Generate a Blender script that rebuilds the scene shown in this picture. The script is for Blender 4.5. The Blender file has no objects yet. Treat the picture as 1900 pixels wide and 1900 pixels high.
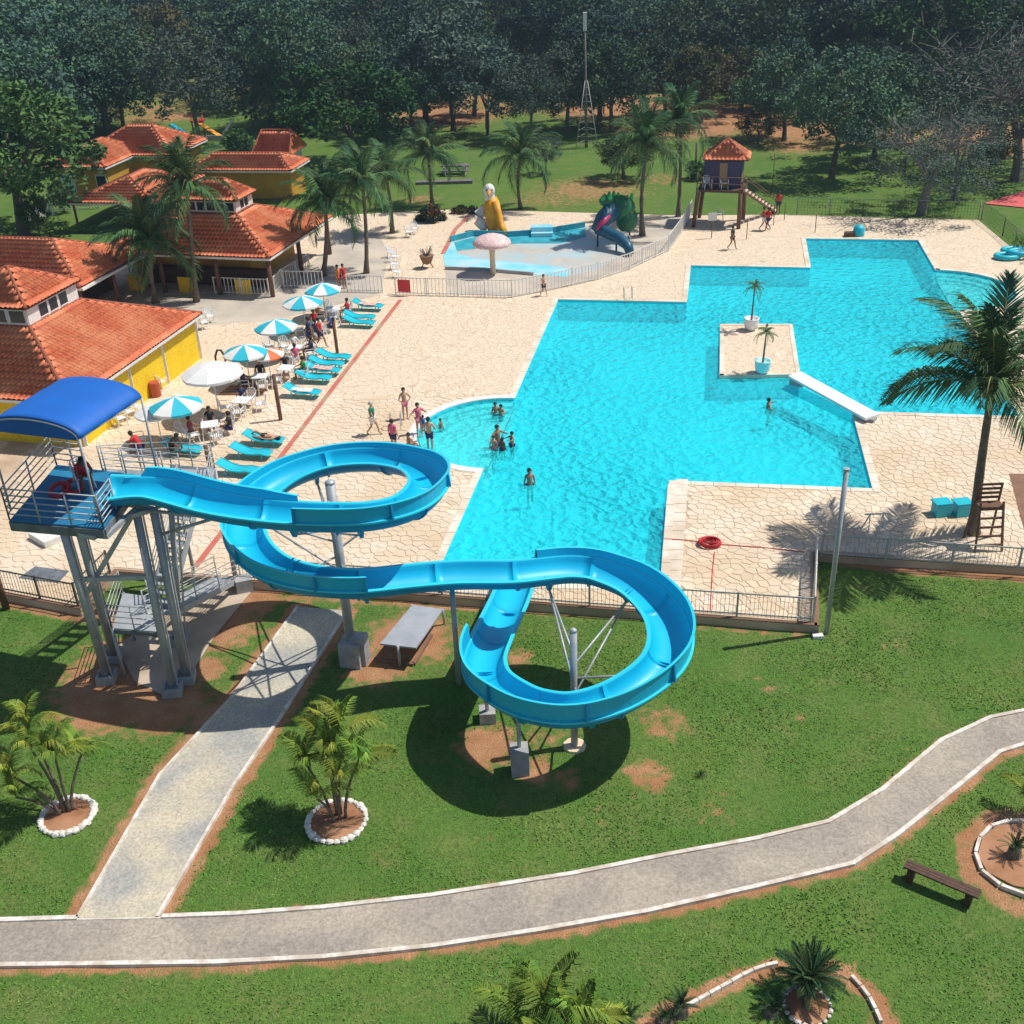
import bpy, bmesh, math, random
import numpy as np
from mathutils import Vector, Matrix, geometry
random.seed(7); RNG = np.random.default_rng(7)
R = math.radians
scene = bpy.context.scene
col = scene.collection
# ------------------------------------------------ camera
CAM_H = 22.0
FPX = 2051.6
PITCH, ROLL = 0.50777, -0.040765
_x = Vector((1, 0, 0)); _u = Vector((0, math.sin(PITCH), math.cos(PITCH))); CW = Vector((0, math.cos(PITCH), -math.sin(PITCH)))
CX = _x*math.cos(ROLL) + _u*math.sin(ROLL)
CU = -_x*math.sin(ROLL) + _u*math.cos(ROLL)
cd = bpy.data.cameras.new('camera'); cam = bpy.data.objects.new('camera', cd); col.objects.link(cam)
cd.sensor_width = 36; cd.lens = FPX/1900*36; cd.clip_end = 2000; cd.clip_start = .5
cam.matrix_world = Matrix(((CX.x, CU.x, -CW.x, 0), (CX.y, CU.y, -CW.y, 0), (CX.z, CU.z, -CW.z, CAM_H), (0, 0, 0, 1)))
scene.camera = cam
# ------------------------------------------------ sky, sun, exposure
SUN_EL, SUN_AZ = R(59.9), R(10.5)          # azimuth: direction towards the sun, from +X anticlockwise
world = bpy.data.worlds.new('World'); scene.world = world; world.use_nodes = True
wn = world.node_tree.nodes; wl = world.node_tree.links
sky = wn.new('ShaderNodeTexSky'); sky.sky_type = 'NISHITA'; sky.sun_disc = False
sky.sun_elevation = SUN_EL; sky.sun_rotation = R(90) - SUN_AZ
wl.new(sky.outputs[0], wn['Background'].inputs[0]); wn['Background'].inputs[1].default_value = .088
sd = bpy.data.lights.new('sun', 'SUN'); sd.energy = 4.4; sd.angle = R(.5); sd.color = (1, .95, .86)
sun = bpy.data.objects.new('sun', sd); col.objects.link(sun)
SD = Vector((math.cos(SUN_EL)*math.cos(SUN_AZ), math.cos(SUN_EL)*math.sin(SUN_AZ), math.sin(SUN_EL)))
sun.rotation_euler = SD.to_track_quat('Z', 'Y').to_euler(); sun.location = (0, 0, 60)
vs = scene.view_settings; vs.view_transform = 'Standard'; vs.look = 'None'; vs.exposure = 0.07; vs.gamma = 1; vs.use_curve_mapping = False
# ------------------------------------------------ places read off the photograph -> points in the world
def G(px, py, z=0.0):
    d = CX*(px-950) - CU*(py-950) + CW*FPX
    t = (z-CAM_H)/d.z
    return Vector((0, 0, CAM_H)) + d*t
def PXY(q):
    d = Vector(q) - Vector((0, 0, CAM_H)); w = d.dot(CW)
    return 950+FPX*d.dot(CX)/w, 950-FPX*d.dot(CU)/w
def ZT(b, py):                           # height at which a vertical over b meets picture row py
    lo, hi = b[2], CAM_H*.98
    for _ in range(40):
        m = (lo+hi)/2
        if PXY((b[0], b[1], m))[1] > py: lo = m
        else: hi = m
    return lo
YAW = .19
AX = Vector((math.cos(YAW), -math.sin(YAW), 0)); AY = Vector((math.sin(YAW), math.cos(YAW), 0))   # pool grid axes
LZ = -.3                                 # lawn level
# ------------------------------------------------ materials
def nmat(name, c, rough=.7, c2=None, sc=3., c3=None, sc3=.3, bump=0, bsc=30., metal=0, spec=.5, detail=4, jitter=0):
    m = bpy.data.materials.new(name); m.use_nodes = True; n = m.node_tree.nodes; l = m.node_tree.links; b = n['Principled BSDF']
    b.inputs['Base Color'].default_value = (*c, 1); b.inputs['Roughness'].default_value = rough
    b.inputs['Metallic'].default_value = metal; b.inputs['Specular IOR Level'].default_value = spec
    tc = n.new('ShaderNodeTexCoord'); out = None
    def noise(s, d=detail):
        t = n.new('ShaderNodeTexNoise'); t.inputs['Scale'].default_value = s; t.inputs['Detail'].default_value = d; l.new(tc.outputs['Object'], t.inputs['Vector']); return t
    def ramp(src, a, bb):
        r = n.new('ShaderNodeMapRange'); r.inputs['From Min'].default_value = a; r.inputs['From Max'].default_value = bb; l.new(src, r.inputs['Value']); return r.outputs[0]
    def mix(f, a, bcol):
        x = n.new('ShaderNodeMix'); x.data_type = 'RGBA'; l.new(f, x.inputs[0])
        if isinstance(a, tuple): x.inputs[6].default_value = (*a, 1)
        else: l.new(a, x.inputs[6])
        x.inputs[7].default_value = (*bcol, 1); return x.outputs[2]
    cur = tuple(c)
    if c2: cur = mix(ramp(noise(sc).outputs[0], .35, .65), cur, c2)
    if c3: cur = mix(ramp(noise(sc3).outputs[0], .42, .62), cur, c3)
    if jitter:
        oi = n.new('ShaderNodeObjectInfo'); h = n.new('ShaderNodeHueSaturation'); r = n.new('ShaderNodeMapRange')
        r.inputs['To Min'].default_value = 1-jitter; r.inputs['To Max'].default_value = 1+jitter*1.3
        l.new(oi.outputs['Random'], r.inputs['Value']); l.new(r.outputs[0], h.inputs['Value'])
        if isinstance(cur, tuple): h.inputs['Color'].default_value = (*cur, 1)
        else: l.new(cur, h.inputs['Color'])
        cur = h.outputs[0]
        if jitter > .3:
            r2 = n.new('ShaderNodeMapRange'); r2.inputs['To Min'].default_value = .535; r2.inputs['To Max'].default_value = .455; mm = n.new('ShaderNodeMath'); mm.operation = 'MULTIPLY'; mm.inputs[1].default_value = 7.31; l.new(oi.outputs['Random'], mm.inputs[0]); fr_ = n.new('ShaderNodeMath'); fr_.operation = 'FRACT'; l.new(mm.outputs[0], fr_.inputs[0]); l.new(fr_.outputs[0], r2.inputs['Value']); l.new(r2.outputs[0], h.inputs['Hue'])
    if not isinstance(cur, tuple): l.new(cur, b.inputs['Base Color'])
    if bump:
        bp = n.new('ShaderNodeBump'); bp.inputs['Strength'].default_value = bump; bp.inputs['Distance'].default_value = .02
        l.new(noise(bsc, 6).outputs[0], bp.inputs['Height']); l.new(bp.outputs[0], b.inputs['Normal'])
    return m
M = {}
M['stone'] = nmat('cream_flagstone', (.71, .575, .425), .8, (.77, .655, .52), 1.3, (.65, .50, .34), .25, .3, 25, jitter=.11)
M['mortar'] = nmat('brown_mortar', (.42, .30, .20), .9, (.64, .51, .37), .5)
M['concrete'] = nmat('pale_concrete', (.46, .36, .27), .85, (.38, .29, .21), 1.5, (.52, .42, .33), .5, .25, 40)
M['footing'] = nmat('grey_footing_concrete', (.42, .42, .42), .85, (.30, .30, .31), 3, bump=.25)
M['path'] = nmat('grey_brown_asphalt_path', (.37, .32, .27), .9, (.31, .27, .23), 6, (.44, .385, .315), .45, .5, 60)
M['path2'] = nmat('weathered_concrete_path', (.44, .42, .37), .85, (.33, .33, .32), 2.2, (.56, .50, .38), .55, .35, 50)
M['kerb'] = nmat('white_painted_kerb', (.80, .77, .72), .7, (.62, .57, .50), 9, (.52, .44, .36), 2.2, bump=.2)
M['coping'] = nmat('pool_coping_stone', (.72, .64, .52), .7, (.80, .75, .66), 3, (.6, .5, .38), .6)
M['whitepaint'] = nmat('white_paint', (.78, .77, .74), .6, (.66, .65, .62), 4)
M['yellowwall'] = nmat('yellow_wall_paint', (.86, .60, .01), .7, (.80, .53, .01), 1.2)
M['ochrewall'] = nmat('ochre_wall_paint', (.55, .30, .03), .7, (.45, .24, .03), 1.2)
M['tile'] = nmat('terracotta_roof_tile', (.78, .205, .085), .75, (.58, .12, .05), 6, (.82, .29, .14), .5, .2, 20, jitter=.06)
M['ridge'] = nmat('dark_terracotta_ridge', (.34, .10, .045), .8, (.24, .07, .035), 5)
M['darkglass'] = nmat('dark_window_glass', (.02, .03, .04), .15)
M['darkwood'] = nmat('dark_wood', (.10, .045, .025), .7, (.06, .03, .02), 8)
M['postwood'] = nmat('brown_post_wood', (.18, .085, .05), .75, (.11, .055, .035), 8, bump=.2)
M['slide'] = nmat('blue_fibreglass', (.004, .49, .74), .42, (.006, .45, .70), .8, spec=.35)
M['slide_shade'] = nmat('blue_fibreglass_outside_shade', (.004, .30, .57), .5, (.004, .27, .52), 1.2, spec=.3)  # darker copy of the slide blue, with the shade put into the colour
M['slidelip'] = nmat('pale_blue_fibreglass_lip', (.03, .60, .80), .35)
M['steel'] = nmat('galvanised_steel', (.46, .48, .50), .5, (.36, .39, .42), 3, metal=.25)
M['steeldark'] = nmat('weathered_steel', (.20, .22, .25), .6, (.13, .145, .17), 4, metal=.2)
M['canvas'] = nmat('royal_blue_canvas', (.004, .125, .52), .6, (.004, .11, .46), .8, bump=.15, bsc=4)
M['red'] = nmat('red_plastic', (.55, .02, .03), .5)
M['redline'] = nmat('faded_red_paint', (.55, .11, .085), .8, (.48, .16, .11), 2, (.42, .27, .18), .55)
M['plastic'] = nmat('white_plastic', (.78, .79, .80), .4)
M['cyanplastic'] = nmat('turquoise_plastic', (.012, .50, .62), .4, (.01, .44, .56), 3)
M['umbblue'] = nmat('turquoise_canvas', (.02, .45, .58), .7)
M['umbwhite'] = nmat('white_canvas', (.78, .78, .76), .7)
M['umborange'] = nmat('orange_canvas', (.78, .16, .05), .7)
M['trunk'] = nmat('palm_trunk_bark', (.20, .16, .12), .9, (.12, .095, .07), 6, bump=.5, bsc=12)
M['bark'] = nmat('tree_bark', (.09, .07, .055), .9, (.15, .12, .10), 5, bump=.4)
M['towel'] = nmat('striped_towel', (.6, .12, .1), .9, (.8, .7, .6), 8)
M['palebark'] = nmat('pale_grey_bark', (.19, .175, .16), .9, (.12, .11, .10), 5)
M['soil'] = nmat('reddish_soil', (.34, .155, .075), .95, (.25, .11, .05), 5, (.42, .22, .12), .8, .5, 40)
M['rock'] = nmat('white_painted_stone', (.78, .75, .70), .7, (.60, .56, .50), 8, jitter=.12)
M['wire'] = nmat('dark_wire', (.10, .09, .08), .6)
M['wirepale'] = nmat('pale_wire', (.45, .45, .43), .6)
M['board'] = nmat('grey_painted_board', (.36, .38, .42), .6, (.30, .32, .36), 2)
M['hair'] = nmat('dark_hair', (.02, .014, .01), .6)
M['pink'] = nmat('speckled_pink', (.62, .30, .30), .6, (.85, .75, .72), 9)
M['cream'] = nmat('cream_paint', (.70, .58, .42), .6)
M['birdyellow'] = nmat('golden_yellow_paint', (.80, .38, .01), .5, (.66, .26, .01), 2)
M['green'] = nmat('dragon_green_paint', (.01, .17, .05), .5, (.01, .10, .05), 3)
M['palegreen'] = nmat('bright_green_paint', (.03, .45, .10), .5)
M['navy'] = nmat('dark_blue_paint', (.006, .085, .15), .45)
M['magenta'] = nmat('magenta_paint', (.45, .03, .12), .5)
M['wadeblue'] = nmat('sky_blue_pool_paint', (.16, .66, .86), .3, (.34, .76, .88), .8, (.5, .74, .80), .5)
M['wadepale'] = nmat('wet_pale_concrete', (.60, .55, .48), .35, (.52, .49, .44), 1.2, (.44, .60, .66), .3)
M['wadeteal'] = nmat('shaded_teal_pool_paint', (.02, .30, .40), .5, (.05, .42, .52), 1)  # deep teal has the shade on the wall painted in
M['court'] = nmat('red_court_paint', (.66, .12, .12), .8, (.58, .10, .10), 2)
M['sand'] = nmat('bare_sandy_earth', (.55, .34, .19), .95, (.44, .26, .14), .6, (.30, .20, .10), .25)
M['brownfloor'] = nmat('brown_sunken_floor', (.25, .135, .085), .9, (.2, .11, .07), 2)
def leafmat(name, c1, c2, c3, sc=.9):
    m = nmat(name, c1, .6, c2, sc, c3, sc*.35, jitter=.34, spec=.08); b = m.node_tree.nodes['Principled BSDF']
    return m
M['leafA'] = leafmat('dark_green_leaves', (.046, .105, .064), (.095, .160, .066), (.056, .104, .094))
M['leafB'] = leafmat('green_leaves', (.055, .13, .035), (.09, .17, .045), (.045, .10, .045))
M['leafC'] = leafmat('olive_leaves', (.10, .11, .040), (.15, .12, .05), (.065, .10, .045))
M['leafD'] = leafmat('grey_green_leaves', (.072, .112, .092), (.12, .15, .10), (.055, .095, .082))
M['frond'] = leafmat('coconut_frond_green', (.055, .13, .040), (.12, .20, .06), (.05, .12, .055), 1.5)
M['frondy'] = leafmat('yellow_green_frond', (.13, .225, .028), (.20, .27, .04), (.08, .16, .03), 2)
M['frondd'] = leafmat('dark_cycad_frond', (.022, .065, .022), (.035, .085, .03), (.02, .06, .03), 2)
M['rachis'] = nmat('frond_rib', (.28, .27, .10), .6)
M['redflower'] = leafmat('red_flowers', (.45, .03, .01), (.30, .05, .02), (.08, .08, .02), 3)
# lawn: worn earth where the attribute 'dirt' (feet, kerbs, dug soil) says so, broken up by noise
def lawn_mat():
    m = bpy.data.materials.new('lawn_grass'); m.use_nodes = True; n = m.node_tree.nodes; l = m.node_tree.links; b = n['Principled BSDF']
    b.inputs['Roughness'].default_value = .9; b.inputs['Specular IOR Level'].default_value = .15
    tc = n.new('ShaderNodeTexCoord')
    def noise(s, d=5):
        t = n.new('ShaderNodeTexNoise'); t.inputs['Scale'].default_value = s; t.inputs['Detail'].default_value = d; l.new(tc.outputs['Object'], t.inputs['Vector']); return t.outputs[0]
    def rng(src, a, bb):
        r = n.new('ShaderNodeMapRange'); r.inputs['From Min'].default_value = a; r.inputs['From Max'].default_value = bb; l.new(src, r.inputs['Value']); return r.outputs[0]
    def mix(f, a, c):
        x = n.new('ShaderNodeMix'); x.data_type = 'RGBA'; l.new(f, x.inputs[0])
        for s, v in ((6, a), (7, c)):
            if isinstance(v, tuple): x.inputs[s].default_value = (*v, 1)
            else: l.new(v, x.inputs[s])
        return x.outputs[2]
    at = n.new('ShaderNodeAttribute'); at.attribute_name = 'dirt'
    g = mix(rng(noise(.22, 4), .38, .62), (.060, .185, .026), (.120, .225, .038))
    g = mix(rng(noise(.9, 6), .47, .70), g, (.19, .225, .070))
    g = mix(rng(noise(9, 8), .35, .7), g, (.045, .115, .016))
    g2 = mix(rng(noise(38, 5), .42, .72), g, (.17, .22, .06))
    d = mix(rng(noise(1.6, 6), .35, .65), (.40, .19, .09), (.50, .28, .15))
    d = mix(rng(noise(20, 6), .4, .75), d, (.28, .14, .07))
    a = n.new('ShaderNodeMath'); a.operation = 'MULTIPLY_ADD'; l.new(noise(2.6, 9), a.inputs[0]); a.inputs[1].default_value = 1.5; a.inputs[2].default_value = -.75
    s = n.new('ShaderNodeMath'); s.operation = 'ADD'; l.new(at.outputs['Fac'], s.inputs[0]); l.new(a.outputs[0], s.inputs[1])
    f = rng(s.outputs[0], .35, .75)
    l.new(mix(f, g2, d), b.inputs['Base Color'])
    bp = n.new('ShaderNodeBump'); bp.inputs['Strength'].default_value = .9; bp.inputs['Distance'].default_value = .06
    l.new(noise(22, 6), bp.inputs['Height']); l.new(bp.outputs[0], b.inputs['Normal'])
    return m
M['lawn'] = lawn_mat()
def cracks(m, sc, w, colr):
    n = m.node_tree.nodes; l = m.node_tree.links; b = n['Principled BSDF']; tc = n.new('ShaderNodeTexCoord')
    no = n.new('ShaderNodeTexNoise'); no.inputs['Scale'].default_value = 1.5; no.inputs['Detail'].default_value = 6; l.new(tc.outputs['Object'], no.inputs['Vector'])
    ad = n.new('ShaderNodeVectorMath'); ad.operation = 'MULTIPLY_ADD'; l.new(no.outputs['Color'], ad.inputs[0]); ad.inputs[1].default_value = (.9, .9, .9); l.new(tc.outputs['Object'], ad.inputs[2])
    v = n.new('ShaderNodeTexVoronoi'); v.feature = 'DISTANCE_TO_EDGE'; v.inputs['Scale'].default_value = sc; l.new(ad.outputs[0], v.inputs['Vector'])
    r = n.new('ShaderNodeMapRange'); r.inputs['From Min'].default_value = 0; r.inputs['From Max'].default_value = w; l.new(v.outputs[0], r.inputs['Value'])
    gr = n.new('ShaderNodeTexNoise'); gr.inputs['Scale'].default_value = 14; gr.inputs['Detail'].default_value = 8; l.new(tc.outputs['Object'], gr.inputs['Vector'])
    g2_ = n.new('ShaderNodeMapRange'); g2_.inputs['From Min'].default_value = .3; g2_.inputs['From Max'].default_value = .7; g2_.inputs['To Min'].default_value = .72; g2_.inputs['To Max'].default_value = 1.18; l.new(gr.outputs[0], g2_.inputs['Value'])
    x = n.new('ShaderNodeMix'); x.data_type = 'RGBA'; src = b.inputs['Base Color'].links[0].from_socket; l.new(r.outputs[0], x.inputs[0]); x.inputs[6].default_value = (*colr, 1); l.new(src, x.inputs[7])
    h = n.new('ShaderNodeHueSaturation'); l.new(x.outputs[2], h.inputs['Color']); l.new(g2_.outputs[0], h.inputs['Value']); l.new(h.outputs[0], b.inputs['Base Color'])
cracks(M['path'], .13, .0018, (.27, .23, .19)); cracks(M['path2'], .16, .0018, (.30, .28, .25)); cracks(M['yellowwall'], .2, .002, (.7, .45, .02)); cracks(M['tile'], .5, .01, (.45, .12, .06))
def deck_mat():
    m = bpy.data.materials.new('crazy_paving'); m.use_nodes = True; n = m.node_tree.nodes; l = m.node_tree.links; b = n['Principled BSDF']
    b.inputs['Roughness'].default_value = .85
    tc = n.new('ShaderNodeTexCoord')
    v = n.new('ShaderNodeTexVoronoi'); v.feature = 'DISTANCE_TO_EDGE'; v.inputs['Scale'].default_value = 2.8; l.new(tc.outputs['Object'], v.inputs['Vector'])
    v2 = n.new('ShaderNodeTexVoronoi'); v2.inputs['Scale'].default_value = 2.8; l.new(tc.outputs['Object'], v2.inputs['Vector'])
    r = n.new('ShaderNodeMapRange'); r.inputs['From Min'].default_value = .02; r.inputs['From Max'].default_value = .06; l.new(v.outputs[0], r.inputs['Value'])
    sx = n.new('ShaderNodeSeparateColor'); l.new(v2.outputs['Color'], sx.inputs[0])
    no = n.new('ShaderNodeTexNoise'); no.inputs['Scale'].default_value = .22; no.inputs['Detail'].default_value = 6; l.new(tc.outputs['Object'], no.inputs['Vector'])
    rr = n.new('ShaderNodeMapRange'); rr.inputs['From Min'].default_value = .4; rr.inputs['From Max'].default_value = .62; l.new(no.outputs[0], rr.inputs['Value'])
    def mix(f, a, c):
        x = n.new('ShaderNodeMix'); x.data_type = 'RGBA'; l.new(f, x.inputs[0])
        for s, vv in ((6, a), (7, c)):
            if isinstance(vv, tuple): x.inputs[s].default_value = (*vv, 1)
            else: l.new(vv, x.inputs[s])
        return x.outputs[2]
    c = mix(sx.outputs[0], (.66, .525, .375), (.77, .645, .50)); c = mix(rr.outputs[0], c, (.72, .58, .43))
    c = mix(r.outputs[0], (.55, .42, .29), c); l.new(c, b.inputs['Base Color'])
    bp = n.new('ShaderNodeBump'); bp.inputs['Strength'].default_value = .4; bp.inputs['Distance'].default_value = .02
    l.new(r.outputs[0], bp.inputs['Height']); l.new(bp.outputs[0], b.inputs['Normal'])
    return m
M['deck'] = deck_mat()
def water_mat():
    m = bpy.data.materials.new('pool_water'); m.use_nodes = True; n = m.node_tree.nodes; l = m.node_tree.links
    n.remove(n['Principled BSDF']); o = n['Material Output']
    tc = n.new('ShaderNodeTexCoord')
    w = n.new('ShaderNodeTexNoise'); w.inputs['Scale'].default_value = 1.1; w.inputs['Detail'].default_value = 3; l.new(tc.outputs['Object'], w.inputs['Vector'])
    ad = n.new('ShaderNodeVectorMath'); ad.operation = 'MULTIPLY_ADD'; l.new(w.outputs['Color'], ad.inputs[0]); ad.inputs[1].default_value = (.9, .9, .9); l.new(tc.outputs['Object'], ad.inputs[2])
    v = n.new('ShaderNodeTexVoronoi'); v.feature = 'SMOOTH_F1'; v.inputs['Scale'].default_value = 2.4; v.inputs['Smoothness'].default_value = .35; l.new(ad.outputs[0], v.inputs['Vector'])
    n2 = n.new('ShaderNodeTexNoise'); n2.inputs['Scale'].default_value = 7; n2.inputs['Detail'].default_value = 4; l.new(tc.outputs['Object'], n2.inputs['Vector'])
    hm = n.new('ShaderNodeMath'); hm.operation = 'MULTIPLY_ADD'; l.new(n2.outputs[0], hm.inputs[0]); hm.inputs[1].default_value = .35; l.new(v.outputs[0], hm.inputs[2])
    bp = n.new('ShaderNodeBump'); bp.inputs['Strength'].default_value = 1; bp.inputs['Distance'].default_value = .60; cal = n.new('ShaderNodeTexNoise'); cal.inputs['Scale'].default_value = .07; cal.inputs['Detail'].default_value = 2; l.new(tc.outputs['Object'], cal.inputs['Vector']); cr_ = n.new('ShaderNodeMapRange'); cr_.inputs['From Min'].default_value = .38; cr_.inputs['From Max'].default_value = .6; cr_.inputs['To Min'].default_value = .35; cr_.inputs['To Max'].default_value = 1.0; l.new(cal.outputs[0], cr_.inputs['Value']); l.new(cr_.outputs[0], bp.inputs['Strength']); l.new(hm.outputs[0], bp.inputs['Height'])
    bp2 = n.new('ShaderNodeBump'); bp2.inputs['Strength'].default_value = .5; bp2.inputs['Distance'].default_value = .16; l.new(hm.outputs[0], bp2.inputs['Height'])
    t = n.new('ShaderNodeBsdfTransparent'); t.inputs[0].default_value = (.50, .97, .985, 1)
    d = n.new('ShaderNodeBsdfDiffuse'); d.inputs[0].default_value = (.03, .80, .90, 1); l.new(bp.outputs[0], d.inputs['Normal'])
    g = n.new('ShaderNodeBsdfGlossy'); g.inputs['Roughness'].default_value = .26; l.new(bp2.outputs[0], g.inputs['Normal'])
    m1 = n.new('ShaderNodeMixShader'); m1.inputs[0].default_value = .42; l.new(t.outputs[0], m1.inputs[1]); l.new(d.outputs[0], m1.inputs[2])
    fr = n.new('ShaderNodeFresnel'); fr.inputs[0].default_value = 1.33; l.new(bp2.outputs[0], fr.inputs['Normal'])
    m2 = n.new('ShaderNodeMixShader'); l.new(fr.outputs[0], m2.inputs[0]); l.new(m1.outputs[0], m2.inputs[1]); l.new(g.outputs[0], m2.inputs[2])
    l.new(m2.outputs[0], o.inputs[0]); return m
M['water'] = water_mat()
M['pooltile'] = nmat('turquoise_pool_tile', (.010, .72, .86), .5, (.018, .79, .90), .8, (.010, .74, .88), 5)
M['shallowtile'] = nmat('pale_turquoise_pool_tile', (.42, .84, .86), .5, (.52, .86, .87), 2)
# ------------------------------------------------ object helpers
def tag(o, label=None, cat=None, group=None, kind=None):
    if label: o['label'] = label
    if cat: o['category'] = cat
    if group: o['group'] = group
    if kind: o['kind'] = kind
    return o
def empty(name, loc, label, cat, group=None, rz=0):
    o = bpy.data.objects.new(name, None); col.objects.link(o); o.location = loc; o.rotation_euler.z = rz; o.empty_display_size = .2
    return tag(o, label, cat, group)
class MB:
    def __init__(s): s.v = []; s.f = []; s.m = []
    def add(s, vs, fs, mi=0):
        b = len(s.v); s.v += [tuple(v) for v in vs]; s.f += [tuple(b+i for i in f) for f in fs]; s.m += [mi]*len(fs); return s
    def box(s, c, size, rz=0, mi=0, rot=None):
        hx, hy, hz = size[0]/2, size[1]/2, size[2]/2; m = rot or Matrix.Rotation(rz, 3, 'Z'); c = Vector(c)
        vs = [c + m @ Vector((x*hx, y*hy, z*hz)) for z in (-1, 1) for x, y in ((-1, -1), (1, -1), (1, 1), (-1, 1))]
        return s.add(vs, [(3, 2, 1, 0), (4, 5, 6, 7), (0, 1, 5, 4), (1, 2, 6, 5), (2, 3, 7, 6), (3, 0, 4, 7)], mi)
    def bar(s, a, b, w, h=None, mi=0, up=(0, 0, 1)):
        a, b = Vector(a), Vector(b); d = b-a; L = d.length; d.normalize(); h = h or w
        sd_ = d.cross(Vector(up)); sd_ = sd_.normalized() if sd_.length > 1e-4 else Vector((1, 0, 0)); u = sd_.cross(d)
        m = Matrix((sd_, d, u)).transposed()
        return s.box((a+b)/2, (w, L, h), rot=m, mi=mi)
    def tube(s, pts, r, n=8, mi=0, cap=True):
        pts = [Vector(p) for p in pts]; k = len(pts); rs = r if isinstance(r, (list, tuple)) else [r]*k; vs = []
        for i, p in enumerate(pts):
            t = (pts[min(i+1, k-1)] - pts[max(i-1, 0)]); t = t.normalized() if t.length > 1e-9 else Vector((0, 0, 1))
            a = t.cross(Vector((0, 0, 1)))
            a = a.normalized() if a.length > .02 else Vector((1, 0, 0))
            b = t.cross(a)
            vs += [p + (a*math.cos(2*math.pi*j/n) + b*math.sin(2*math.pi*j/n))*rs[i] for j in range(n)]
        fs = [(i*n+j, (i+1)*n+j, (i+1)*n+(j+1) % n, i*n+(j+1) % n) for i in range(k-1) for j in range(n)]
        if cap: fs += [tuple(range(n)), tuple(range((k-1)*n, k*n))[::-1]]
        return s.add(vs, fs, mi)
    def lathe(s, c, prof, n=12, mi=0):     # prof: (radius, z)
        c = Vector(c); k = len(prof)
        vs = [c+Vector((r*math.cos(2*math.pi*j/n), r*math.sin(2*math.pi*j/n), z)) for r, z in prof for j in range(n)]
        fs = [(i*n+j, i*n+(j+1) % n, (i+1)*n+(j+1) % n, (i+1)*n+j) for i in range(k-1) for j in range(n)]
        fs += [tuple(range(n))[::-1], tuple(range((k-1)*n, k*n))]
        return s.add(vs, fs, mi)
    def ball(s, c, r, n=10, mi=0):
        r = (r, r, r) if not isinstance(r, tuple) else r; c = Vector(c); k = max(5, n*2//3)
        vs = []; 
        for i in range(k+1):
            th = math.pi*i/k; q = max(.001, math.sin(th))
            vs += [c+Vector((r[0]*q*math.cos(2*math.pi*j/n), r[1]*q*math.sin(2*math.pi*j/n), -r[2]*math.cos(th))) for j in range(n)]
        fs = [(i*n+j, i*n+(j+1) % n, (i+1)*n+(j+1) % n, (i+1)*n+j) for i in range(k) for j in range(n)]
        return s.add(vs, fs, mi)
    def prism(s, poly, z0, z1, mi=0):      # poly: list of xy, fills top and sides
        k = len(poly); tri = geometry.tessellate_polygon([[Vector((p[0], p[1], 0)) for p in poly]])
        vs = [(p[0], p[1], z0) for p in poly] + [(p[0], p[1], z1) for p in poly]
        fs = [(i, (i+1) % k, k+(i+1) % k, k+i) for i in range(k)]
        fs += [tuple(k+i for i in t) for t in tri]
        return s.add(vs, fs, mi)
    def build(s, name, mats, parent=None, smooth=False, kind=None, mod=None):
        me = bpy.data.meshes.new(name); off = parent.location if parent else Vector((0, 0, 0))
        if parent and parent.parent: off = off + parent.parent.location
        vs = s.v if off.length == 0 else [(v[0]-off[0], v[1]-off[1], v[2]-off[2]) for v in s.v]
        me.from_pydata(vs, [], s.f)
        for m in (mats if isinstance(mats, (list, tuple)) else [mats]): me.materials.append(m)
        if any(s.m): me.polygons.foreach_set('material_index', s.m)
        if smooth: me.polygons.foreach_set('use_smooth', [True]*len(me.polygons))
        me.update()
        o = bpy.data.objects.new(name, me); col.objects.link(o)
        if parent: o.parent = parent
        if kind: o['kind'] = kind
        return o
def npmesh(name, V, F, mats, parent=None, smooth=False, kind=None, mi=None):   # V (n,3), F (m,4 or 3) arrays
    me = bpy.data.meshes.new(name); V = np.asarray(V, dtype=np.float32); F = np.asarray(F, dtype=np.int32)
    me.vertices.add(len(V)); me.vertices.foreach_set('co', V.ravel()); k = F.shape[1]
    me.loops.add(F.size); me.loops.foreach_set('vertex_index', F.ravel())
    me.polygons.add(len(F)); me.polygons.foreach_set('loop_start', np.arange(0, F.size, k, dtype=np.int32))
    for m in (mats if isinstance(mats, (list, tuple)) else [mats]): me.materials.append(m)
    if mi is not None: me.polygons.foreach_set('material_index', np.asarray(mi, dtype=np.int32))
    me.update(calc_edges=True); me.validate()
    if smooth: me.polygons.foreach_set('use_smooth', np.ones(len(me.polygons), dtype=bool))
    o = bpy.data.objects.new(name, me); col.objects.link(o)
    if parent: o.parent = parent
    if kind: o['kind'] = kind
    return o
def kids(o): return [c for c in KID.get(o.name, [])]
def copy_tree(o, parent=None):
    c = o.copy(); col.objects.link(c); c.parent = parent
    for ch in list(o.children): copy_tree(ch, c)
    return c
def inside(p, poly):
    x, y = p[0], p[1]; c = False; j = len(poly)-1
    for i in range(len(poly)):
        xi, yi = poly[i][0], poly[i][1]; xj, yj = poly[j][0], poly[j][1]
        if (yi > y) != (yj > y) and x < (xj-xi)*(y-yi)/(yj-yi)+xi: c = not c
        j = i
    return c
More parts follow.
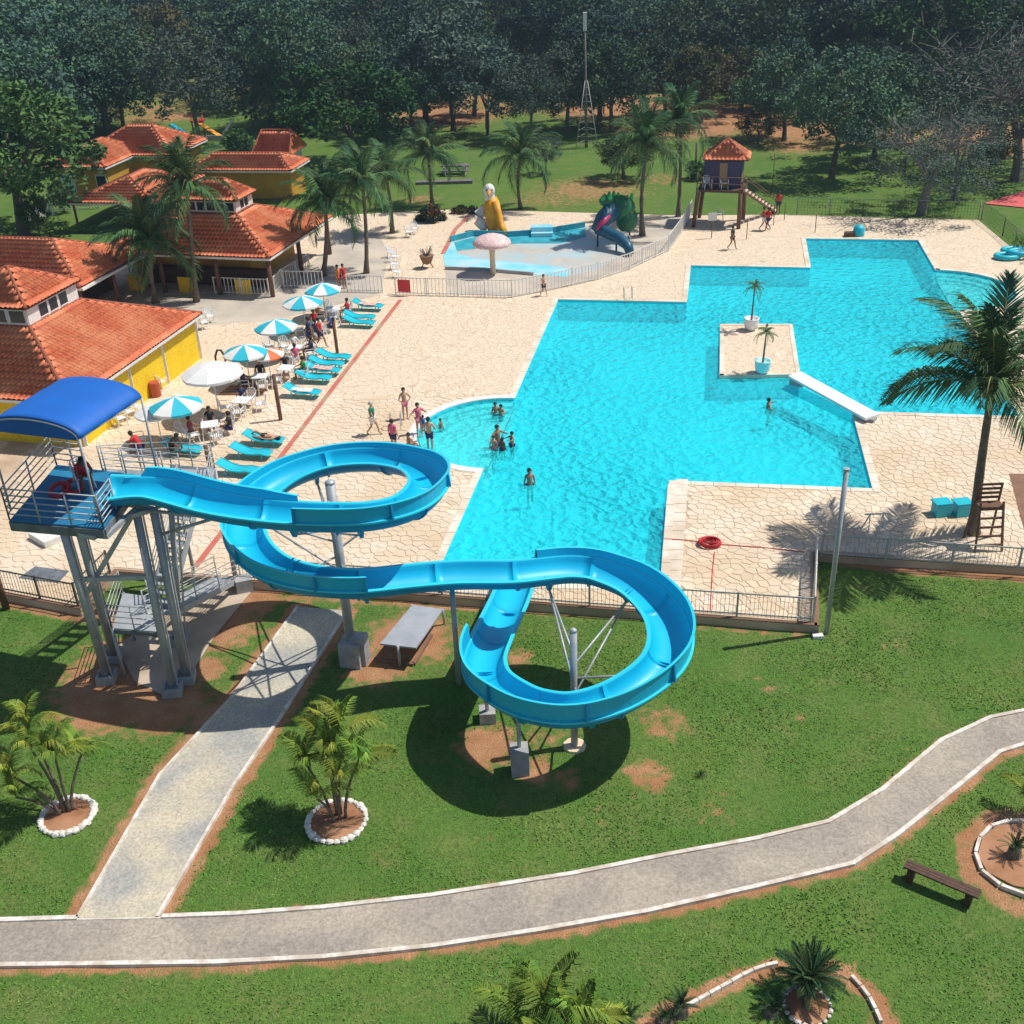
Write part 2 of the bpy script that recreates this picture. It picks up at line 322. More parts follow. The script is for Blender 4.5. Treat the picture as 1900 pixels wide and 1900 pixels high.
def offset_line(pts, d):                   # mitred offset of an open polyline, to its left for d > 0
    out = []; k = len(pts)
    for i in range(k):
        n_ = Vector((0, 0))
        for a, b in ((i-1, i), (i, i+1)):
            if a < 0 or b >= k: continue
            t = Vector((pts[b][0]-pts[a][0], pts[b][1]-pts[a][1])).normalized(); n_ += Vector((-t.y, t.x))
        n_.normalize(); 
        a = max(0, i-1); b = min(k-1, i+1) if i == 0 else i
        t = Vector((pts[b][0]-pts[a][0], pts[b][1]-pts[a][1])).normalized(); c = max(.4, n_.dot(Vector((-t.y, t.x))))
        out.append((pts[i][0]+n_.x*d/c, pts[i][1]+n_.y*d/c))
    return out
def strip(name, pts, w, z0, z1, mat, parent=None, side=1, closed=False, kind=None):
    P = list(pts) + ([pts[0], pts[1]] if closed else [])
    o1 = offset_line(P, 0.0001); o2 = offset_line(P, w*side)
    if closed: o2[0] = o2[-2]; o1 = o1[:-1]; o2 = o2[:-1]
    mb = MB()
    for i in range(len(o1)-1):
        a, b, c, d = o1[i], o1[i+1], o2[i+1], o2[i]
        mb.add([(*q, z) for z in (z0, z1) for q in (a, b, c, d)], [(4, 5, 6, 7), (0, 1, 5, 4), (2, 3, 7, 6), (1, 2, 6, 5), (3, 0, 4, 7)])
    return mb.build(name, mat, parent, kind=kind)
def catmull(P, n=8):
    P = [Vector(p) for p in P]; out = []
    for i in range(len(P)-1):
        p0, p1, p2, p3 = P[max(i-1, 0)], P[i], P[i+1], P[min(i+2, len(P)-1)]
        for k in range(n):
            t = k/n; out.append(.5*((2*p1)+(p2-p0)*t+(2*p0-5*p1+4*p2-p3)*t*t+(3*p1-p0-3*p2+p3)*t**3))
    out.append(P[-1]); return out
def resample(P, step):
    out = [P[0]]; acc = 0
    for a, b in zip(P, P[1:]):
        L = (b-a).length
        while acc + L >= step:
            t = (step-acc)/L; a = a.lerp(b, t); out.append(a.copy()); L = (b-a).length; acc = 0
        acc += L
    return out
"""SETTING"""
g2 = lambda *a: G(*a).xy
DECK = [Vector(p) for p in ((10.26, 30.7), (11.4, 35.29), (42, 28.7), (42, 68), (34.4, 71.5), (35.13, 80.8), (21.14, 84.66), (14.24, 85.45), (-3.37, 90.38), (-13, 90), (-14.5, 84), (-24, 84), (-27, 78.5), (-32, 76), (-46, 74), (-46, 44.5), (-19.17, 34.87), (-15.77, 33.59), (-15.2, 36.1), (-10.58, 35.11), (-2.65, 33.43))]
def arc(c, r, a0, a1, n):
    return [Vector((c[0]+r*math.cos(a0+(a1-a0)*i/n), c[1]+r*math.sin(a0+(a1-a0)*i/n))) for i in range(n+1)]
pA, pB, pC, pD, pE, pF = g2(1035, 556), g2(1274, 561), g2(1281, 493), g2(1504, 497), g2(1494, 443), g2(1704, 446)
pH, pI, pK, pL, pM, pN = g2(1893, 774), g2(1582, 764), g2(1620, 908), g2(1241, 893), g2(1226, 1086), g2(801, 1085)
def on_line(a, b, t): return a+(b-a)*t
LC0 = pN + (pA-pN)*.0; dL = (pA-pN).normalized(); cL = pN + dL*((Vector((-.6, 47.4))-pN).dot(dL)); rL = 3.9
dR = (pF-pH).normalized(); cR = pH + dR*((Vector((27.4, 65.3))-pH).dot(dR)); rR = 3.95
aL = math.atan2(dL.y, dL.x); aR = math.atan2(dR.y, dR.x)
arcL = arc(cL, rL, aL+math.pi, aL, 28)           # from near end round the left to far end
arcR = arc(cR, rR, aR, aR-math.pi, 28)           # from far end round the right to near end
POOL = [pN] + arcL + [pA, pB, pC, pD, pE, pF] + arcR + [pH, pI, pK, pL, pM]
ISL = [g2(1335, 699), g2(1336, 603), g2(1470, 603), g2(1485, 697)]
MAINF = [pN, pA, pB, pC, pD, pE, pF, pH, pI, pK, pL, pM]
def poly_sheet(mb, outer, holes, z):
    loops = [[Vector((p[0], p[1], 0)) for p in L] for L in [outer]+holes]
    tri = geometry.tessellate_polygon(loops); flat = [p for L in loops for p in L]
    fs = []
    for t in tri:
        a, b, c = [flat[i] for i in t]; fs.append(t if (b-a).cross(c-a).z > 0 else t[::-1])
    return mb.add([(p.x, p.y, z) for p in flat], fs)
# deck slab
mb = MB(); poly_sheet(mb, DECK, [POOL], 0.0)
k = len(DECK); mb.add([(p.x, p.y, z) for z in (-.6, 0) for p in DECK], [(i, (i+1) % k, k+(i+1) % k, k+i) for i in range(k)], 1)
deck = tag(mb.build('pool_deck', [M['deck'], M['mortar']]), kind='structure')
strip('deck_edge', [(10.26, 30.7), (11.4, 35.29), (42, 28.7)], .16, .004, .03, M['brownfloor'], deck, side=1)
strip('deck_edge', [(-46, 44.5), (-19.17, 34.87), (-15.77, 33.59), (-15.2, 36.1), (-10.58, 35.11), (-2.65, 33.43), (10.2, 30.72)], .16, .004, .03, M['brownfloor'], deck, side=1)
# pool basin
basin = MB(); Dp = -1.25
poly_sheet(basin, MAINF, [ISL], Dp)
for L in (POOL, ISL):
    k = len(L)
    for i in range(k):
        a, b = L[i], L[(i+1) % k]
        basin.add([(a.x, a.y, -2), (b.x, b.y, -2), (b.x, b.y, -.01), (a.x, a.y, -.01)], [(0, 1, 2, 3)])
pool = tag(basin.build('swimming_pool', M['pooltile']), kind='structure')
sh = MB()
for c_, r_, arc_ in ((cL, rL, arcL), (cR, rR, arcR)):
    d_ = (arc_[-1]-arc_[0]).normalized(); a0 = math.atan2((arc_[0]-c_).y, (arc_[0]-c_).x); sgn = -1
    poly_sheet(sh, arc_, [], -.45)
    sh.add([(*arc_[0], -2), (*arc_[-1], -2), (*arc_[-1], -.55), (*arc_[0], -.55)], [(0, 1, 2, 3)])
    for rr, zz in ((.97, -.16), (.86, -.30), (.76, -.42)):
        inner = [c_+(p-c_)*(rr-.11) for p in arc_]; outer = [c_+(p-c_)*rr for p in arc_]
        k = len(inner)
        sh.add([(*p, zz) for p in outer]+[(*p, zz) for p in inner]+[(*p, -.55) for p in inner], [(i, i+1, k+i+1, k+i) for i in range(k-1)]+[(k+i, k+i+1, 2*k+i+1, 2*k+i) for i in range(k-1)])
sh.build('shallow_step', M['shallowtile'], pool)
SEGS = [[pA, pB], [pB, pC], [pC, pD], [pD, pE], [pE, pF], [pF, arcR[0]], [arcR[-1], pH], [pH, pI], [pI, pK], [pK, pL], [pL, pM], [pM, pN], [pN, arcL[0]], [arcL[-1], pA]]
tdir = [(b-a).normalized() for a, b in SEGS]; new = []
for i, (a, b) in enumerate(SEGS):
    j, k_ = (i-1) % len(SEGS), (i+1) % len(SEGS); a, b = a.copy(), b.copy()
    if (SEGS[j][1]-SEGS[i][0]).length < .01 and tdir[j].cross(tdir[i]) > .2: a = a+tdir[i]*.295
    if (SEGS[k_][0]-SEGS[i][1]).length < .01 and tdir[i].cross(tdir[k_]) < -.2: b = b+tdir[i]*.285
    new.append([a, b])
for seg in new if True else ([pA, pB], [pB, pC], [pC, pD], [pD, pE], [pE, pF], [pF, arcR[0]], [arcR[-1], pH], [pH, pI], [pI, pK], [pK, pL], [pL, pM], [pM, pN], [pN, arcL[0]], [arcL[-1], pA]):
    n_ = max(1, round((seg[1]-seg[0]).length/.9)); w = .32
    t = (seg[1]-seg[0]).normalized(); nn = Vector((-t.y, t.x)); mb = MB()
    for i in range(n_):
        a = seg[0].lerp(seg[1], i/n_)+t*.012; b = seg[0].lerp(seg[1], (i+1)/n_)-t*.012
        mb.box(((a+b)/2+nn*(w/2-.03)).to_3d()+Vector((0, 0, .015)), ((b-a).length, w, .05), math.atan2(t.y, t.x))
    mb.build('coping', M['coping'], pool)
strip('round_coping', arcL, .42, -.05, .045, M['whitepaint'], pool, side=1)
strip('round_coping', arcR, .30, -.05, .04, M['coping'], pool, side=1)
wm = MB(); poly_sheet(wm, POOL, [ISL], -.11)
tag(wm.build('pool_water', M['water']), kind='structure')
# island
mb = MB(); mb.prism(ISL[::-1], -.3, .05); isl = tag(mb.build('pool_island', M['deck']), kind='structure')
strip('coping', ISL+[ISL[0]], .22, -.2, .075, M['coping'], isl, side=-1)
# lawn
near_path_top = [(-700, 1760), (-60, 1716), (0, 1712), (300, 1707), (440, 1702), (600, 1690), (800, 1668), (1060, 1628), (1250, 1590), (1400, 1563), (1540, 1530), (1640, 1470), (1750, 1378), (1840, 1336), (1900, 1324), (1980, 1312), (2500, 1235)]
near_path_bot = [(-700, 1840), (-60, 1792), (0, 1790), (400, 1785), (600, 1775), (800, 1755), (1000, 1725), (1200, 1690), (1400, 1645), (1580, 1602), (1660, 1550), (1760, 1470), (1850, 1396), (1900, 1380), (1980, 1366), (2500, 1285)]
link_left = [(148, 1706), (300, 1440), (430, 1300), (555, 1128)]
link_right = [(290, 1704), (430, 1462), (520, 1330), (643, 1135)]
gl = lambda P, z=LZ: [G(x, y, z).xy for x, y in P]
PT, PB, LL, LR = gl(near_path_top), gl(near_path_bot), gl(link_left), gl(link_right)
def dist_poly(X, Y, P):
    D = np.full(X.shape, 1e9)
    for a, b in zip(P, P[1:]):
        vx, vy = b[0]-a[0], b[1]-a[1]; t = np.clip(((X-a[0])*vx+(Y-a[1])*vy)/(vx*vx+vy*vy), 0, 1)
        D = np.minimum(D, np.hypot(X-a[0]-t*vx, Y-a[1]-t*vy))
    return D
xs = np.concatenate([-np.geomspace(420, 27, 24), np.arange(-25, 20.01, .2), np.geomspace(22, 420, 24)])
ys = np.concatenate([np.arange(11, 39, .2), np.arange(39, 96, 1.), np.arange(96, 200, 1.5), np.geomspace(205, 600, 14)])
ys = np.concatenate([[0, 6, 9], ys])
X, Y = np.meshgrid(xs, ys)
Z = np.interp(Y, [0, 45, 75, 90, 130, 600], [LZ, LZ, -.04, -.04, 0, 2.])
Z = np.where(Y > 95, Z+.25*np.sin(X*.09)*np.sin(Y*.06), Z)
Z = Z + np.where(Y < 45, .02*np.sin(X*1.7+Y)*np.sin(Y*1.3-X*.6), 0)
dirt = np.zeros(X.shape)
def edge_d(P, w, amt=1.):
    global dirt
    dirt = np.maximum(dirt, amt*np.clip(1.5-dist_poly(X, Y, P)/w, 0, 1))
edge_d(PT, .22, .72); edge_d(PB, .34, .85); edge_d(LL, .42, .95); edge_d(LR, .42, .95)
edge_d(gl([(-50, 1100), (0, 1108), (150, 1140), (300, 1150)]), .5)
edge_d(gl([(430, 1100), (820, 1125), (1250, 1150)]), .25, .7); edge_d(gl([(1300, 1165), (1520, 1180)]), .2, .55); edge_d(gl([(1570, 1045), (1700, 1060), (1900, 1072)]), .3, .9)
for (x, y), r_, a_ in (((1200, 1440), .9, .78), ((1235, 1340), 1.0, .62), ((905, 1385), 1.1, 1), ((990, 1430), .7, .9), ((1010, 1370), .8, .55), ((760, 1185), 1.9, 1), ((700, 1240), 1.2, 1), ((460, 1110), 1.6, 1), ((420, 1170), 1.6, .85), ((380, 1240), 1.0, .9), ((250, 1240), 2.4, 1.1), ((190, 1310), 1.6, 1.1), ((310, 1310), 1.6, 1.1), ((390, 1330), .8, .9), ((200, 1270), 2, 1.1),
                      ((1420, 1270), .8, 0.33), ((1330, 1500), .9, 0.35), ((1480, 1330), .7, 0.33), ((1100, 1520), .8, 0.28), ((1650, 1200), .7, 0.28), ((1380, 1400), .5, 0.33), ((700, 1600), .6, 0.23), ((220, 1420), .5, 0.23), ((900, 1550), .6, 0.25), ((960, 1220), .6, .75), ((1600, 1090), .3, .5), ((1180, 1620), .3, .5), ((930, 1170), .5, .6), ((1050, 1440), .6, .7), ((40, 1290), .9, .3)):
    c = G(x, y, LZ); dirt = np.maximum(dirt, a_*np.clip(1.35-np.hypot(X-c.x, (Y-c.y))/r_, 0, 1))
edge_d(gl([(1200, 1900), (1300, 1850), (1400, 1805), (1470, 1790), (1560, 1800), (1620, 1850), (1660, 1920)]), .28, .9); edge_d(gl([(1960, 1520), (1850, 1515), (1795, 1560), (1800, 1620), (1850, 1660), (1960, 1720)]), .32, .9)
# worn ground in the wood
for (x, y), r_, a_ in (((620+180, 190), 9, .95), ((560+260, 215), 8, .95), ((1150, 200), 10, .95), ((1270, 235), 8, 1.05), ((1340, 215), 9, .95), ((1480, 240), 8, .9), ((1400, 150), 10, .9), ((1620, 250), 6, .8), ((1880, 260), 9, 1), ((1100, 350), 6, .62), ((1030, 365), 5, .5), ((1800, 235), 8, .8), ((1480, 270), 5, .7), ((780, 370), 2, .6), ((300, 220), 5, .8), ((260, 205), 5, .7), ((950, 200), 6, .7), ((1230, 330), 3, .5), ((1030, 340), 2, .3)):
    c = G(x, y, 0); dirt = np.maximum(dirt, a_*np.clip(1.4-np.hypot(X-c.x, (Y-c.y))/r_, 0, 1))
dirt = np.maximum(dirt, np.where(Y > 135, np.clip((Y-135)/25, 0, .45), 0))
fm = lambda Q: np.array([[inside((xs[j], ys[i]), Q) for j in range(len(xs))] for i in range(len(ys))])
dm = fm(DECK)
ny, nx = X.shape; I, J = np.meshgrid(np.arange(ny-1), np.arange(nx-1), indexing='ij'); I = I.ravel(); J = J.ravel()
full = dm[I, J] & dm[I+1, J] & dm[I, J+1] & dm[I+1, J+1]
I, J = I[~full], J[~full]; F_ = np.stack([I*nx+J, I*nx+J+1, (I+1)*nx+J+1, (I+1)*nx+J], 1)
lawn = npmesh('lawn', np.stack([X.ravel(), Y.ravel(), Z.ravel()], 1), F_, M['lawn'], smooth=True)
at_ = lawn.data.attributes.new('dirt', 'FLOAT', 'POINT'); at_.data.foreach_set('value', dirt.ravel().astype(np.float32))
tag(lawn, kind='structure')
# tufts of real blades over the near lawn
rt_ = np.random.default_rng(11); N_ = 190000; tx = rt_.uniform(-20, 18, N_); ty = rt_.uniform(13.5, 35.5, N_)
ix = np.clip(np.searchsorted(xs, tx), 1, len(xs)-1); iy = np.clip(np.searchsorted(ys, ty), 1, len(ys)-1)
dv = dirt[iy, ix]; zv = Z[iy, ix]; keep = (rt_.random(N_) > dv*1.5) & ~dm[iy, ix] & ~dm[iy-1, ix-1]
BLK = PT+PB[::-1], LL+LR[::-1]
def in_np(X_, Y_, Q):
    c = np.zeros(X_.shape, bool); j = len(Q)-1
    for i in range(len(Q)):
        xi, yi, xj, yj = Q[i][0], Q[i][1], Q[j][0], Q[j][1]; c ^= ((yi > Y_) != (yj > Y_)) & (X_ < (xj-xi)*(Y_-yi)/(yj-yi+1e-12)+xi); j = i
    return c
for Q in BLK: keep &= ~in_np(tx, ty, Q)
for c_, r_ in (((625, 1525), .85), ((126, 1515), .78), ((1497, 1868), .5), ((1900, 1590), 1.3)): c_ = G(*c_, LZ); keep &= np.hypot(tx-c_.x, ty-c_.y) > r_
tx, ty, tz_ = tx[keep], ty[keep], zv[keep]; N_ = len(tx); an = rt_.uniform(0, 6.28, N_); hh = rt_.uniform(.012, .038, N_)*(1+.5*np.sin(tx*.7)*np.sin(ty*.9)); ww = rt_.uniform(.012, .03, N_)
ex, ey = np.cos(an)*ww, np.sin(an)*ww; lx_, ly_ = rt_.normal(0, .045, N_), rt_.normal(0, .045, N_)
V_ = np.stack([np.stack([tx-ex, ty-ey, tz_-.01], 1), np.stack([tx+ex, ty+ey, tz_-.01], 1), np.stack([tx+lx_+ex*.5, ty+ly_+ey*.5, tz_+hh], 1), np.stack([tx+lx_-ex*.8, ty+ly_-ey*.8, tz_+hh*.8], 1)], 1).reshape(-1, 3)
M['blade'] = nmat('grass_blade_green', (.10, .24, .035), .7, (.17, .27, .06), 1.1, (.075, .19, .03), .25, spec=.1)
tag(npmesh('grass_tufts', V_, np.arange(N_*4).reshape(-1, 4), M['blade'], kind='stuff'), 'short green grass growing over the lawn round the paths', 'grass')
M['greypave'] = nmat('grey_concrete_and_shade', (.50, .44, .37), .85, (.40, .36, .31), .9, (.58, .50, .41), .35, .2, 30)  # grey concrete, with the shade over the patio mixed into its tone
for Q, nm_ in (([(400, 602), (520, 592), (640, 562), (705, 548), (722, 470), (700, 432), (640, 424), (600, 470), (510, 540), (300, 548), (250, 600)], 'grey_shaded_patio'), ([(826, 500), (1050, 514), (1110, 500), (1160, 470), (1165, 440), (1240, 400), (1288, 402), (1242, 464), (1168, 498), (1062, 528), (950, 549), (830, 545)], 'grey_pool_surround')):
    mb = MB(); poly_sheet(mb, [G(x, y, 0).xy for x, y in Q][::-1], [], .006); tag(mb.build(nm_, M['greypave']), kind='structure')
# paths with white kerbs
mb = MB(); poly_sheet(mb, PT+PB[::-1], [], LZ+.05); path = tag(mb.build('curved_path', M['path']), kind='structure')
P1 = [p for p in PT[:3]]; jl = LL[0]; jr = LR[0]
strip('kerb', PT[:2]+[PT[2].lerp(PT[3], .48)], .13, LZ-.05, LZ+.10, M['kerb'], path, side=1)
strip('kerb', [PT[2].lerp(PT[3], .48), PT[3].copy()], .05, LZ-.05, LZ+.062, M['kerb'], path, side=1)
strip('kerb', PT[3:], .12, LZ-.05, LZ+.10, M['kerb'], path, side=1)
strip('kerb', PB, .12, LZ-.05, LZ+.10, M['kerb'], path, side=-1)
mb = MB(); poly_sheet(mb, LL+LR[::-1], [], LZ+.055); lp = tag(mb.build('straight_path', M['path2']), kind='structure')
strip('kerb', LL, .09, LZ-.05, LZ+.10, M['kerb'], lp, side=1); strip('kerb', LR, .09, LZ-.05, LZ+.10, M['kerb'], lp, side=-1)
mb = MB(); poly_sheet(mb, gl([(250, 1265), (215, 1200), (270, 1165), (375, 1100), (430, 1078), (470, 1095), (400, 1180), (330, 1290), (300, 1290)]), [], LZ+.03)
tag(mb.build('tower_apron', M['concrete']), kind='structure')
# near flagstones: every stone its own piece of geometry
STZ = .022
def region_ok(p):
    return inside(p, DECK) and not inside(p, POOL)
S_ = .385; ang = .3; stones = []
cells = {}
for i in range(-70, 75):
    for j in range(70, 140):
        cells[(i, j)] = Vector(((i+random.uniform(-.42, .42)+.5*(j % 2))*S_, (j+random.uniform(-.42, .42))*S_))
edges = []
for L in (DECK, POOL):
    for i in range(len(L)): edges.append((L[i], L[(i+1) % len(L)], .30 if L is POOL else .3))
def clip(poly, p, n_):
    out = []; k = len(poly)
    for i in range(k):
        a, b = poly[i], poly[(i+1) % k]; da = (a-p).dot(n_); db = (b-p).dot(n_)
        if da <= 0: out.append(a)
        if da*db < 0: out.append(a.lerp(b, da/(da-db)))
    return out
PAVE_Y = 52.
WID = [g2(1241, 890), g2(1277, 890), g2(1262, 1100), g2(1224, 1100)]
for (i, j), c in cells.items():
    if c.y > PAVE_Y or c.x < -20.5-(c.y-34)*.15 or c.x > 24 or not region_ok(c) or inside(c, WID): continue
    x_, y_ = PXY((c.x, c.y, 0))
    if x_ < -40 or x_ > 2500 or y_ > 1240: continue
    poly = [c+Vector(q) for q in ((-.6, -.6), (.6, -.6), (.6, .6), (-.6, .6))]
    for di in (-2, -1, 0, 1, 2):
        for dj in (-2, -1, 0, 1, 2):
            q = cells.get((i+di, j+dj))
            if q is None or (di == 0 and dj == 0): continue
            d = q-c; poly = clip(poly, (q+c)/2-d.normalized()*.011, d)
            if len(poly) < 3: break
        if len(poly) < 3: break
    if len(poly) < 3: continue
    for a, b, w in edges:
        ab = b-a; t = max(0, min(1, (c-a).dot(ab)/ab.length_squared)); dd = (c-a-ab*t).length
        if dd < 1.0:
            n_ = Vector((-ab.y, ab.x)).normalized(); s_ = (c-a).dot(n_)
            if s_ > 0: n_ = -n_
            if dd > abs(s_)+.05: continue
            poly = clip(poly, a-n_*w, n_)
            if len(poly) < 3: break
    if len(poly) >= 3: stones.append((c, poly))
def stone_geo(mb, c, poly, z):
    k = len(poly); top = [c+(p-c)*.95 for p in poly]
    mb.add([(*p, .006) for p in poly]+[(*p, z) for p in top], [tuple(range(k, 2*k))]+[(i, (i+1) % k, k+(i+1) % k, k+i) for i in range(k)])
stones.sort(key=lambda s: s[0].length)
vis = [s for s in stones if PXY((*s[0], 0))[1] > 880 and 820 < PXY((*s[0], 0))[0]]
vis.sort(key=lambda s: -abs(geometry.area_tri(*[v.to_3d() for v in s[1][:3]]))); first = set(id(s) for s in vis[:290])
rest = MB()
mortar = MB(); poly_sheet(mortar, [Vector(p) for p in ((10.2, 30.8), (11.4, 35.4), (22, 33.1), (27, 52), (0, 52), (-24, 52), (-24, 36.7), (-19.17, 35), (-15.8, 33.7), (-15.2, 36.2), (-10.6, 35.2), (-2.65, 33.5))], [], .003)
# the mortar bed is cut out over the water
mo = MB()
inner = [Vector(p) for p in ((10.2, 30.8), (11.4, 35.4), (22, 33.1), (24.6, 46.3))]
left = [Vector(p) for p in ((-24, 52), (-24, 36.7), (-19.17, 35), (-15.8, 33.7), (-15.2, 36.2), (-10.6, 35.2), (-2.65, 33.5), (10.2, 30.8), (11.4, 35.4), (24, 32.7), (24.6, 46.3))]
tA = on_line(pN, pA, (52-pN.y)/(pA.y-pN.y))
poly_sheet(mo, left + [pH, pI, pK, pL, pM, pN] + arcL + [tA], [], .003)
mo.build('mortar_bed', M['mortar'], deck)
for s_ in stones:
    z = STZ + random.uniform(-.004, .005)
    if id(s_) in first:
        m_ = MB(); stone_geo(m_, s_[0], s_[1], z); m_.build('paving_stone', M['stone'], deck)
    else: stone_geo(rest, s_[0], s_[1], z)
rest.build('paving_stones', M['stone'], deck, kind='stuff')
# row of big pale slabs beside the water
for q in range(12):
    a = WID[0].lerp(WID[3], q/12); b = WID[1].lerp(WID[2], q/12); a2 = WID[0].lerp(WID[3], (q+.96)/12); b2 = WID[1].lerp(WID[2], (q+.96)/12)
    if a2.y < 31.9: break
    m_ = MB(); m_.prism([a+(b-a)*.02+(b-a).normalized()*.28, b, b2, a2+(b-a).normalized()*.28][::-1], .004, .03); m_.build('paving_slab', M['coping'], deck)
# painted lines and hose lines
def floor_line(name, P, w, mat, z=.032, **kw):
    mb = MB(); A = offset_line(P, w/2); B = offset_line(P, -w/2); k = len(P)
    mb.add([(*p, z) for p in A]+[(*p, z) for p in B], [(i, i+1, k+i+1, k+i)[::-1] for i in range(k-1)]); return mb.build(name, mat, deck)
floor_line('red_line', gl([(743, 556), (640, 690), (525, 842), (445, 945), (362, 1052)], .03), .26, M['redline'])
floor_line('red_line', gl([(870, 400), (845, 425), (822, 470)], .03), .35, M['redline'])
"""WATER SLIDE"""
# centre line of the flume at lip level, with the lip height
SL = [(196, 905, 7.0), (250, 903, 6.96), (300, 906, 6.9), (400, 932, 6.72), (500, 947, 6.6), (600, 953, 6.5), (690, 950, 6.38), (762, 930, 6.2), (796, 893, 6.0), (775, 861, 5.8), (705, 846, 5.6), (620, 850, 5.45), (545, 872, 5.28), (486, 910, 5.06), (456, 955, 4.84), (458, 1003, 4.66), (498, 1046, 4.5), (570, 1070, 4.36), (663, 1077, 4.22), (760, 1068, 4.1), (850, 1061, 3.98), (950, 1060, 3.84), (1011, 1054, 3.74), (1060, 1050, 3.64), (1112, 1056, 3.52), (1178, 1083, 3.34), (1226, 1128, 3.16), (1244, 1174, 3.0), (1236, 1218, 2.9), (1200, 1257, 2.8), (1136, 1294, 2.68), (1060, 1313, 2.58), (990, 1305, 2.48), (941, 1283, 2.38), (907, 1256, 2.28), (898, 1222, 2.15), (911, 1184, 1.98), (930, 1145, 1.75), (948, 1106, 1.42), (962, 1068, 1.0), (972, 1035, .62)]
SP = resample(catmull([G(*p) for p in SL], 10), .22)
NS = len(SP)
W_, D_ = .56, .50
def frame(i):
    t = SP[min(i+1, NS-1)]-SP[max(i-1, 0)]; t.normalize(); s = Vector((t.y, -t.x, 0)).normalized()   # s: right hand side
    return t, s, s.cross(t)
def near_idx(px, py, z, lo=0, hi=NS):
    q = G(px, py, z); return min(range(lo, hi), key=lambda i: (SP[i]-q).length)
i1 = near_idx(562, 953, 6.2, 0, NS//4); i2 = near_idx(683, 1077, 4.2); i3 = near_idx(1006, 1054, 3.74); i4 = near_idx(908, 1190, 2.0, NS//2)
i_far = near_idx(300, 906, 6.6)
def walls(i):                            # extra wall heights (left, right)
    L = Rr = 0.0
    if i < i1: L = .32*min(1, i/5)*min(1, max(0, (i1+8-i)/14)) if i > 4 else 0
    if i1 <= i <= i2:
        u = (i-i1)/(i2-i1); Rr = .52 if u < .22 else .52-.32*min(1, (u-.22)/.15) if u < .55 else .2+.32*min(1, (u-.55)/.25)
    if i3 <= i <= i4:
        u = (i-i3)/(i4-i3); L = .30+.34*min(1, max(0, (u-.15)/.3))
    return L, Rr
slide = empty('water_slide', G(655, 1222, LZ), 'blue fibreglass water slide with two open loops running from the tower into the pool', 'water slide')
NA = 12
prof_in = [(W_*math.cos(math.pi+math.pi*k/NA), D_*math.sin(math.pi+math.pi*k/NA)) for k in range(NA+1)]      # right to left handled by sign
prof_in = [(max(-W_, min(W_, x*1.0)), z) for x, z in prof_in]
TH = .035
def add_section(i0, i1_, name='trough_section'):
    mb = MB(); n = 0; rows = []
    for i in range(i0, i1_+1):
        t, s, u = frame(i); p = SP[i]
        flare = 1.0 + (.25*max(0, 1-i/4))
        ring = []
        # outer lip left, inside, outer lip right, then the outside back to the left
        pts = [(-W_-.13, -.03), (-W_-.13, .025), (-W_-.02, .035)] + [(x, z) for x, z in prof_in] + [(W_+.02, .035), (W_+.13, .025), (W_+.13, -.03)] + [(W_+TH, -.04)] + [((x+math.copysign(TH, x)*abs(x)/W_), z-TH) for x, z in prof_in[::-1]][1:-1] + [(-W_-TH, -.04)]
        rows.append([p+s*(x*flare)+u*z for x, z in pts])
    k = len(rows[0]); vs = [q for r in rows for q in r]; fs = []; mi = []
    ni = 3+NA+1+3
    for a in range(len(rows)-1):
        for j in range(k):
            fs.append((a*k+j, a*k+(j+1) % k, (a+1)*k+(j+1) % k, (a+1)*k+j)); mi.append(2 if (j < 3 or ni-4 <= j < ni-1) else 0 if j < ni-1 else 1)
    fs.append(tuple(range(k))); fs.append(tuple(range((len(rows)-1)*k, len(rows)*k))[::-1]); mi += [1, 1]
    mb.v = [tuple(v) for v in vs]; mb.f = fs; mb.m = mi
    # bolted joint ring under the section's end
    o = mb.build(name, [M['slide'], M['slide_shade'], M['slidelip']], slide)
    me = o.data; me.polygons.foreach_set('use_smooth', [m != 2 for m in mi]+[]); 
    return o
SEG = 11; cuts = list(range(0, NS-1, SEG))+[NS-1]
if cuts[-1]-cuts[-2] < 5: cuts.pop(-2)
for a, b in zip(cuts, cuts[1:]): add_section(a, b)
for c in cuts[1:-1]:
    t, s, u = frame(c); mb = MB(); pts = [(x*(1+.10/W_), z*(1+.10/D_)) for x, z in prof_in]
    for d in (-.03, .03):
        pass
    vs = [SP[c]+t*d+s*x+u*z for d in (-.03, .03) for x, z in pts] + [SP[c]+t*d+s*x+u*z for d in (-.03, .03) for x, z in [(x*(1+.02/W_), z*(1+.02/D_)) for x, z in prof_in]]
    k = NA+1
    mb.add(vs, [(i, i+1, k+i+1, k+i) for i in range(k-1)]+[(i, 2*k+i, 2*k+i+1, i+1) for i in range(k-1)]+[(k+i, k+i+1, 3*k+i+1, 3*k+i) for i in range(k-1)])
    mb.build('joint_flange', M['slide_shade'], slide)
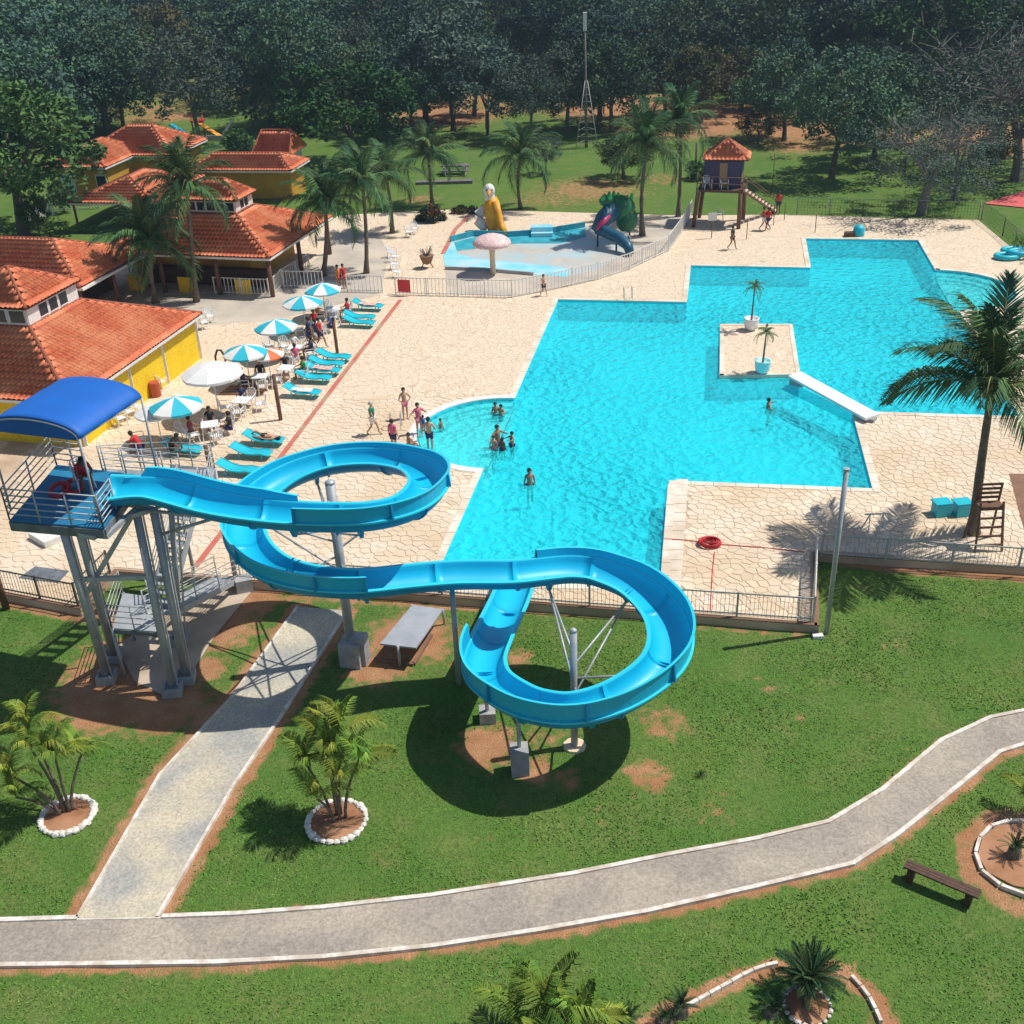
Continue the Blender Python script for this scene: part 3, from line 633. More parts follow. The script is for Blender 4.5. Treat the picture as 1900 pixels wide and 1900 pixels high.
def guard(a, b, side):
    mb = MB(); rows = []
    for i in range(a, b+1):
        t, s, u = frame(i); h = walls(i)[0 if side < 0 else 1]; h = max(h, .02); p = SP[i]; z = Vector((0, 0, 1))
        o = side*(W_+.03)
        rows.append([p+s*o+z*.0, p+s*(o+side*.03)+z*h, p+s*(o+side*.11)+z*(h+.01), p+s*(o+side*.11)+z*(h-.02), p+s*(o+side*.065)+z*(h-.025), p+s*(o+side*.035)+z*0])
    k = 6; mb.v = [tuple(q) for r in rows for q in r]
    for x in range(len(rows)-1):
        for j in range(k): mb.f.append((x*k+j, x*k+(j+1) % k, (x+1)*k+(j+1) % k, (x+1)*k+j)); mb.m.append(0 if j == 0 else (2 if j < 4 else 0))
    mb.f += [tuple(range(k)), tuple(range((len(rows)-1)*k, len(rows)*k))]; mb.m += [1, 1]
    return mb.build('splash_guard', [M['slide'], M['slide_shade'], M['slidelip']], slide)
def rib(i, side):
    t, s, u = frame(i); h = walls(i)[0 if side < 0 else 1]; p = SP[i]; z = Vector((0, 0, 1)); o = side*(W_+.05); mb = MB()
    q = [p+s*(o)+z*.02, p+s*(o+side*.16)+z*.02, p+s*(o+side*.09)+z*h, p+s*(o+side*.02)+z*h]
    mb.add([v+t*d for d in (-.03, .03) for v in q], [(0, 1, 2, 3), (7, 6, 5, 4), (0, 4, 5, 1), (1, 5, 6, 2), (2, 6, 7, 3)]); mb.build('guard_rib', M['slide_shade'], slide)
for a, b, sd in ((2, i1-1, -1), (i1, i2, 1), (i3, i4, -1)):
    st = list(range(a, b, SEG))+[b]
    if st[-1]-st[-2] < 4: st.pop(-2)
    for x, y in zip(st, st[1:]): guard(x, y, sd)
    for x in st:
        if (walls(x)[0 if sd < 0 else 1] > .15) and sd*1 and not (sd < 0 and a == 2): rib(x, sd)
# brackets, posts and struts
def cyl(name, a, b, r, parent, mat='steel', n=14, r2=None):
    mb = MB(); mb.tube([a, b], [r, r if r2 is None else r2], n); o = mb.build(name, M[mat], parent, smooth=False)
    for p in o.data.polygons: p.use_smooth = len(p.vertices) == 4
    return o
def under(i): t, s, u = frame(i); return SP[i]-u*(D_+TH)
def bracket(i):
    q = under(i); mb = MB(); t, s, u = frame(i)
    mb.add([q+s*x+t*y+Vector((0, 0, z)) for x, y, z in ((-.3, -.06, .10), (.3, -.06, .10), (.3, .06, .10), (-.3, .06, .10), (-.05, -.06, -.28), (.05, -.06, -.28), (.05, .06, -.28), (-.05, .06, -.28))],
           [(0, 1, 5, 4), (1, 2, 6, 5), (2, 3, 7, 6), (3, 0, 4, 7), (4, 5, 6, 7)]); mb.build('bracket', M['slide_shade'], slide)
    return q-Vector((0, 0, .22))
def strut(post_xy, i, dz1=-.35, dz2=-1.0, r=.035):
    q = bracket(i); z = q.z
    cyl('strut', (post_xy[0], post_xy[1], z+dz1+.45), q, r, slide, n=8)
    cyl('strut', (post_xy[0], post_xy[1], z+dz2), q, r, slide, n=8)
b1 = G(655, 1225, LZ); z1 = ZT(b1, 893)
cyl('support_post', (b1.x, b1.y, LZ), (b1.x, b1.y, z1-.06), .16, slide)
mb = MB(); mb.lathe((b1.x, b1.y, z1-.06), [(.165, 0), (.16, .04), (.10, .09), (.001, .11)], 14); mb.build('post_cap', M['steel'], slide, smooth=True)
b2 = G(1066, 1385, LZ); z2 = ZT(b2, 1168)
cyl('support_post', (b2.x, b2.y, LZ), (b2.x, b2.y, z2-.06), .105, slide)
mb = MB(); mb.lathe((b2.x, b2.y, z2-.06), [(.11, 0), (.10, .05), (.06, .09), (.001, .10)], 14); mb.build('post_cap', M['steel'], slide, smooth=True)
def footing(px, py, w, h, lean=0, z=LZ, rz=.1, tall=None):
    c = G(px, py, z); mb = MB(); mb.box((c.x, c.y, z+h/2-.05), (w, w, h+.1), rz)
    return mb.build('footing', M['footing'], slide)
mb = MB(); mb.box((b1.x+.05, b1.y-.05, LZ+.42), (.72, .8, .95), -.25); mb.box((b1.x+.3, b1.y-.1, LZ+.5), (.5, .45, 1.15), -.25); mb.build('footing', M['footing'], slide)
mb = MB(); mb.lathe((b2.x, b2.y, LZ-.05), [(.36, 0), (.34, .12), (.001, .13)], 9); mb.build('footing', M['stone'], slide)
cA, cB = near_idx(1025, 1052, 3.6, NS//2), near_idx(1165, 1075, 3.4, NS//2)
for px, py, z in ((1020, 1052, 3.7), (1163, 1078, 3.4), (1235, 1215, 2.9), (1095, 1300, 2.6)):
    strut((b2.x, b2.y), near_idx(px, py, z, NS//2))
strut((b1.x, b1.y), near_idx(548, 953, 6.2, 0, NS//3)); strut((b1.x, b1.y), near_idx(665, 953, 6.1, 0, NS//3))
strut((b1.x, b1.y), near_idx(765, 870, 5.8, 0, NS//2)); strut((b1.x, b1.y), near_idx(585, 860, 5.4, 0, NS//2))
strut((b1.x, b1.y), near_idx(505, 1050, 4.5, NS//4, NS)); strut((b1.x, b1.y), near_idx(680, 1077, 4.2, NS//4, NS)); strut((b1.x, b1.y), near_idx(470, 930, 5, NS//4, NS//2))
# short posts on blocks under the second loop
k_ = near_idx(955, 1293, 2.4, NS//2); q = bracket(k_); c = G(965, 1428, LZ)
cyl('support_post', (c.x, c.y, LZ+.7), (c.x+(q.x-c.x)*.35, c.y+(q.y-c.y)*.35, q.z+.15), .06, slide)
mb = MB(); mb.box((c.x, c.y-.05, LZ+.4), (.52, .52, .95), .05); mb.build('footing', M['footing'], slide)
c = G(905, 1335, LZ); k_ = near_idx(898, 1222, 2.15, NS//2); q = bracket(k_)
cyl('support_post', (c.x, c.y, LZ+.2), (q.x, q.y, q.z), .06, slide); mb = MB(); mb.box((c.x, c.y, LZ+.15), (.5, .5, .5), .05); mb.build('footing', M['footing'], slide)
k_ = near_idx(940, 1120, 1.5, NS//2); q = bracket(k_); cyl('support_post', (q.x, q.y, LZ), q, .06, slide)
k_ = near_idx(965, 1060, .9, NS//2); q = bracket(k_); cyl('support_post', (q.x, q.y, -.2), q, .06, slide)
k_ = near_idx(845, 1062, 4, NS//3); q = bracket(k_); c = G(862, 1170, LZ); 
cyl('support_post', (q.x, q.y, LZ), q, .085, slide)
# water running in the flume end
"""SLIDE TOWER"""
tz = 6.47
tower = empty('slide_tower', G(270, 1265, LZ), 'grey steel slide tower with open platform, stairs and bent blue canopy', 'tower')
fl, fr, br, bl = G(18, 965, tz), G(192, 980, tz), G(232, 880, tz), G(105, 862, tz)
br = fr + (bl-fl)*.92; 
mb = MB(); mb.prism([fl.xy, fr.xy, br.xy, bl.xy], tz-.05, tz); mb.build('platform_floor', nmat('blue_rubber_floor', (.01, .20, .38), .7, (.01, .15, .30), 1.5), tower)
for a, b in ((fl, fr), (fr, br), (br, bl), (bl, fl), ((fl+bl)/2, (fr+br)/2)):
    mb = MB(); mb.bar(a-Vector((0, 0, .2)), b-Vector((0, 0, .2)), .1, .28); mb.build('floor_beam', M['steeldark'], tower)
def rail_run(a, b, h=1.05, nr=5, npst=2, parent=None, r=.022, mat='steel', skip=()):
    a, b = Vector(a), Vector(b)
    for i in range(npst):
        q = a.lerp(b, i/(npst-1)); cyl('rail_post', q, q+Vector((0, 0, h)), r*1.3, parent, mat, 6)
    for j in range(nr):
        z = Vector((0, 0, h*(j+1)/nr)); cyl('rail', a+z, b+z, r, parent, mat, 6)
rail_run(fl, fr, parent=tower, npst=4); rail_run(fl, bl, parent=tower, npst=3); rail_run(fr, fr.lerp(br, .33), parent=tower, nr=6); rail_run(bl, bl.lerp(br, .35), parent=tower)
# canopy, a barrel vault on four posts
cr0, cr1 = G(147, 815, 9.15), G(262, 738, 9.15)
cdir = (cr1-cr0); cw = Vector((-cdir.y, cdir.x, 0)).normalized(); 
if cw.x > 0: cw = -cw
Wc = 3.15; vs = []; n = 14; mb = MB(); rows = 12
for u in range(rows+1):
    for j in range(n+1):
        a = math.pi*j/n; vs.append(cr0+cdir*(u/rows)+cw*(Wc/2-Wc/2*math.cos(a))+Vector((0, 0, .50*math.sin(a)**.9 - .02*math.sin(u*math.pi*4/rows)**2)))
mb.add(vs, [(u*(n+1)+j, u*(n+1)+j+1, (u+1)*(n+1)+j+1, (u+1)*(n+1)+j) for u in range(rows) for j in range(n)])
can = mb.build('canopy', M['canvas'], tower, smooth=True); sm_ = can.modifiers.new('thick', 'SOLIDIFY'); sm_.thickness = .03
for u in (0.0, 1.0):
    q = cr0+cdir*u; mb = MB(); arc_ = [q+cw*(Wc/2-(Wc/2)*math.cos(math.pi*j/n))+Vector((0, 0, .50*math.sin(math.pi*j/n)**.9)) for j in range(n+1)]; low = [q+cw*(Wc/2-(Wc/2)*math.cos(math.pi*j/n))-Vector((0, 0, .06)) for j in range(n+1)]
    mb.add(arc_+low, [(j, j+1, n+2+j, n+1+j) for j in range(n)]); mb.build('canopy_end', M['canvas'], tower)
for u in (0, .33, .66, 1):
    mb = MB(); mb.tube([cr0+cdir*u+cw*(Wc/2-(Wc/2-.04)*math.cos(math.pi*j/n))+Vector((0, 0, .47*math.sin(math.pi*j/n)**.9-.03)) for j in range(n+1)], .03, 6); mb.build('canopy_hoop', M['steel'], tower)
for q in (cr0, cr1, cr0+cw*Wc, cr1+cw*Wc):
    cyl('canopy_post', (q.x, q.y, tz), q, .035, tower, n=8)
for s_ in (0, 1): cyl('canopy_rail', cr0+cw*Wc*s_, cr1+cw*Wc*s_, .03, tower, n=6)
# columns
colb = [((200, 1262), fl.lerp(fr, .42)+(bl-fl)*.12), ((212, 1222), fl.lerp(fr, .45)+(bl-fl)*.75), ((322, 1285), None), ((346, 1262), None), ((335, 1190), None)]
ctop = [G(118, 985, 6.2), G(148, 985, 6.2), G(252, 945, 6.25), G(285, 945, 6.2), G(318, 950, 6.1)]
for i, (pb, _) in enumerate(colb):
    b = G(*pb, LZ); t_ = ctop[i] if i < 2 else b.lerp(ctop[i], 1)
    cyl('column', b, t_, .13 if i != 4 else .09, tower)
    mb = MB(); mb.box((b.x, b.y, LZ+.12), (.6, .6, .34), .1); mb.build('footing', M['footing'], tower)
    mb = MB(); mb.box((b.x, b.y, LZ+.31), (.42, .42, .035), .1); [mb.lathe((b.x+dx, b.y+dy, LZ+.32), [(.025, 0), (.025, .05), (.001, .06)], 6) for dx in (-.15, .15) for dy in (-.15, .15)]; mb.build('base_plate', M['steeldark'], tower)
    mb = MB(); mb.bar(b+Vector((.2, -.05, 0)), t_+Vector((.2, -.05, 0)), .05, .05); mb.build('column_fin', M['steel'], tower)
ct = ctop
for a, b in ((ct[0].lerp(G(200, 1262, LZ), .42), ct[2]), (ct[1], ct[3]), (ct[0].lerp(G(200, 1262, LZ), .3), ct[2].lerp(G(322, 1285, LZ), .35)), (ct[2], fr-Vector((0, 0, .3))), (ct[3], fr.lerp(br, .6)-Vector((0, 0, .3))), (ct[0], fr-Vector((.3, 0, .3)))):
    mb = MB(); mb.bar(a, b, .12, .14); mb.build('brace', M['steel'], tower)
# long arms that carry the start of the flume
q = under(near_idx(420, 937, 6.36, 0, NS//4)); q2 = under(near_idx(330, 912, 6.5, 0, NS//4))
for a, b in ((ct[2], q), (ct[3]-Vector((0, 0, .9)), q), (ct[4], q2), (ct[2]-Vector((0, 0, .2)), q2)):
    cyl('flume_arm', a, b, .055, tower, n=8)
# stairs: ground -> low landing -> high landing -> platform
def landing(c4, z, name='landing'):
    mb = MB(); mb.prism([p.xy for p in c4], z-.06, z); mb.build(name, M['steel'], tower)
    for a, b in zip(c4, c4[1:]+c4[:1]):
        m_ = MB(); m_.bar(Vector((a.x, a.y, z-.12)), Vector((b.x, b.y, z-.12)), .06, .16); m_.build('landing_beam', M['steeldark'], tower)
def stairs(a, b, w, n, side=None):
    a, b = Vector(a), Vector(b); d = (b-a); h = Vector((d.x, d.y, 0)).normalized(); s = Vector((h.y, -h.x, 0))
    for k in (-1, 1):
        m_ = MB(); m_.bar(a+s*w/2*k, b+s*w/2*k, .05, .2); m_.build('stringer', M['steel'], tower)
        for j in range(1, 5): cyl('handrail', a+s*w/2*k+Vector((0, 0, .22*j)), b+s*w/2*k+Vector((0, 0, .22*j)), .018, tower, n=6)
        for j in range(4): q = a.lerp(b, j/3)+s*w/2*k; cyl('rail_post', q, q+Vector((0, 0, .92)), .025, tower, n=6)
    rz = math.atan2(h.y, h.x)
    for i in range(n):
        q = a.lerp(b, (i+.5)/n); m_ = MB(); m_.box(q, (.26, w-.06, .035), rz); m_.build('stair_tread', M['steel'], tower)
L1 = [G(208, 1165, 1.7), G(292, 1172, 1.7), G(300, 1110, 1.7), G(228, 1100, 1.7)]
landing(L1, 1.7); rail_run(L1[0], L1[1], .9, 4, 3, tower, .018); rail_run(L1[0], L1[3], .9, 4, 2, tower, .018)
L2 = [G(318, 905, 4.6), G(392, 912, 4.6), G(398, 868, 4.6), G(318, 862, 4.6)]
landing(L2, 4.6); rail_run(L2[3], L2[2], .9, 4, 3, tower, .018); rail_run(L2[1], L2[2], .9, 4, 2, tower, .018)
mid = lambda a, b: (a+b)/2
stairs(G(425, 1072, 0), mid(L1[1], L1[2]), .95, 9)
stairs(mid(L1[2], L1[1]).lerp(L1[2], .6), mid(L2[0], L2[1]), .8, 14)
stairs(mid(L2[0], L2[3]), br.lerp(bl, .3), .8, 8)
for pb, i in (((352, 1095), 0), ((405, 1068), 1)):
    q = L2[2] if i else L2[3]; cyl('column', (q.x, q.y, 0), q, .07, tower, n=8)
for q in (L1[0], L1[3]): cyl('column', (q.x, q.y, LZ), q, .06, tower, n=8)
rail_run(L2[3]+Vector((0, 0, 0)), br.lerp(bl, .4), .9, 4, 3, tower, .018)
mb = MB(); c = G(455, 1095, LZ); mb.box((c.x, c.y, LZ+.25), (.6, .5, .6), .3); tag(mb.build('concrete_block', M['footing']), 'grey concrete block at the foot of the tower stairs beside the fence', 'block')
# tilted board on a frame beside the pump pit
brd = empty('tilted_board', G(760, 1190, LZ), 'grey sloping board on a metal leg over a dug earth pit', 'board')
c4 = [G(765, 1122, .35), G(822, 1130, .35), G(772, 1202, .55), G(705, 1194, .55)]
mb = MB(); mb.add([p for p in c4]+[p-Vector((0, 0, .06)) for p in c4], [(3, 2, 1, 0), (4, 5, 6, 7), (0, 1, 5, 4), (1, 2, 6, 5), (2, 3, 7, 6), (3, 0, 4, 7)]); mb.build('board_top', M['board'], brd)
m_ = (c4[2]+c4[3])/2; cyl('leg', (m_.x, m_.y, LZ), m_, .05, brd, n=8)
for q in (c4[0], c4[1]): cyl('leg', (q.x, q.y, LZ), q, .04, brd, n=8)
mb = MB(); a, b = G(695, 1225, LZ), G(768, 1235, LZ); mb.bar(a+Vector((0, 0, .05)), b+Vector((0, 0, .05)), .12, .12); mb.bar(b+Vector((0, 0, .05)), G(800, 1180, LZ)+Vector((0, 0, .05)), .12, .12); mb.build('frame', M['brownfloor'], brd)
"""BUILDINGS"""
def tile_face(parent, P, tw=.27, tl=.42, name='roof_tiles'):
    P = [Vector(p) for p in P]; o = P[0]; u = (P[1]-P[0]).normalized(); n = None
    for q in P[2:]:
        c = u.cross(q-o)
        if c.length > .1: n = c.normalized(); break
    if n.z < 0: n = -n
    v = n.cross(u); 
    if v.dot(P[2]-o) < 0: v = -v
    Q = [((p-o).dot(u), (p-o).dot(v)) for p in P]
    u0, u1 = min(q[0] for q in Q), max(q[0] for q in Q); v1 = max(q[1] for q in Q)
    nu = int((u1-u0)/(tw/4))+1; nv = int(v1/tl)+1
    us = u0+np.arange(nu+1)*tw/4; V = []; F = []
    for r in range(nv):
        a, b = r*tl-.03, min((r+1)*tl, v1+.02)
        for vv, dz in ((a, .05), (b, .0)):
            h = .085*np.abs(np.sin(np.pi*(us-u0)/tw))+dz*1.3 + .008*np.sin(us*7+r*1.7)
            V.append(np.stack([us, np.full(nu+1, vv), h], 1))
    V = np.concatenate(V)
    for r in range(nv):
        b0 = (2*r)*(nu+1); j = np.arange(nu); cm = np.stack([us[:-1]+tw/8, np.full(nu, (r+.5)*tl)], 1)
        ok = np.array([inside(c, Q) for c in cm])
        F.append(np.stack([b0+j, b0+j+1, b0+nu+1+j+1, b0+nu+1+j], 1)[ok])
        if r: F.append(np.stack([b0-(nu+1)+j, b0-(nu+1)+j+1, b0+j+1, b0+j], 1)[ok])
        else: F.append(np.stack([b0+j, b0+j+1, b0+j+1, b0+j], 1)[:0])
    F = np.concatenate(F); off = parent.location
    W = np.array(o)[None]+V[:, :1]*np.array(u)[None]+V[:, 1:2]*np.array(v)[None]+V[:, 2:]*np.array(n)[None]-np.array(off)[None]
    o_ = npmesh(name, W, F, M['tile'], parent, kind='stuff')
    m_ = MB(); k = len(P); d = n*.06; m_.add([p-n*.005 for p in P]+[p-d-n*.02 for p in P], [tuple(range(k)), tuple(range(k, 2*k))[::-1]]+[(i, (i+1) % k, k+(i+1) % k, k+i) for i in range(k)])
    m_.build('roof_boards', M['darkwood'], parent)
    return o_
def ridge(parent, a, b, r=.11):
    a, b = Vector(a), Vector(b); L = (b-a).length; n = max(2, int(L/.4)); pts = []; rs = []
    for i in range(n):
        pts += [a.lerp(b, i/n), a.lerp(b, (i+.96)/n)]; rs += [r*1.04, r*.96]
    mb = MB(); mb.tube([p+Vector((0, 0, .03)) for p in pts], rs, 7); mb.build('ridge_tiles', M['ridge'], parent)
def hip(root, o, u, Lu, Lv, z0, z1, iu0, iu1, iv0, iv1):      # o near-right eave corner, u away, v left
    v = Vector((-u.y, u.x, 0)); e = lambda a, b, z: Vector((o.x, o.y, 0))+u*a+v*b+Vector((0, 0, z))
    E = [e(0, 0, z0), e(Lu, 0, z0), e(Lu, Lv, z0), e(0, Lv, z0)]
    T = [e(iu0, iv0, z1), e(Lu-iu1, iv0, z1), e(Lu-iu1, Lv-iv1, z1), e(iu0, Lv-iv1, z1)]
    for i in range(4):
        j = (i+1) % 4; P = [E[i], E[j], T[j], T[i]]
        if (T[j]-T[i]).length < .15: P = [E[i], E[j], T[j]]
        tile_face(root, P)
        ridge(root, E[i], T[i])
        if (T[j]-T[i]).length > .15: ridge(root, T[i], T[j], .09)
    m_ = MB()
    for i in range(4): m_.bar(E[i]-Vector((0, 0, .08)), E[(i+1) % 4]-Vector((0, 0, .08)), .06, .14)
    m_.build('fascia', M['whitepaint'], root)
    return E, T, e
def walls_(root, e, a0, a1, b0, b1, z0, z1, mat, name='wall'):
    C_ = [e(a0, b0, 0), e(a1, b0, 0), e(a1, b1, 0), e(a0, b1, 0)]
    for i in range(4):
        m_ = MB(); p, q = C_[i], C_[(i+1) % 4]; m_.bar(Vector((p.x, p.y, (z0+z1)/2)), Vector((q.x, q.y, (z0+z1)/2)), .14, z1-z0); m_.build(name, mat, root)
def lantern(root, T, ext, zl, zap, nwin=(5, 4)):
    c = sum(T, Vector())/4; z1 = T[0].z
    C_ = [Vector((p.x, p.y, 0)) for p in T]
    for i in range(4):
        p, q = C_[i], C_[(i+1) % 4]; L = (q-p).length; d = (q-p).normalized(); out = Vector((d.y, -d.x, 0))
        if L < .5: continue
        m_ = MB(); zc = (z1+zl)/2; m_.bar(Vector((p.x, p.y, zc)), Vector((q.x, q.y, zc)), .1, zl-z1+.1); m_.build('lantern_wall', M['whitepaint'], root)
        n = nwin[i % 2]; m_ = None
        for k in range(n):
            if n > 2 and k in (0, n-1) and i == 0: continue
            a = p+d*L*(k+.12)/n; b = p+d*L*(k+.88)/n
            w_ = MB(); w_.bar(Vector((a.x, a.y, zc+.02))+out*.05, Vector((b.x, b.y, zc+.02))+out*.05, .03, (zl-z1)*.62); fo = w_.build('window', M['darkglass'], root)
            for zz in (-1, 1):
                s_ = MB(); s_.bar(Vector((a.x, a.y, zc+.02+zz*(zl-z1)*.33))+out*.06, Vector((b.x, b.y, zc+.02+zz*(zl-z1)*.33))+out*.06, .05, .05); s_.build('window_frame', M['whitepaint'], fo)
    w = [(C_[i]-Vector((c.x, c.y, 0))) for i in range(4)]
    E = [Vector((c.x, c.y, zl))+x+x.normalized()*ext for x in w]
    L01, L12 = (E[1]-E[0]).length, (E[2]-E[1]).length
    if L01 >= L12: m = L12/2; ru = (E[1]-E[0]).normalized(); r0 = (E[0]+E[3])/2+ru*m; r1 = (E[1]+E[2])/2-ru*m; Tn = [r0, r1, r1, r0]
    else: m = L01/2; ru = (E[2]-E[1]).normalized(); r0 = (E[0]+E[1])/2+ru*m; r1 = (E[3]+E[2])/2-ru*m; Tn = [r0, r0, r1, r1]
    Tn = [Vector((p.x, p.y, zap)) for p in Tn]
    for i in range(4):
        j = (i+1) % 4; P = [E[i], E[j], Tn[j], Tn[i]] if (Tn[j]-Tn[i]).length > .1 else [E[i], E[j], Tn[j]]
        tile_face(root, P); ridge(root, E[i], Tn[i], .09)
    if (Tn[0]-Tn[2]).length > .1: ridge(root, Tn[0], Tn[2], .09)
def posts_(root, e, pts, z, r=.12, mat='postwood'):
    for a, b in pts: q = e(a, b, 0); cyl('post', (q.x, q.y, 0), (q.x, q.y, z), r, root, mat, 8)
# near restaurant
bu = Vector((.256, .967, 0)).normalized(); o1 = G(133, 750, 2.5); e1 = G(375, 582, 2.5); L1u = (e1-o1).dot(bu)
bld = empty('restaurant_building', (o1.x, o1.y, 0), 'yellow restaurant with large terracotta hip roof and a windowed roof lantern beside the umbrellas', 'building')
lt = G(55, 607, 4.45)-o1; bv = Vector((-bu.y, bu.x, 0)); iu0 = lt.dot(bu); iv0 = lt.dot(bv); lt2 = G(140, 556, 4.45)-o1; iu1 = L1u-lt2.dot(bu)
E_, T_, e_ = hip(bld, o1, bu, L1u, iv0*2+4.2, 2.5, 4.45, iu0, iu1, iv0, iv0)
lantern(bld, T_, .35, 5.45, 6.75)
walls_(bld, e_, .7, L1u-.3, .42, iv0*2+3.8, 0, 2.33, M['yellowwall'])
for a in (.75, L1u*.42, L1u*.68, L1u-.35):
    if a < L1u: q = e_(a, .34, 0); m_ = MB(); m_.box((q.x, q.y, 1.2), (.16, .16, 2.4), .2); m_.build('pilaster', M['whitepaint'], bld)
for i in range(26):
    a = .5+i*(L1u-.8)/25; q = e_(a, .38, 2.36); q2 = e_(a, .02, 2.3); m_ = MB(); m_.bar(q, q2, .07, .1); m_.build('rafter_end', M['whitepaint'], bld)
q = e_(.5, 3.5, 0)
for b_ in (3.0, 6.0, 9.0):
    m_ = MB(); p = e_(.6, b_, 1.3); m_.box(p, (1.0, .06, 1.2), math.atan2(bv.y, bv.x)); m_.build('window', M['darkglass'], bld)
# roof behind it
o4 = Vector((-25.2, 64.6, 0)); b4 = empty('dining_hall', (o4.x, o4.y, 0), 'open hall with terracotta roof and white gutter behind the yellow restaurant', 'building')
E4, T4, e4 = hip(b4, o4, bu, 8.2, 13, 2.5, 4.2, 4.1, 4.1, 4.2, 4.2)
walls_(b4, e4, 2, 8, 3, 12.5, 0, 2.4, M['darkwood']); posts_(b4, e4, [(.3, .3), (4, .3), (7.9, .3)], 2.5)
m_ = MB(); m_.bar(e4(0, -.12, 2.42), e4(8.2, -.12, 2.42), .16, .14); m_.build('gutter', M['whitepaint'], b4)
# middle building with lantern
o2 = Vector((-14.62, 68.95, 0)); b2u = Vector((.26, .966, 0)).normalized()
b2_ = empty('snack_bar', (o2.x, o2.y, 0), 'open fronted bar with terracotta hip roof and windowed lantern behind the coconut palms', 'building')
E2, T2, e2 = hip(b2_, o2, b2u, 10.5, 12.5, 2.6, 4.3, 4.0, 4.0, 4.0, 5.0)
lantern(b2_, T2, .35, 5.2, 6.3, (4, 5))
walls_(b2_, e2, 3.0, 9.8, 3.0, 11.5, 0, 2.4, M['ochrewall'])
posts_(b2_, e2, [(.3, .3), (.3, 4), (.3, 8), (.3, 12), (5, .3), (10, .3)], 2.55, .15)
for b_ in (1.8, 5.9, 9.6):
    m_ = MB(); m_.box(e2(.5, b_+.6, .5), (1.1, .1, 1.0), math.atan2(bv.y, bv.x)); m_.build('counter', M['yellowwall'], b2_)
m_ = MB(); m_.box(e2(2.4, 6, .55), (9, .6, 1.1), math.atan2(bv.y, bv.x)); m_.build('bar_counter', M['darkwood'], b2_)
# far yellow house and the covered walks
o3 = G(215, 372, 0); o3 = Vector((-34.0, 98.2, 0)); u3 = Vector((.2, .98, 0)).normalized()
b3 = empty('yellow_house', (o3.x, o3.y, 0), 'ochre yellow house with white framed windows under a terracotta roof at the back left', 'building')
E3, T3, e3 = hip(b3, o3+Vector((.5, -.8, 0)), u3, 8, 5.6, 3.0, 4.5, 2.8, 2.8, 2.8, 2.8)
walls_(b3, e3, .8, 7.4, .5, 5.1, 0, 2.9, M['ochrewall'])
for a, b_, sx, sy in ((.7, 4.2, 1.1, 1.5), (.7, 1.0, .8, 1.3)):
    m_ = MB(); m_.box(e3(a, b_, 1.5), (sx+.25, .07, sy+.25), math.atan2(-u3.x, u3.y)); m_.build('window_frame', M['whitepaint'], b3)
    m_ = MB(); m_.box(e3(a-.05, b_, 1.5), (sx, .07, sy), math.atan2(-u3.x, u3.y)); m_.build('window', M['darkglass'] if b_ < 2 else M['shallowtile'], b3)
oW = Vector((-28.8, 101.5, 0)); bw = empty('long_house', (oW.x, oW.y, 0), 'long terracotta roofed wing behind the yellow house running to the right', 'building')
EW, TW, eW = hip(bw, oW, u3, 7.5, 9, 3.0, 5.0, 3.75, 3.75, 3.4, 3.4); walls_(bw, eW, .6, 7, .6, 8.6, 0, 3, M['ochrewall'])
oc = Vector((-26.6, 86.5, 0)); bc = empty('covered_walk', (oc.x, oc.y, 0), 'low terracotta veranda roof between the yellow house and the bar', 'roof')
hip(bc, oc, u3, 9.5, 7.2, 2.3, 3.6, 3.5, 3.5, 3.6, 3.6); 
for a, b_ in ((0.3, .3), (9, .3), (9, 7), (.3, 7)): q = oc+u3*a+Vector((-u3.y, u3.x, 0))*b_; cyl('post', (q.x, q.y, 0), (q.x, q.y, 2.3), .1, bc, 'postwood', 8)
od = Vector((-17.3, 95, 0)); bd = empty('kiosk_wing', (od.x, od.y, 0), 'low ochre wing with a long narrow terracotta roof in front of the playground', 'building')
Ed, Td, ed = hip(bd, od, u3, 4.6, 9.5, 2.6, 3.6, 2.3, 2.3, 1.8, 1.8); walls_(bd, ed, 1.0, 4.2, .6, 9, 0, 2.5, M['ochrewall'])
oe = Vector((-18.4, 101.5, 0)); be = empty('small_roofed_gable', (oe.x, oe.y, 0), 'small steep terracotta roofed hut with white gable edge right of the playground', 'hut')
Ee, Te, ee = hip(be, oe, u3, 4.2, 3.6, 2.7, 4.4, 2.1, 2.1, .4, .4); walls_(be, ee, .4, 3.8, .4, 3.2, 0, 2.6, M['whitepaint'])
"""CHILDREN'S POOL AREA"""
wade = MB(); KP = [G(x, y, 0).xy for x, y in ((826, 500), (822, 470), (838, 446), (880, 434), (960, 428), (1080, 418), (1120, 424), (1165, 440), (1160, 470), (1110, 500), (1050, 514))]
poly_sheet(wade, KP[::-1], [], .012)
kp = tag(wade.build('wading_pool', M['wadepale']), kind='structure')
bw_ = MB(); poly_sheet(bw_, [G(x, y, 0).xy for x, y in ((826, 500), (822, 470), (836, 450), (850, 452), (846, 470), (880, 480), (960, 487), (1020, 494), (1060, 500), (1050, 514))][::-1], [], .018); bw_.build('painted_floor', M['wadeblue'], kp)
cw_ = MB(); poly_sheet(cw_, [G(x, y, 0).xy for x, y in ((842, 450), (880, 440), (960, 434), (1085, 424), (1088, 440), (1040, 452), (960, 452), (880, 462), (848, 466))][::-1], [], .022); cw_.build('shaded_channel', M['wadeteal'], kp)  # flat teal sheet carrying the shaded wall tone as colour
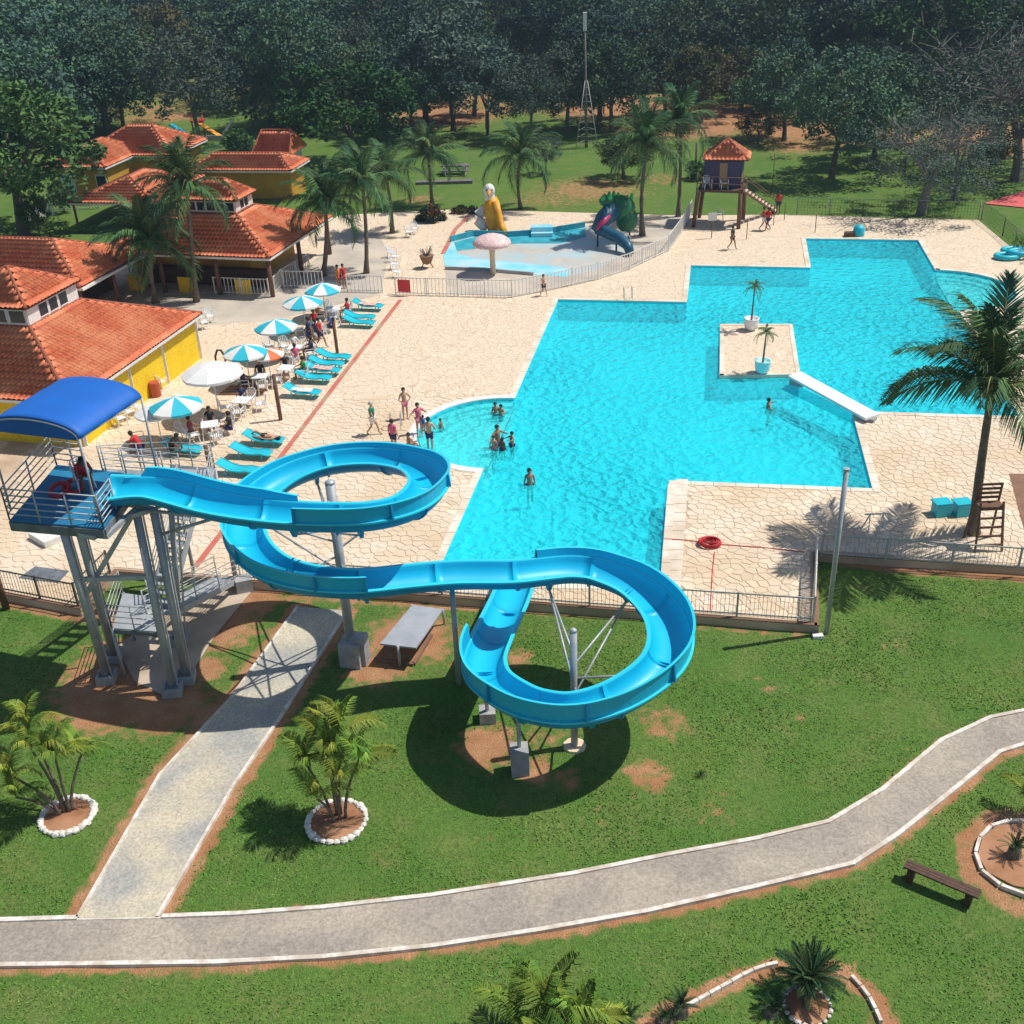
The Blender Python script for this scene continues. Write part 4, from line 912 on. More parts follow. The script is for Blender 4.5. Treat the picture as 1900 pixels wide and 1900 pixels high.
def wall_line(name, P, h, w, mat, parent, z=0):
    for a, b in zip(P, P[1:]):
        m_ = MB(); m_.bar(Vector((a.x, a.y, z+h/2)), Vector((b.x, b.y, z+h/2)), w, h); m_.build(name, mat, parent)
wall_line('painted_wall', [G(x, y, 0).xy for x, y in ((836, 449), (880, 438), (940, 440), (1000, 436), (1085, 422))], .42, .12, M['wadeteal'], kp)
wall_line('low_kerb', [G(x, y, 0).xy for x, y in ((826, 500), (900, 503), (990, 511))], .22, .15, M['footing'], kp)
m_ = MB(); c = G(1005, 434, 0); m_.box((c.x, c.y, .3), (1.6, .9, .6), -.1); m_.box((c.x, c.y-.7, .15), (1.6, .5, .3), -.1); m_.build('step_block', M['wadeblue'], kp)
# picket fences
def picket(name, label, P, h=1.15, mat='whitepaint', gap=.24, post_step=2.0, z=0, cat='fence', pr=.018, wirex=None, group=None):
    rt = empty(name, (P[0].x, P[0].y, z), label, cat, group); cnt = 0
    pk = MB()
    for a, b in zip(P, P[1:]):
        a3, b3_ = Vector((a.x, a.y, z)), Vector((b.x, b.y, z)); L = (b3_-a3).length; n = max(1, round(L/post_step))
        for zz in (.12, h-.06):
            m_ = MB(); m_.bar(a3+Vector((0, 0, zz)), b3_+Vector((0, 0, zz)), .035, .05); m_.build('rail', M[mat], rt)
        for i in range(n+1): q = a3.lerp(b3_, i/n); m_ = MB(); m_.box(q+Vector((0, 0, h/2)), (.07, .07, h), math.atan2(b.y-a.y, b.x-a.x)); m_.build('post', M[mat], rt)
        k = int(L/gap)
        for i in range(1, k):
            q = a3.lerp(b3_, i/k); pk.box(q+Vector((0, 0, h/2)), (pr*2, pr*2, h-.05), math.atan2(b.y-a.y, b.x-a.x)); cnt += 1
    pk.build('pickets', M[mat], rt, kind='stuff'); return rt
PL = lambda *a: [G(x, y, 0).xy for x, y in a]
picket('picket_fence', 'white picket fence curving round the children\'s pool', PL((735, 546), (850, 549), (950, 552), (1010, 541), (1062, 530), (1110, 519), (1168, 500), (1240, 466), (1262, 435), (1283, 398)))
m_ = MB(); m_.bar(G(738, 530, .65), G(761, 531, .65), .05, .8); tag(m_.build('red_sign', M['red']), 'plain red panel hung on the left end of the white picket fence', 'sign')
picket('picket_fence', 'short white picket fence between the palms and the umbrellas', PL((645, 541), (710, 543)))
picket('picket_fence', 'white picket fence in front of the shaded bar', PL((400, 545), (500, 549)))
picket('picket_fence', 'white picket fence running back along the right side of the bar', PL((510, 545), (525, 530), (575, 500)))
picket('picket_fence', 'white picket fence behind the farthest umbrella', PL((527, 533), (600, 534)))
picket('picket_fence', 'white picket fence of the yellow house garden', [G(x, y, 0).xy for x, y in ((95, 392), (185, 388))])
# black wire fences at the deck edge
picket('railing', 'thin dark railing along the deck edge behind the slide', [Vector(p) for p in ((-10.4, 35.2), (-2.65, 33.6), (2.6, 32.45), (10.1, 30.95))], 1.0, 'wirepale', .14, 2.4, .03, 'railing', .007)
picket('railing', 'short pale railing running back from the deck corner by the lamp post', [Vector(p) for p in ((10.1, 30.95), (11.3, 35.2))], 1.0, 'whitepaint', .09, 2.2, .03, 'railing', .02)
picket('railing', 'thin pale railing along the deck edge below the big palm', [Vector(p) for p in ((11.5, 35.15), (25, 32.2))], .95, 'wirepale', .14, 2.4, .03, 'railing', .007)
picket('railing', 'thin dark railing round the pump pit left of the tower', [Vector(p) for p in ((-22.5, 36.3), (-19.1, 35.0), (-15.9, 33.8), (-15.4, 36))], 1.0, 'wire', .14, 2.2, .03, 'railing', .007)
# mesh fence at the back of the deck and down its right side
def mesh_fence(label, P, h=1.3, z=0, mat='leafD'):
    rt = empty('mesh_fence', (P[0].x, P[0].y, z), label, 'fence'); pk = MB()
    for a, b in zip(P, P[1:]):
        a3, b3_ = Vector((a.x, a.y, z)), Vector((b.x, b.y, z)); L = (b3_-a3).length; n = max(1, round(L/3))
        for i in range(n+1): q = a3.lerp(b3_, i/n); cyl('post', q, q+Vector((0, 0, h)), .035, rt, 'steeldark', 6)
        cyl('top_wire', a3+Vector((0, 0, h)), b3_+Vector((0, 0, h)), .015, rt, 'steeldark', 5)
        for i in range(int(L/.22)): q = a3.lerp(b3_, (i+.5)*.22/L); pk.box(q+Vector((0, 0, h/2)), (.012, .012, h))
        for j in range(6): pk.bar(a3+Vector((0, 0, h*(j+.5)/6)), b3_+Vector((0, 0, h*(j+.5)/6)), .010)
    pk.build('wire_mesh', M['leafB'], rt, kind='stuff'); return rt
mesh_fence('green wire mesh fence along the back of the pool deck', PL((1478, 398), (1600, 402), (1720, 405), (1815, 407)))
mesh_fence('green wire mesh fence down the right end of the pool deck', PL((1820, 408), (1860, 438), (1905, 480)))
m_ = MB(); 
# pink mushroom shower
mu = G(915, 508, 0); zt = ZT(mu, 432)
ms = empty('mushroom_shower', mu, 'pink and white speckled mushroom shower on a cream stalk in the children\'s pool', 'water feature')
m_ = MB(); m_.lathe((mu.x, mu.y, 0), [(.22, 0), (.19, .3), (.17, 1.2), (.24, zt-.75)], 12); m_.build('stalk', M['cream'], ms, smooth=True)
m_ = MB(); m_.lathe((mu.x, mu.y, zt-.8), [(.1, .02), (1.22, .0), (1.3, .10), (1.2, .30), (.9, .52), (.45, .68), (.001, .73)], 22); m_.build('cap', M['pink'], ms, smooth=True)
# white-headed bird figure with yellow slide chute
bb = G(915, 430, 0); bf = empty('bird_figure', bb, 'white headed bird figure with a golden yellow back and slide chute and white tail', 'play figure')
m_ = MB(); m_.ball((bb.x-.15, bb.y+.1, 3.05), (.42, .42, .5), 14); m_.ball((bb.x-.15, bb.y+.15, 2.55), (.40, .38, .5), 12); m_.build('head', M['whitepaint'], bf, smooth=True)
m_ = MB(); m_.tube([(bb.x-.15, bb.y-.2, 3.05), (bb.x-.2, bb.y-.65, 2.95), (bb.x-.2, bb.y-.85, 2.7)], [.16, .11, .02], 8); m_.build('beak', M['birdyellow'], bf, smooth=True)
m_ = MB(); [m_.ball((bb.x-.15+s*.2, bb.y-.26, 3.15), .06, 6) for s in (-1, 1)]; m_.build('eyes', M['hair'], bf)
m_ = MB(); m_.tube([(bb.x, bb.y+.2, 2.55), (bb.x, bb.y+.15, 2.0), (bb.x+.05, bb.y, 1.3), (bb.x+.1, bb.y-.1, .5), (bb.x+.15, bb.y-.2, 0)], [.38, .62, .62, .55, .5], 14); m_.build('body', M['birdyellow'], bf, smooth=True)
m_ = MB(); m_.tube([(bb.x+.25, bb.y-.2, 2.3), (bb.x+.45, bb.y-.5, 1.4), (bb.x+.65, bb.y-1.0, .6), (bb.x+.95, bb.y-1.6, .12)], [.3, .28, .28, .25], 10); m_.build('chute', M['birdyellow'], bf, smooth=True)
m_ = MB(); m_.tube([(bb.x-.5, bb.y+.3, 1.9), (bb.x-.95, bb.y+.5, 1.3), (bb.x-1.0, bb.y+.4, .7), (bb.x-.6, bb.y, .2)], [.1, .42, .45, .3], 10); m_.build('tail', M['whitepaint'], bf, smooth=True)
# green dragon-like slide
dd = G(1130, 450, 0); dz = ZT(dd, 362); dg = empty('animal_slide', dd, 'green open-mouthed animal slide with dark blue chute and pink tongue in the children\'s pool', 'play figure')
m_ = MB(); m_.ball((dd.x+.75, dd.y+.4, 2.35), (1.15, .95, .9), 16); m_.ball((dd.x-.2, dd.y-.1, 3.0), (.55, .5, .4), 12); m_.ball((dd.x+1.3, dd.y+.3, 1.5), (.8, .8, .9), 12); m_.build('head', M['green'], dg, smooth=True)
m_ = MB()
for x_, y_, z_ in ((-.45, -.35, 3.25), (.0, -.4, 3.3)): m_.ball((dd.x+x_, dd.y+y_, z_), (.2, .2, .24), 8)
for k in range(7): m_.ball((dd.x-.3+k*.32, dd.y+.3, 3.15+.18*math.sin(k)), (.13, .12, .3), 6)
m_.build('crest', M['palegreen'], dg, smooth=True)
m_ = MB(); m_.tube([(dd.x+.3, dd.y-.2, 2.4), (dd.x-.5, dd.y-.8, 1.9), (dd.x-1.0, dd.y-1.2, 1.2)], [.7, .6, .45], 12); m_.build('jaw', M['navy'], dg, smooth=True)
m_ = MB(); m_.tube([(dd.x-.1, dd.y-1.0, 2.2), (dd.x-.7, dd.y-1.45, 1.75), (dd.x-1.05, dd.y-1.6, 1.35)], [.2, .24, .1], 8); m_.build('tongue', M['magenta'], dg, smooth=True)
m_ = MB(); m_.tube([(dd.x-.9, dd.y-1.1, 1.35), (dd.x-.2, dd.y-1.7, 1.15), (dd.x+.5, dd.y-2.4, .95), (dd.x+1.0, dd.y-3.2, .6), (dd.x+1.1, dd.y-3.7, .25)], [.42, .42, .4, .36, .3], 12); m_.build('chute', M['navy'], dg, smooth=True)
for x_, y_ in ((.3, -2.2), (.9, -3.2), (-.9, -.9), (1.5, .3)): cyl('leg', (dd.x+x_, dd.y+y_, 0), (dd.x+x_, dd.y+y_, .9), .07, dg, 'navy', 7)
# lifeguard hut
h0 = G(1300, 415, 0); hz = 2.75
hut = empty('lookout_hut', G(1335, 405, 0), 'wooden lookout hut on stilts with orange tiled pyramid roof and side stairs', 'hut')
A, B = G(1293, 352, hz), G(1378, 355, hz); hu = (B-A).normalized(); hv = Vector((-hu.y, hu.x, 0)); wA = (B-A).length; dA = 3.0
m_ = MB(); m_.prism([A.xy, B.xy, (B+hv*dA).xy, (A+hv*dA).xy], hz-.16, hz); m_.build('floor', M['darkwood'], hut)
for a, b_ in ((.1, .1), (wA-.15, .1), (wA-.15, dA-.2), (.1, dA-.2)):
    q = A+hu*a+hv*b_; cyl('stilt', (q.x+(-.25 if a < 1 else 0), q.y, 0), (q.x, q.y, hz), .15, hut, 'postwood', 8)
bx = A+hu*wA*.5+hv*(dA*.62)
for nm, da, dbx, sx, sy in (('wall', 0, -1.0, 2.6, .08), ('wall', 0, .95, 2.6, .08), ('wall', -1.3, 0, .08, 1.9), ('wall', 1.3, 0, .08, 1.9)):
    m_ = MB(); m_.box(bx+hu*da+hv*dbx+Vector((0, 0, .95)), (sx, sy, 1.9), math.atan2(hu.y, hu.x)); m_.build(nm, nmat('violet_blue_board', (.06, .05, .12), .8) if 'violet_blue_board' not in bpy.data.materials else bpy.data.materials['violet_blue_board'], hut)
m_ = MB(); m_.box(bx-hv*1.06+hu*.1+Vector((0, 0, .9)), (.55, .06, 1.75), math.atan2(hu.y, hu.x)); m_.build('door', nmat('tan_door', (.32, .20, .11), .7), hut)
rail_run(A, B, .95, 2, 4, hut, .025, 'postwood'); rail_run(A, A+hv*dA, .95, 2, 3, hut, .025, 'postwood')
re0, re1 = G(1305, 297, hz+2.0), G(1389, 298, hz+2.0); ru = (re1-re0).normalized(); rv = Vector((-ru.y, ru.x, 0)); rw = (re1-re0).length
Eh = [re0, re1, re1+rv*rw*.85, re0+rv*rw*.85]; ap = (Eh[0]+Eh[2])/2; ap.z = hz+3.25
for i in range(4): tile_face(hut, [Eh[i], Eh[(i+1) % 4], ap], .3); ridge(hut, Eh[i], ap, .09)
s0, s1 = G(1440, 392, 0), B+hv*.6
m_ = None
for k in (-.4, .4):
    m_ = MB(); m_.bar(s0+hv*k, s1+hv*k, .06, .2); m_.build('stringer', M['postwood'], hut); cyl('handrail', s0+hv*k+Vector((0, 0, .9)), s1+hv*k+Vector((0, 0, .9)), .03, hut, 'postwood', 6)
for i in range(10): m_ = MB(); m_.box(s0.lerp(s1, (i+.5)/10), (.3, .8, .05), math.atan2(hu.y, hu.x)); m_.build('stair_tread', M['cream'], hut)
q = G(1370, 418, 0); cyl('post', q, (q.x, q.y, hz+1.2), .12, hut, 'postwood', 8)
# diving slab from the island to the far side
d0, d1, d2, d3 = G(1463, 697, .55), G(1486, 689, .55), G(1632, 768, .32), G(1606, 776, .32)
db = empty('bridge_slab', G(1470, 700, 0), 'long white slab bridging the water from the island to the deck corner', 'bridge')
m_ = MB(); m_.add([d0, d3, d2, d1]+[p-Vector((0, 0, .12)) for p in (d0, d3, d2, d1)], [(0, 1, 2, 3), (7, 6, 5, 4), (0, 4, 5, 1), (1, 5, 6, 2), (2, 6, 7, 3), (3, 7, 4, 0)]); m_.build('slab', M['plastic'], db)
q = (d0+d1)/2+(d3-d0)*.05; m_ = MB(); m_.box((q.x, q.y, .25), (.7, .5, .4), -.6); m_.build('support', M['footing'], db)
q = (d2+d3)/2-(d3-d0)*.05; m_ = MB(); m_.box((q.x, q.y, .1), (.7, .5, .2), -.6); m_.build('support', M['footing'], db)
"""FURNITURE"""
def make_chair():
    r = empty('plastic_chair', (0, 0, 0), 'x', 'chair')
    m = MB(); m.prism([(-.24, -.24), (.24, -.24), (.20, .22), (-.20, .22)], .40, .43); m.build('seat', M['plastic'], r)
    m = MB()
    for i in range(5): x = -.18+i*.09; m.bar((x, .21, .42), (x*1.15, .33, .86-.03*abs(i-2)), .045, .015)
    m.tube([(-.21, .21, .42), (-.25, .30, .72), (-.18, .35, .86), (0, .36, .90), (.18, .35, .86), (.25, .30, .72), (.21, .21, .42)], .018, 5); m.build('backrest', M['plastic'], r)
    for s in (-1, 1):
        m = MB(); m.tube([(s*.25, .27, .66), (s*.29, 0, .64), (s*.28, -.22, .62), (s*.27, -.25, .42)], .02, 5); m.build('armrest', M['plastic'], r)
        for y, y2 in ((-.22, -.27), (.2, .28)): m = MB(); m.bar((s*.22, y, .41), (s*.26, y2, 0), .045, .03); m.build('leg', M['plastic'], r)
    return r
def make_table():
    r = empty('plastic_table', (0, 0, 0), 'x', 'table')
    m = MB(); m.box((0, 0, .70), (.8, .8, .035)); m.build('tabletop', M['plastic'], r)
    for a, b in ((-1, -1), (1, -1), (1, 1), (-1, 1)): m = MB(); m.bar((a*.32, b*.32, .69), (a*.38, b*.38, 0), .045, .045); m.build('leg', M['plastic'], r)
    return r
def make_lounger():
    r = empty('sun_lounger', (0, 0, 0), 'x', 'sun lounger')
    m = MB()                              # slatted-looking moulded bed: head raised at -x
    prof = [(-.95, .62), (-.85, .60), (-.55, .45), (-.25, .33), (.2, .30), (.55, .34), (.95, .28)]
    prof = catmull([Vector((x, 0, z)) for x, z in prof], 3); k = len(prof)
    vs = [(p.x, s*.31*(1-.15*(abs(p.x)/.95)**4), p.z+d) for p in prof for s in (-1, 1) for d in (0, -.035)]
    fs = []
    for i in range(k-1): a = i*4; b = a+4; fs += [(a, b, b+2, a+2), (a+1, a+3, b+3, b+1), (a, a+1, b+1, b), (a+2, b+2, b+3, a+3)]
    fs += [(0, 2, 3, 1), (4*k-4, 4*k-3, 4*k-1, 4*k-2)]
    m.add(vs, fs); m.build('bed', M['cyanplastic'], r, smooth=False)
    for s in (-1, 1):
        m = MB(); m.tube([(p.x, s*.31, p.z+.015) for p in prof], .022, 5); m.build('side_rim', M['cyanplastic'], r)
        for x in (-.5, .6): m = MB(); m.bar((x, s*.26, .33), (x, s*.28, 0), .05, .04); m.build('leg', M['cyanplastic'], r)
    return r
def make_umbrella(ca='umbblue', cb='umbwhite', rad=1.15, n=8, name='beach_umbrella'):
    r = empty(name, (0, 0, 0), 'x', 'umbrella')
    cyl('pole', (0, 0, 0), (0, 0, 2.25), .022, r, 'whitepaint', 7)
    m = MB(); m.lathe((0, 0, 0), [(.24, 0), (.24, .10), (.06, .2)], 10); m.build('base', M['footing'], r)
    for i in range(n):
        a0, a1 = 2*math.pi*i/n, 2*math.pi*(i+1)/n; am = (a0+a1)/2; rows = []
        for q, z in ((0.0, 2.22), (.35, 2.12), (.7, 1.97), (1, 1.80)):
            rows.append([(rad*q*math.cos(a0), rad*q*math.sin(a0), z), (rad*q*.955*math.cos(am), rad*q*.955*math.sin(am), z-.02*q), (rad*q*math.cos(a1), rad*q*math.sin(a1), z)])
        rows.append([(p[0], p[1], p[2]-.10) for p in rows[-1]])
        vs = [p for w in rows for p in w]; m = MB(); m.add(vs, [(i_*3+j, (i_+1)*3+j, (i_+1)*3+j+1, i_*3+j+1) for i_ in range(4) for j in range(2)])
        o = m.build('canopy_panel', M[ca if i % 2 == 0 else cb], r); sm = o.modifiers.new('t', 'SOLIDIFY'); sm.thickness = .01
    return r
first = {}
def place(kind, mk, loc, rz, label, group=None, scale=1):
    if kind not in first: o = mk(); first[kind] = o
    else: o = copy_tree(first[kind])
    o.location = loc; o.rotation_euler = (0, 0, rz); o.scale = (scale,)*3; o['label'] = label
    if group: o['group'] = group
    elif 'group' in o: del o['group']
    return o
UMB = [((597, 524), 1.12, 'farthest blue and white umbrella by the picket fence', 'umbblue', 's8'), ((560, 551), 1.18, 'second farthest blue and white umbrella', 'umbblue', 's8'), ((510, 595), 1.18, 'middle blue and white umbrella left of the walking man', 'umbblue', 's8'), ((453, 641), 1.16, 'blue and white umbrella left of the orange one', 'umbblue', 's8'), ((492, 631), .9, 'small orange and white umbrella among the blue ones', 'umborange', 'o8'),
       ((325, 744), 1.25, 'nearest blue and white umbrella beside the blue canopy', 'umbblue', 's8'), ((394, 697), 1.5, 'large plain white umbrella over the wooden pallets', 'umbwhite', 'w8'), ((284, 741), 1.0, 'plain white umbrella half hidden beside the slide tower canopy', 'umbwhite', 'w8b')]
UW = []
for (px, py), rad, lab, ca, kk in UMB:
    q = G(px, py, 2.2); UW.append(Vector((q.x, q.y, 0)))
    place(kk, (lambda ca=ca: make_umbrella(ca, 'umbwhite', 1.15)), (q.x, q.y, 0), random.uniform(0, 1.5), lab, 'beach umbrellas on the paved deck', rad/1.15)
tabs = [0, 1, 2, 3, 5, 6, 4]; names = {0: 'under the farthest umbrella', 1: 'under the second farthest umbrella', 2: 'under the middle blue umbrella', 3: 'behind the large white umbrella', 5: 'under the nearest umbrella', 6: 'beside the large white umbrella', 4: 'beside the orange umbrella'}
TABW = {}
offs = {0: (.5, -.4), 1: (.6, -.3), 2: (.9, -.2), 3: (.7, -.5), 5: (1.2, .6), 6: (1.1, .4), 4: (.9, -.2)}
for t in tabs:
    c = UW[t]+Vector((*offs[t], 0)); TABW[t] = c; ra = random.uniform(-.3, .3)
    place('table', make_table, c, ra, 'white square plastic table '+names[t], 'white plastic tables')
    for k in range(4):
        if t in (4,) and k > 1: continue
        a = ra+k*math.pi/2+random.uniform(-.25, .25)+.2; d = .78+random.uniform(0, .15)
        place('chair', make_chair, c+Vector((math.cos(a)*d, math.sin(a)*d, 0)), a-math.pi/2, 'white plastic armchair '+('on the right of', 'on the far side of', 'on the left of', 'on the near side of')[k]+' the table '+names[t].replace('second farthest', 'second').replace('the blue umbrella left of the orange one', 'the umbrella by the orange one'), 'white plastic chairs at the umbrella tables')
for (px, py), rz, lab in (((392, 598), .5, 'white plastic chair leaning at the far corner of the yellow restaurant'), ((380, 610), 2.2, 'white plastic chair at the far corner of the yellow restaurant'), ((300, 722), 2.8, 'white plastic chair against the yellow wall beside the red drum'), ((760, 440), 1.4, 'lone white chair on the deck below the red flowering bush'), ((770, 434), .3, 'white chair behind the lone one below the red bush'),
        ((735, 486), 1.2, 'white chair stacked first along the palm side of the deck'), ((733, 500), 1.3, 'white chair second in the row by the palm'), ((738, 515), 1.1, 'white chair third in the row by the palm'), ((728, 478), 1.0, 'white chair at the back of the row by the palm'), ((500, 655), .6, 'white chair right of the orange umbrella'), ((530, 655), .4, 'empty white chair on the right edge of the umbrella group'), ((255, 768), 2.6, 'white chair behind the tower canopy, nearest the yellow wall'), ((240, 778), 2.5, 'white chair behind the tower canopy, next along the wall'), ((225, 790), 2.4, 'white chair behind the tower canopy, lowest in view'), ((345, 815), 1.2, 'white chair nearest the tower railing with a blue towel'), ((262, 828), 2.0, 'white chair of the person in red'), ((1160, 455), .2, 'white chair beside the animal slide'), ((318, 835), 2.0, 'white chair of the person in black'),
        ((1335, 408), 3, 'white chair standing under the lookout hut')):
    place('chair', make_chair, G(px, py, 0), rz, lab, 'loose white plastic chairs')
for (px, py), lab in (((1314, 353), 'white chair on the lookout hut deck, left'), ((1345, 353), 'white chair on the lookout hut deck, right')):
    place('chair', make_chair, G(px, py, hz)+Vector((0, .5, 0)), .1, lab, 'loose white plastic chairs')
LOUNG = [((683, 575), 'farthest turquoise lounger with a person\'s things on it'), ((668, 596), 'upper turquoise lounger of the pair beside the post'), ((667, 606), 'lower turquoise lounger of the pair beside the post'), ((620, 670), 'first turquoise lounger of the row of five, farthest'), ((607, 683), 'second turquoise lounger of the row of five'), ((600, 695), 'third turquoise lounger of the row of five'), ((583, 709), 'fourth turquoise lounger of the row of five'), ((562, 736), 'fifth turquoise lounger of the row of five, nearest'), ((491, 825), 'turquoise lounger with a sunbather lying on it'), ((468, 849), 'empty turquoise lounger just below the sunbather'), ((444, 881), 'turquoise lounger nearest to the slide'), ((340, 842), 'turquoise lounger behind the tower railing')]
LO = []
for (px, py), lab in LOUNG:
    LO.append(place('lounger', make_lounger, G(px, py, .0), -.24+random.uniform(-.07, .07), lab, 'turquoise sun loungers along the red line'))
for i_, mt_ in ((0, 'towel'), (5, 'towel'), (7, 'umbwhite')):
    c = LO[i_].location; m_ = MB(); m_.box((c.x+.15, c.y, .365), (.75, .42, .02), -.2); m_.box((c.x-.35, c.y+.02, .45), (.3, .4, .02), -.2); tag(m_.build('towel', M[mt_]), {0: 'red striped towel on the farthest turquoise lounger', 5: 'red striped towel on the third lounger of the row of five', 7: 'white towel on the nearest lounger of the row of five'}[i_], 'towel')
# wooden posts
for b_, t_, lab, r_ in (((521, 780), 695, 'brown wooden post beside the white umbrella loungers', .10), ((626, 655), 590, 'brown wooden post carrying a lamp near the walking man', .09), ((392, 880), 826, 'brown wooden post behind the slide tower', .10), ((12, 1130), 1030, 'brown wooden post at the left edge of the lawn', .13)):
    q = G(*b_, 0 if b_[1] < 1000 else LZ); z_ = ZT(q, t_); o = cyl('wooden_post', q, (q.x-.02, q.y, z_), r_, None, 'postwood', 10); tag(o, lab, 'post', 'brown wooden posts')
q = G(626, 655, 0); m_ = MB(); m_.lathe((q.x, q.y, 2.15), [(.05, 0), (.22, .05), (.24, .3), (.05, .42)], 8); tag(m_.build('post_lamp', M['board']), 'grey lantern on top of the wooden post near the walking man', 'lamp')
# lamp post on the right lawn
q = G(1533, 1175, LZ); z_ = ZT(q, 872); lp_ = empty('lamp_post', q, 'tall slim grey metal pole on the lawn by the deck corner', 'pole')
cyl('pole', q, (q.x, q.y, z_), .085, lp_, 'steel', 10); m_ = MB(); m_.lathe((q.x, q.y, z_), [(.10, -.02), (.10, .05), (.001, .06)], 10); m_.build('cap', M['steel'], lp_)
m_ = MB(); c = G(1517, 1183, LZ); m_.box((c.x, c.y, LZ+.06), (.35, .2, .12)); tag(m_.build('concrete_slab', M['whitepaint']), 'small white block in the grass beside the tall pole', 'block')
# stocks of small things
q = G(1590, 437, 0); m_ = MB(); m_.lathe((q.x+.1, q.y, 0), [(.42, 0), (.42, .1), (.40, .5), (.3, .7), (.001, .75)], 12); st = m_.build('starting_block', M['cyanplastic'], smooth=True); tag(st, 'light blue tub shaped block at the far edge of the pool', 'block')
m_ = MB(); m_.box((q.x-.6, q.y-.1, .15), (.6, .5, .3)); tag(m_.build('pump_box', M['darkwood']), 'small dark box beside the light blue tub', 'box')
for i, (px, py) in enumerate(((1868, 480), (1880, 472), (1892, 478))):
    c = G(px, py, 0); m_ = MB(); m_.tube([(c.x+.75*math.cos(a), c.y+.5*math.sin(a), .18+.1*i) for a in [2*math.pi*k/12 for k in range(13)]], .17, 7); tag(m_.build('pool_float', M['cyanplastic'], smooth=True), ('blue pool float lying leftmost of the pile', 'blue pool float on top of the pile', 'blue pool float rightmost in the pile by the photo edge')[i], 'float')
for (px, py), lab in (((1745, 955), 'open blue plastic bin in the palm shade, left one'), ((1783, 955), 'blue plastic bin next to the palm trunk')):
    c = G(px, py, 0); m_ = MB(); m_.box((c.x, c.y, .26), (.6, .5, .50), .1); o = empty('blue_bin', c, lab, 'bin'); m_.build('body', M['cyanplastic'], o); m_ = MB(); m_.box((c.x, c.y+.05, .56), (.68, .56, .06), .12); m_.build('lid', M['cyanplastic'], o)
# lifeguard's high chair
c = G(1822, 1010, 0); hc = empty('high_chair', c, 'tall brown wooden lifeguard chair with slatted back beside the palm trunk', 'chair')
for s in (-1, 1):
    for y0, y1 in ((-.6, -.15), (.5, .2)): m_ = MB(); m_.bar((c.x+s*.5, c.y+y0, 0), (c.x+s*.42, c.y+y1, 1.9 if y0 < 0 else 2.5), .07, .07); m_.build('leg', M['postwood'], hc)
for j in range(5): m_ = MB(); m_.box((c.x, c.y-.55+.09*j, .3+.33*j), (.98-.03*j, .06, .07)); m_.build('rung', M['postwood'], hc)
m_ = MB(); m_.box((c.x, c.y+.02, 1.7), (.9, .5, .06)); m_.build('seat', M['postwood'], hc)
for j in range(4): m_ = MB(); m_.box((c.x, c.y+.24, 1.9+.18*j), (.9, .04, .09)); m_.build('backrest_slat', M['postwood'], hc)
# white trestle in the palm shade
c = G(1620, 1000, 0); tr = empty('white_trestle', c, 'white folding metal frame standing in the palm shade', 'frame')
for s in (-.4, .4):
    for y0 in (-.5, .5): m_ = MB(); m_.bar((c.x+s, c.y+y0, 0), (c.x+s*.6, c.y, 1.1), .04); m_.build('leg', M['whitepaint'], tr)
m_ = MB(); m_.bar((c.x-.45, c.y, 1.1), (c.x+.45, c.y, 1.1), .05); m_.build('bar', M['whitepaint'], tr)
# coiled hose
c = G(1317, 1010, .03); m_ = MB(); P = []
for i in range(150):
    a = i*.42; r_ = .16+.26*abs(math.sin(i*.11)); P.append((c.x+r_*1.05*math.cos(a), c.y+r_*.9*math.sin(a), .06+.0011*i+.015*math.sin(i)))
m_.tube(P, .022, 5); hs = m_.build('garden_hose', M['red'], smooth=True); tag(hs, 'coiled dark red hose on the paving with lines running off three ways', 'hose')
m_ = MB()
for P in ([(1232, 1000), (1260, 1001), (1300, 1005)], [(1335, 1010), (1420, 1016), (1492, 1024)], [(1326, 1024), (1322, 1060), (1318, 1132)]):
    m_.tube([G(x, y, .045) for x, y in P], .018, 5)
m_.build('hose_line', M['red'], hs)
# bench on the lawn
a, b = G(1680, 1602, LZ+.45), G(1818, 1660, LZ+.45); bn = empty('garden_bench', (a+b)/2-Vector((0, 0, .45)), 'long dark brown backless wooden bench on the lawn by the path', 'bench')
for s in (-1, 0, 1): m_ = MB(); d = (b-a).normalized(); nn = Vector((-d.y, d.x, 0)); m_.bar(a+nn*s*.105, b+nn*s*.105, .095, .05); m_.build('seat_plank', M['darkwood'], bn)
for t in (.1, .88): q = a.lerp(b, t); m_ = MB(); m_.box((q.x, q.y, LZ+.2), (.16, .3, .42), math.atan2(d.y, d.x)); m_.build('leg', M['darkwood'], bn)
# red drum, floor lamps, boat stand, signs
c = G(290, 735, 0); m_ = MB(); m_.lathe(c, [(.26, 0), (.28, .05), (.28, .75), (.25, .8), (.001, .8)], 12); tag(m_.build('red_drum', nmat('rust_red_drum', (.42, .08, .03), .6)), 'rust red drum against the yellow restaurant wall', 'drum')
c = G(793, 497, 0); pt = empty('potted_shrub', c, 'brown cart shaped planter with a bare shrub near the wading pool', 'planter')
m_ = MB(); m_.lathe((c.x, c.y, .25), [(.12, 0), (.3, .1), (.5, .6), (.52, .62), (.001, .6)], 9); m_.build('tub', M['brownfloor'], pt)
for s in (-.4, .4): cyl('leg', (c.x+s, c.y, 0), (c.x+s*.5, c.y, .4), .035, pt, 'darkwood', 6)
m_ = MB()
for k in range(26): a = random.uniform(0, 6.28); m_.bar((c.x, c.y, .8), (c.x+.45*math.cos(a), c.y+.35*math.sin(a), random.uniform(1.1, 1.6)), .02)
m_.build('twigs', M['bark'], pt)
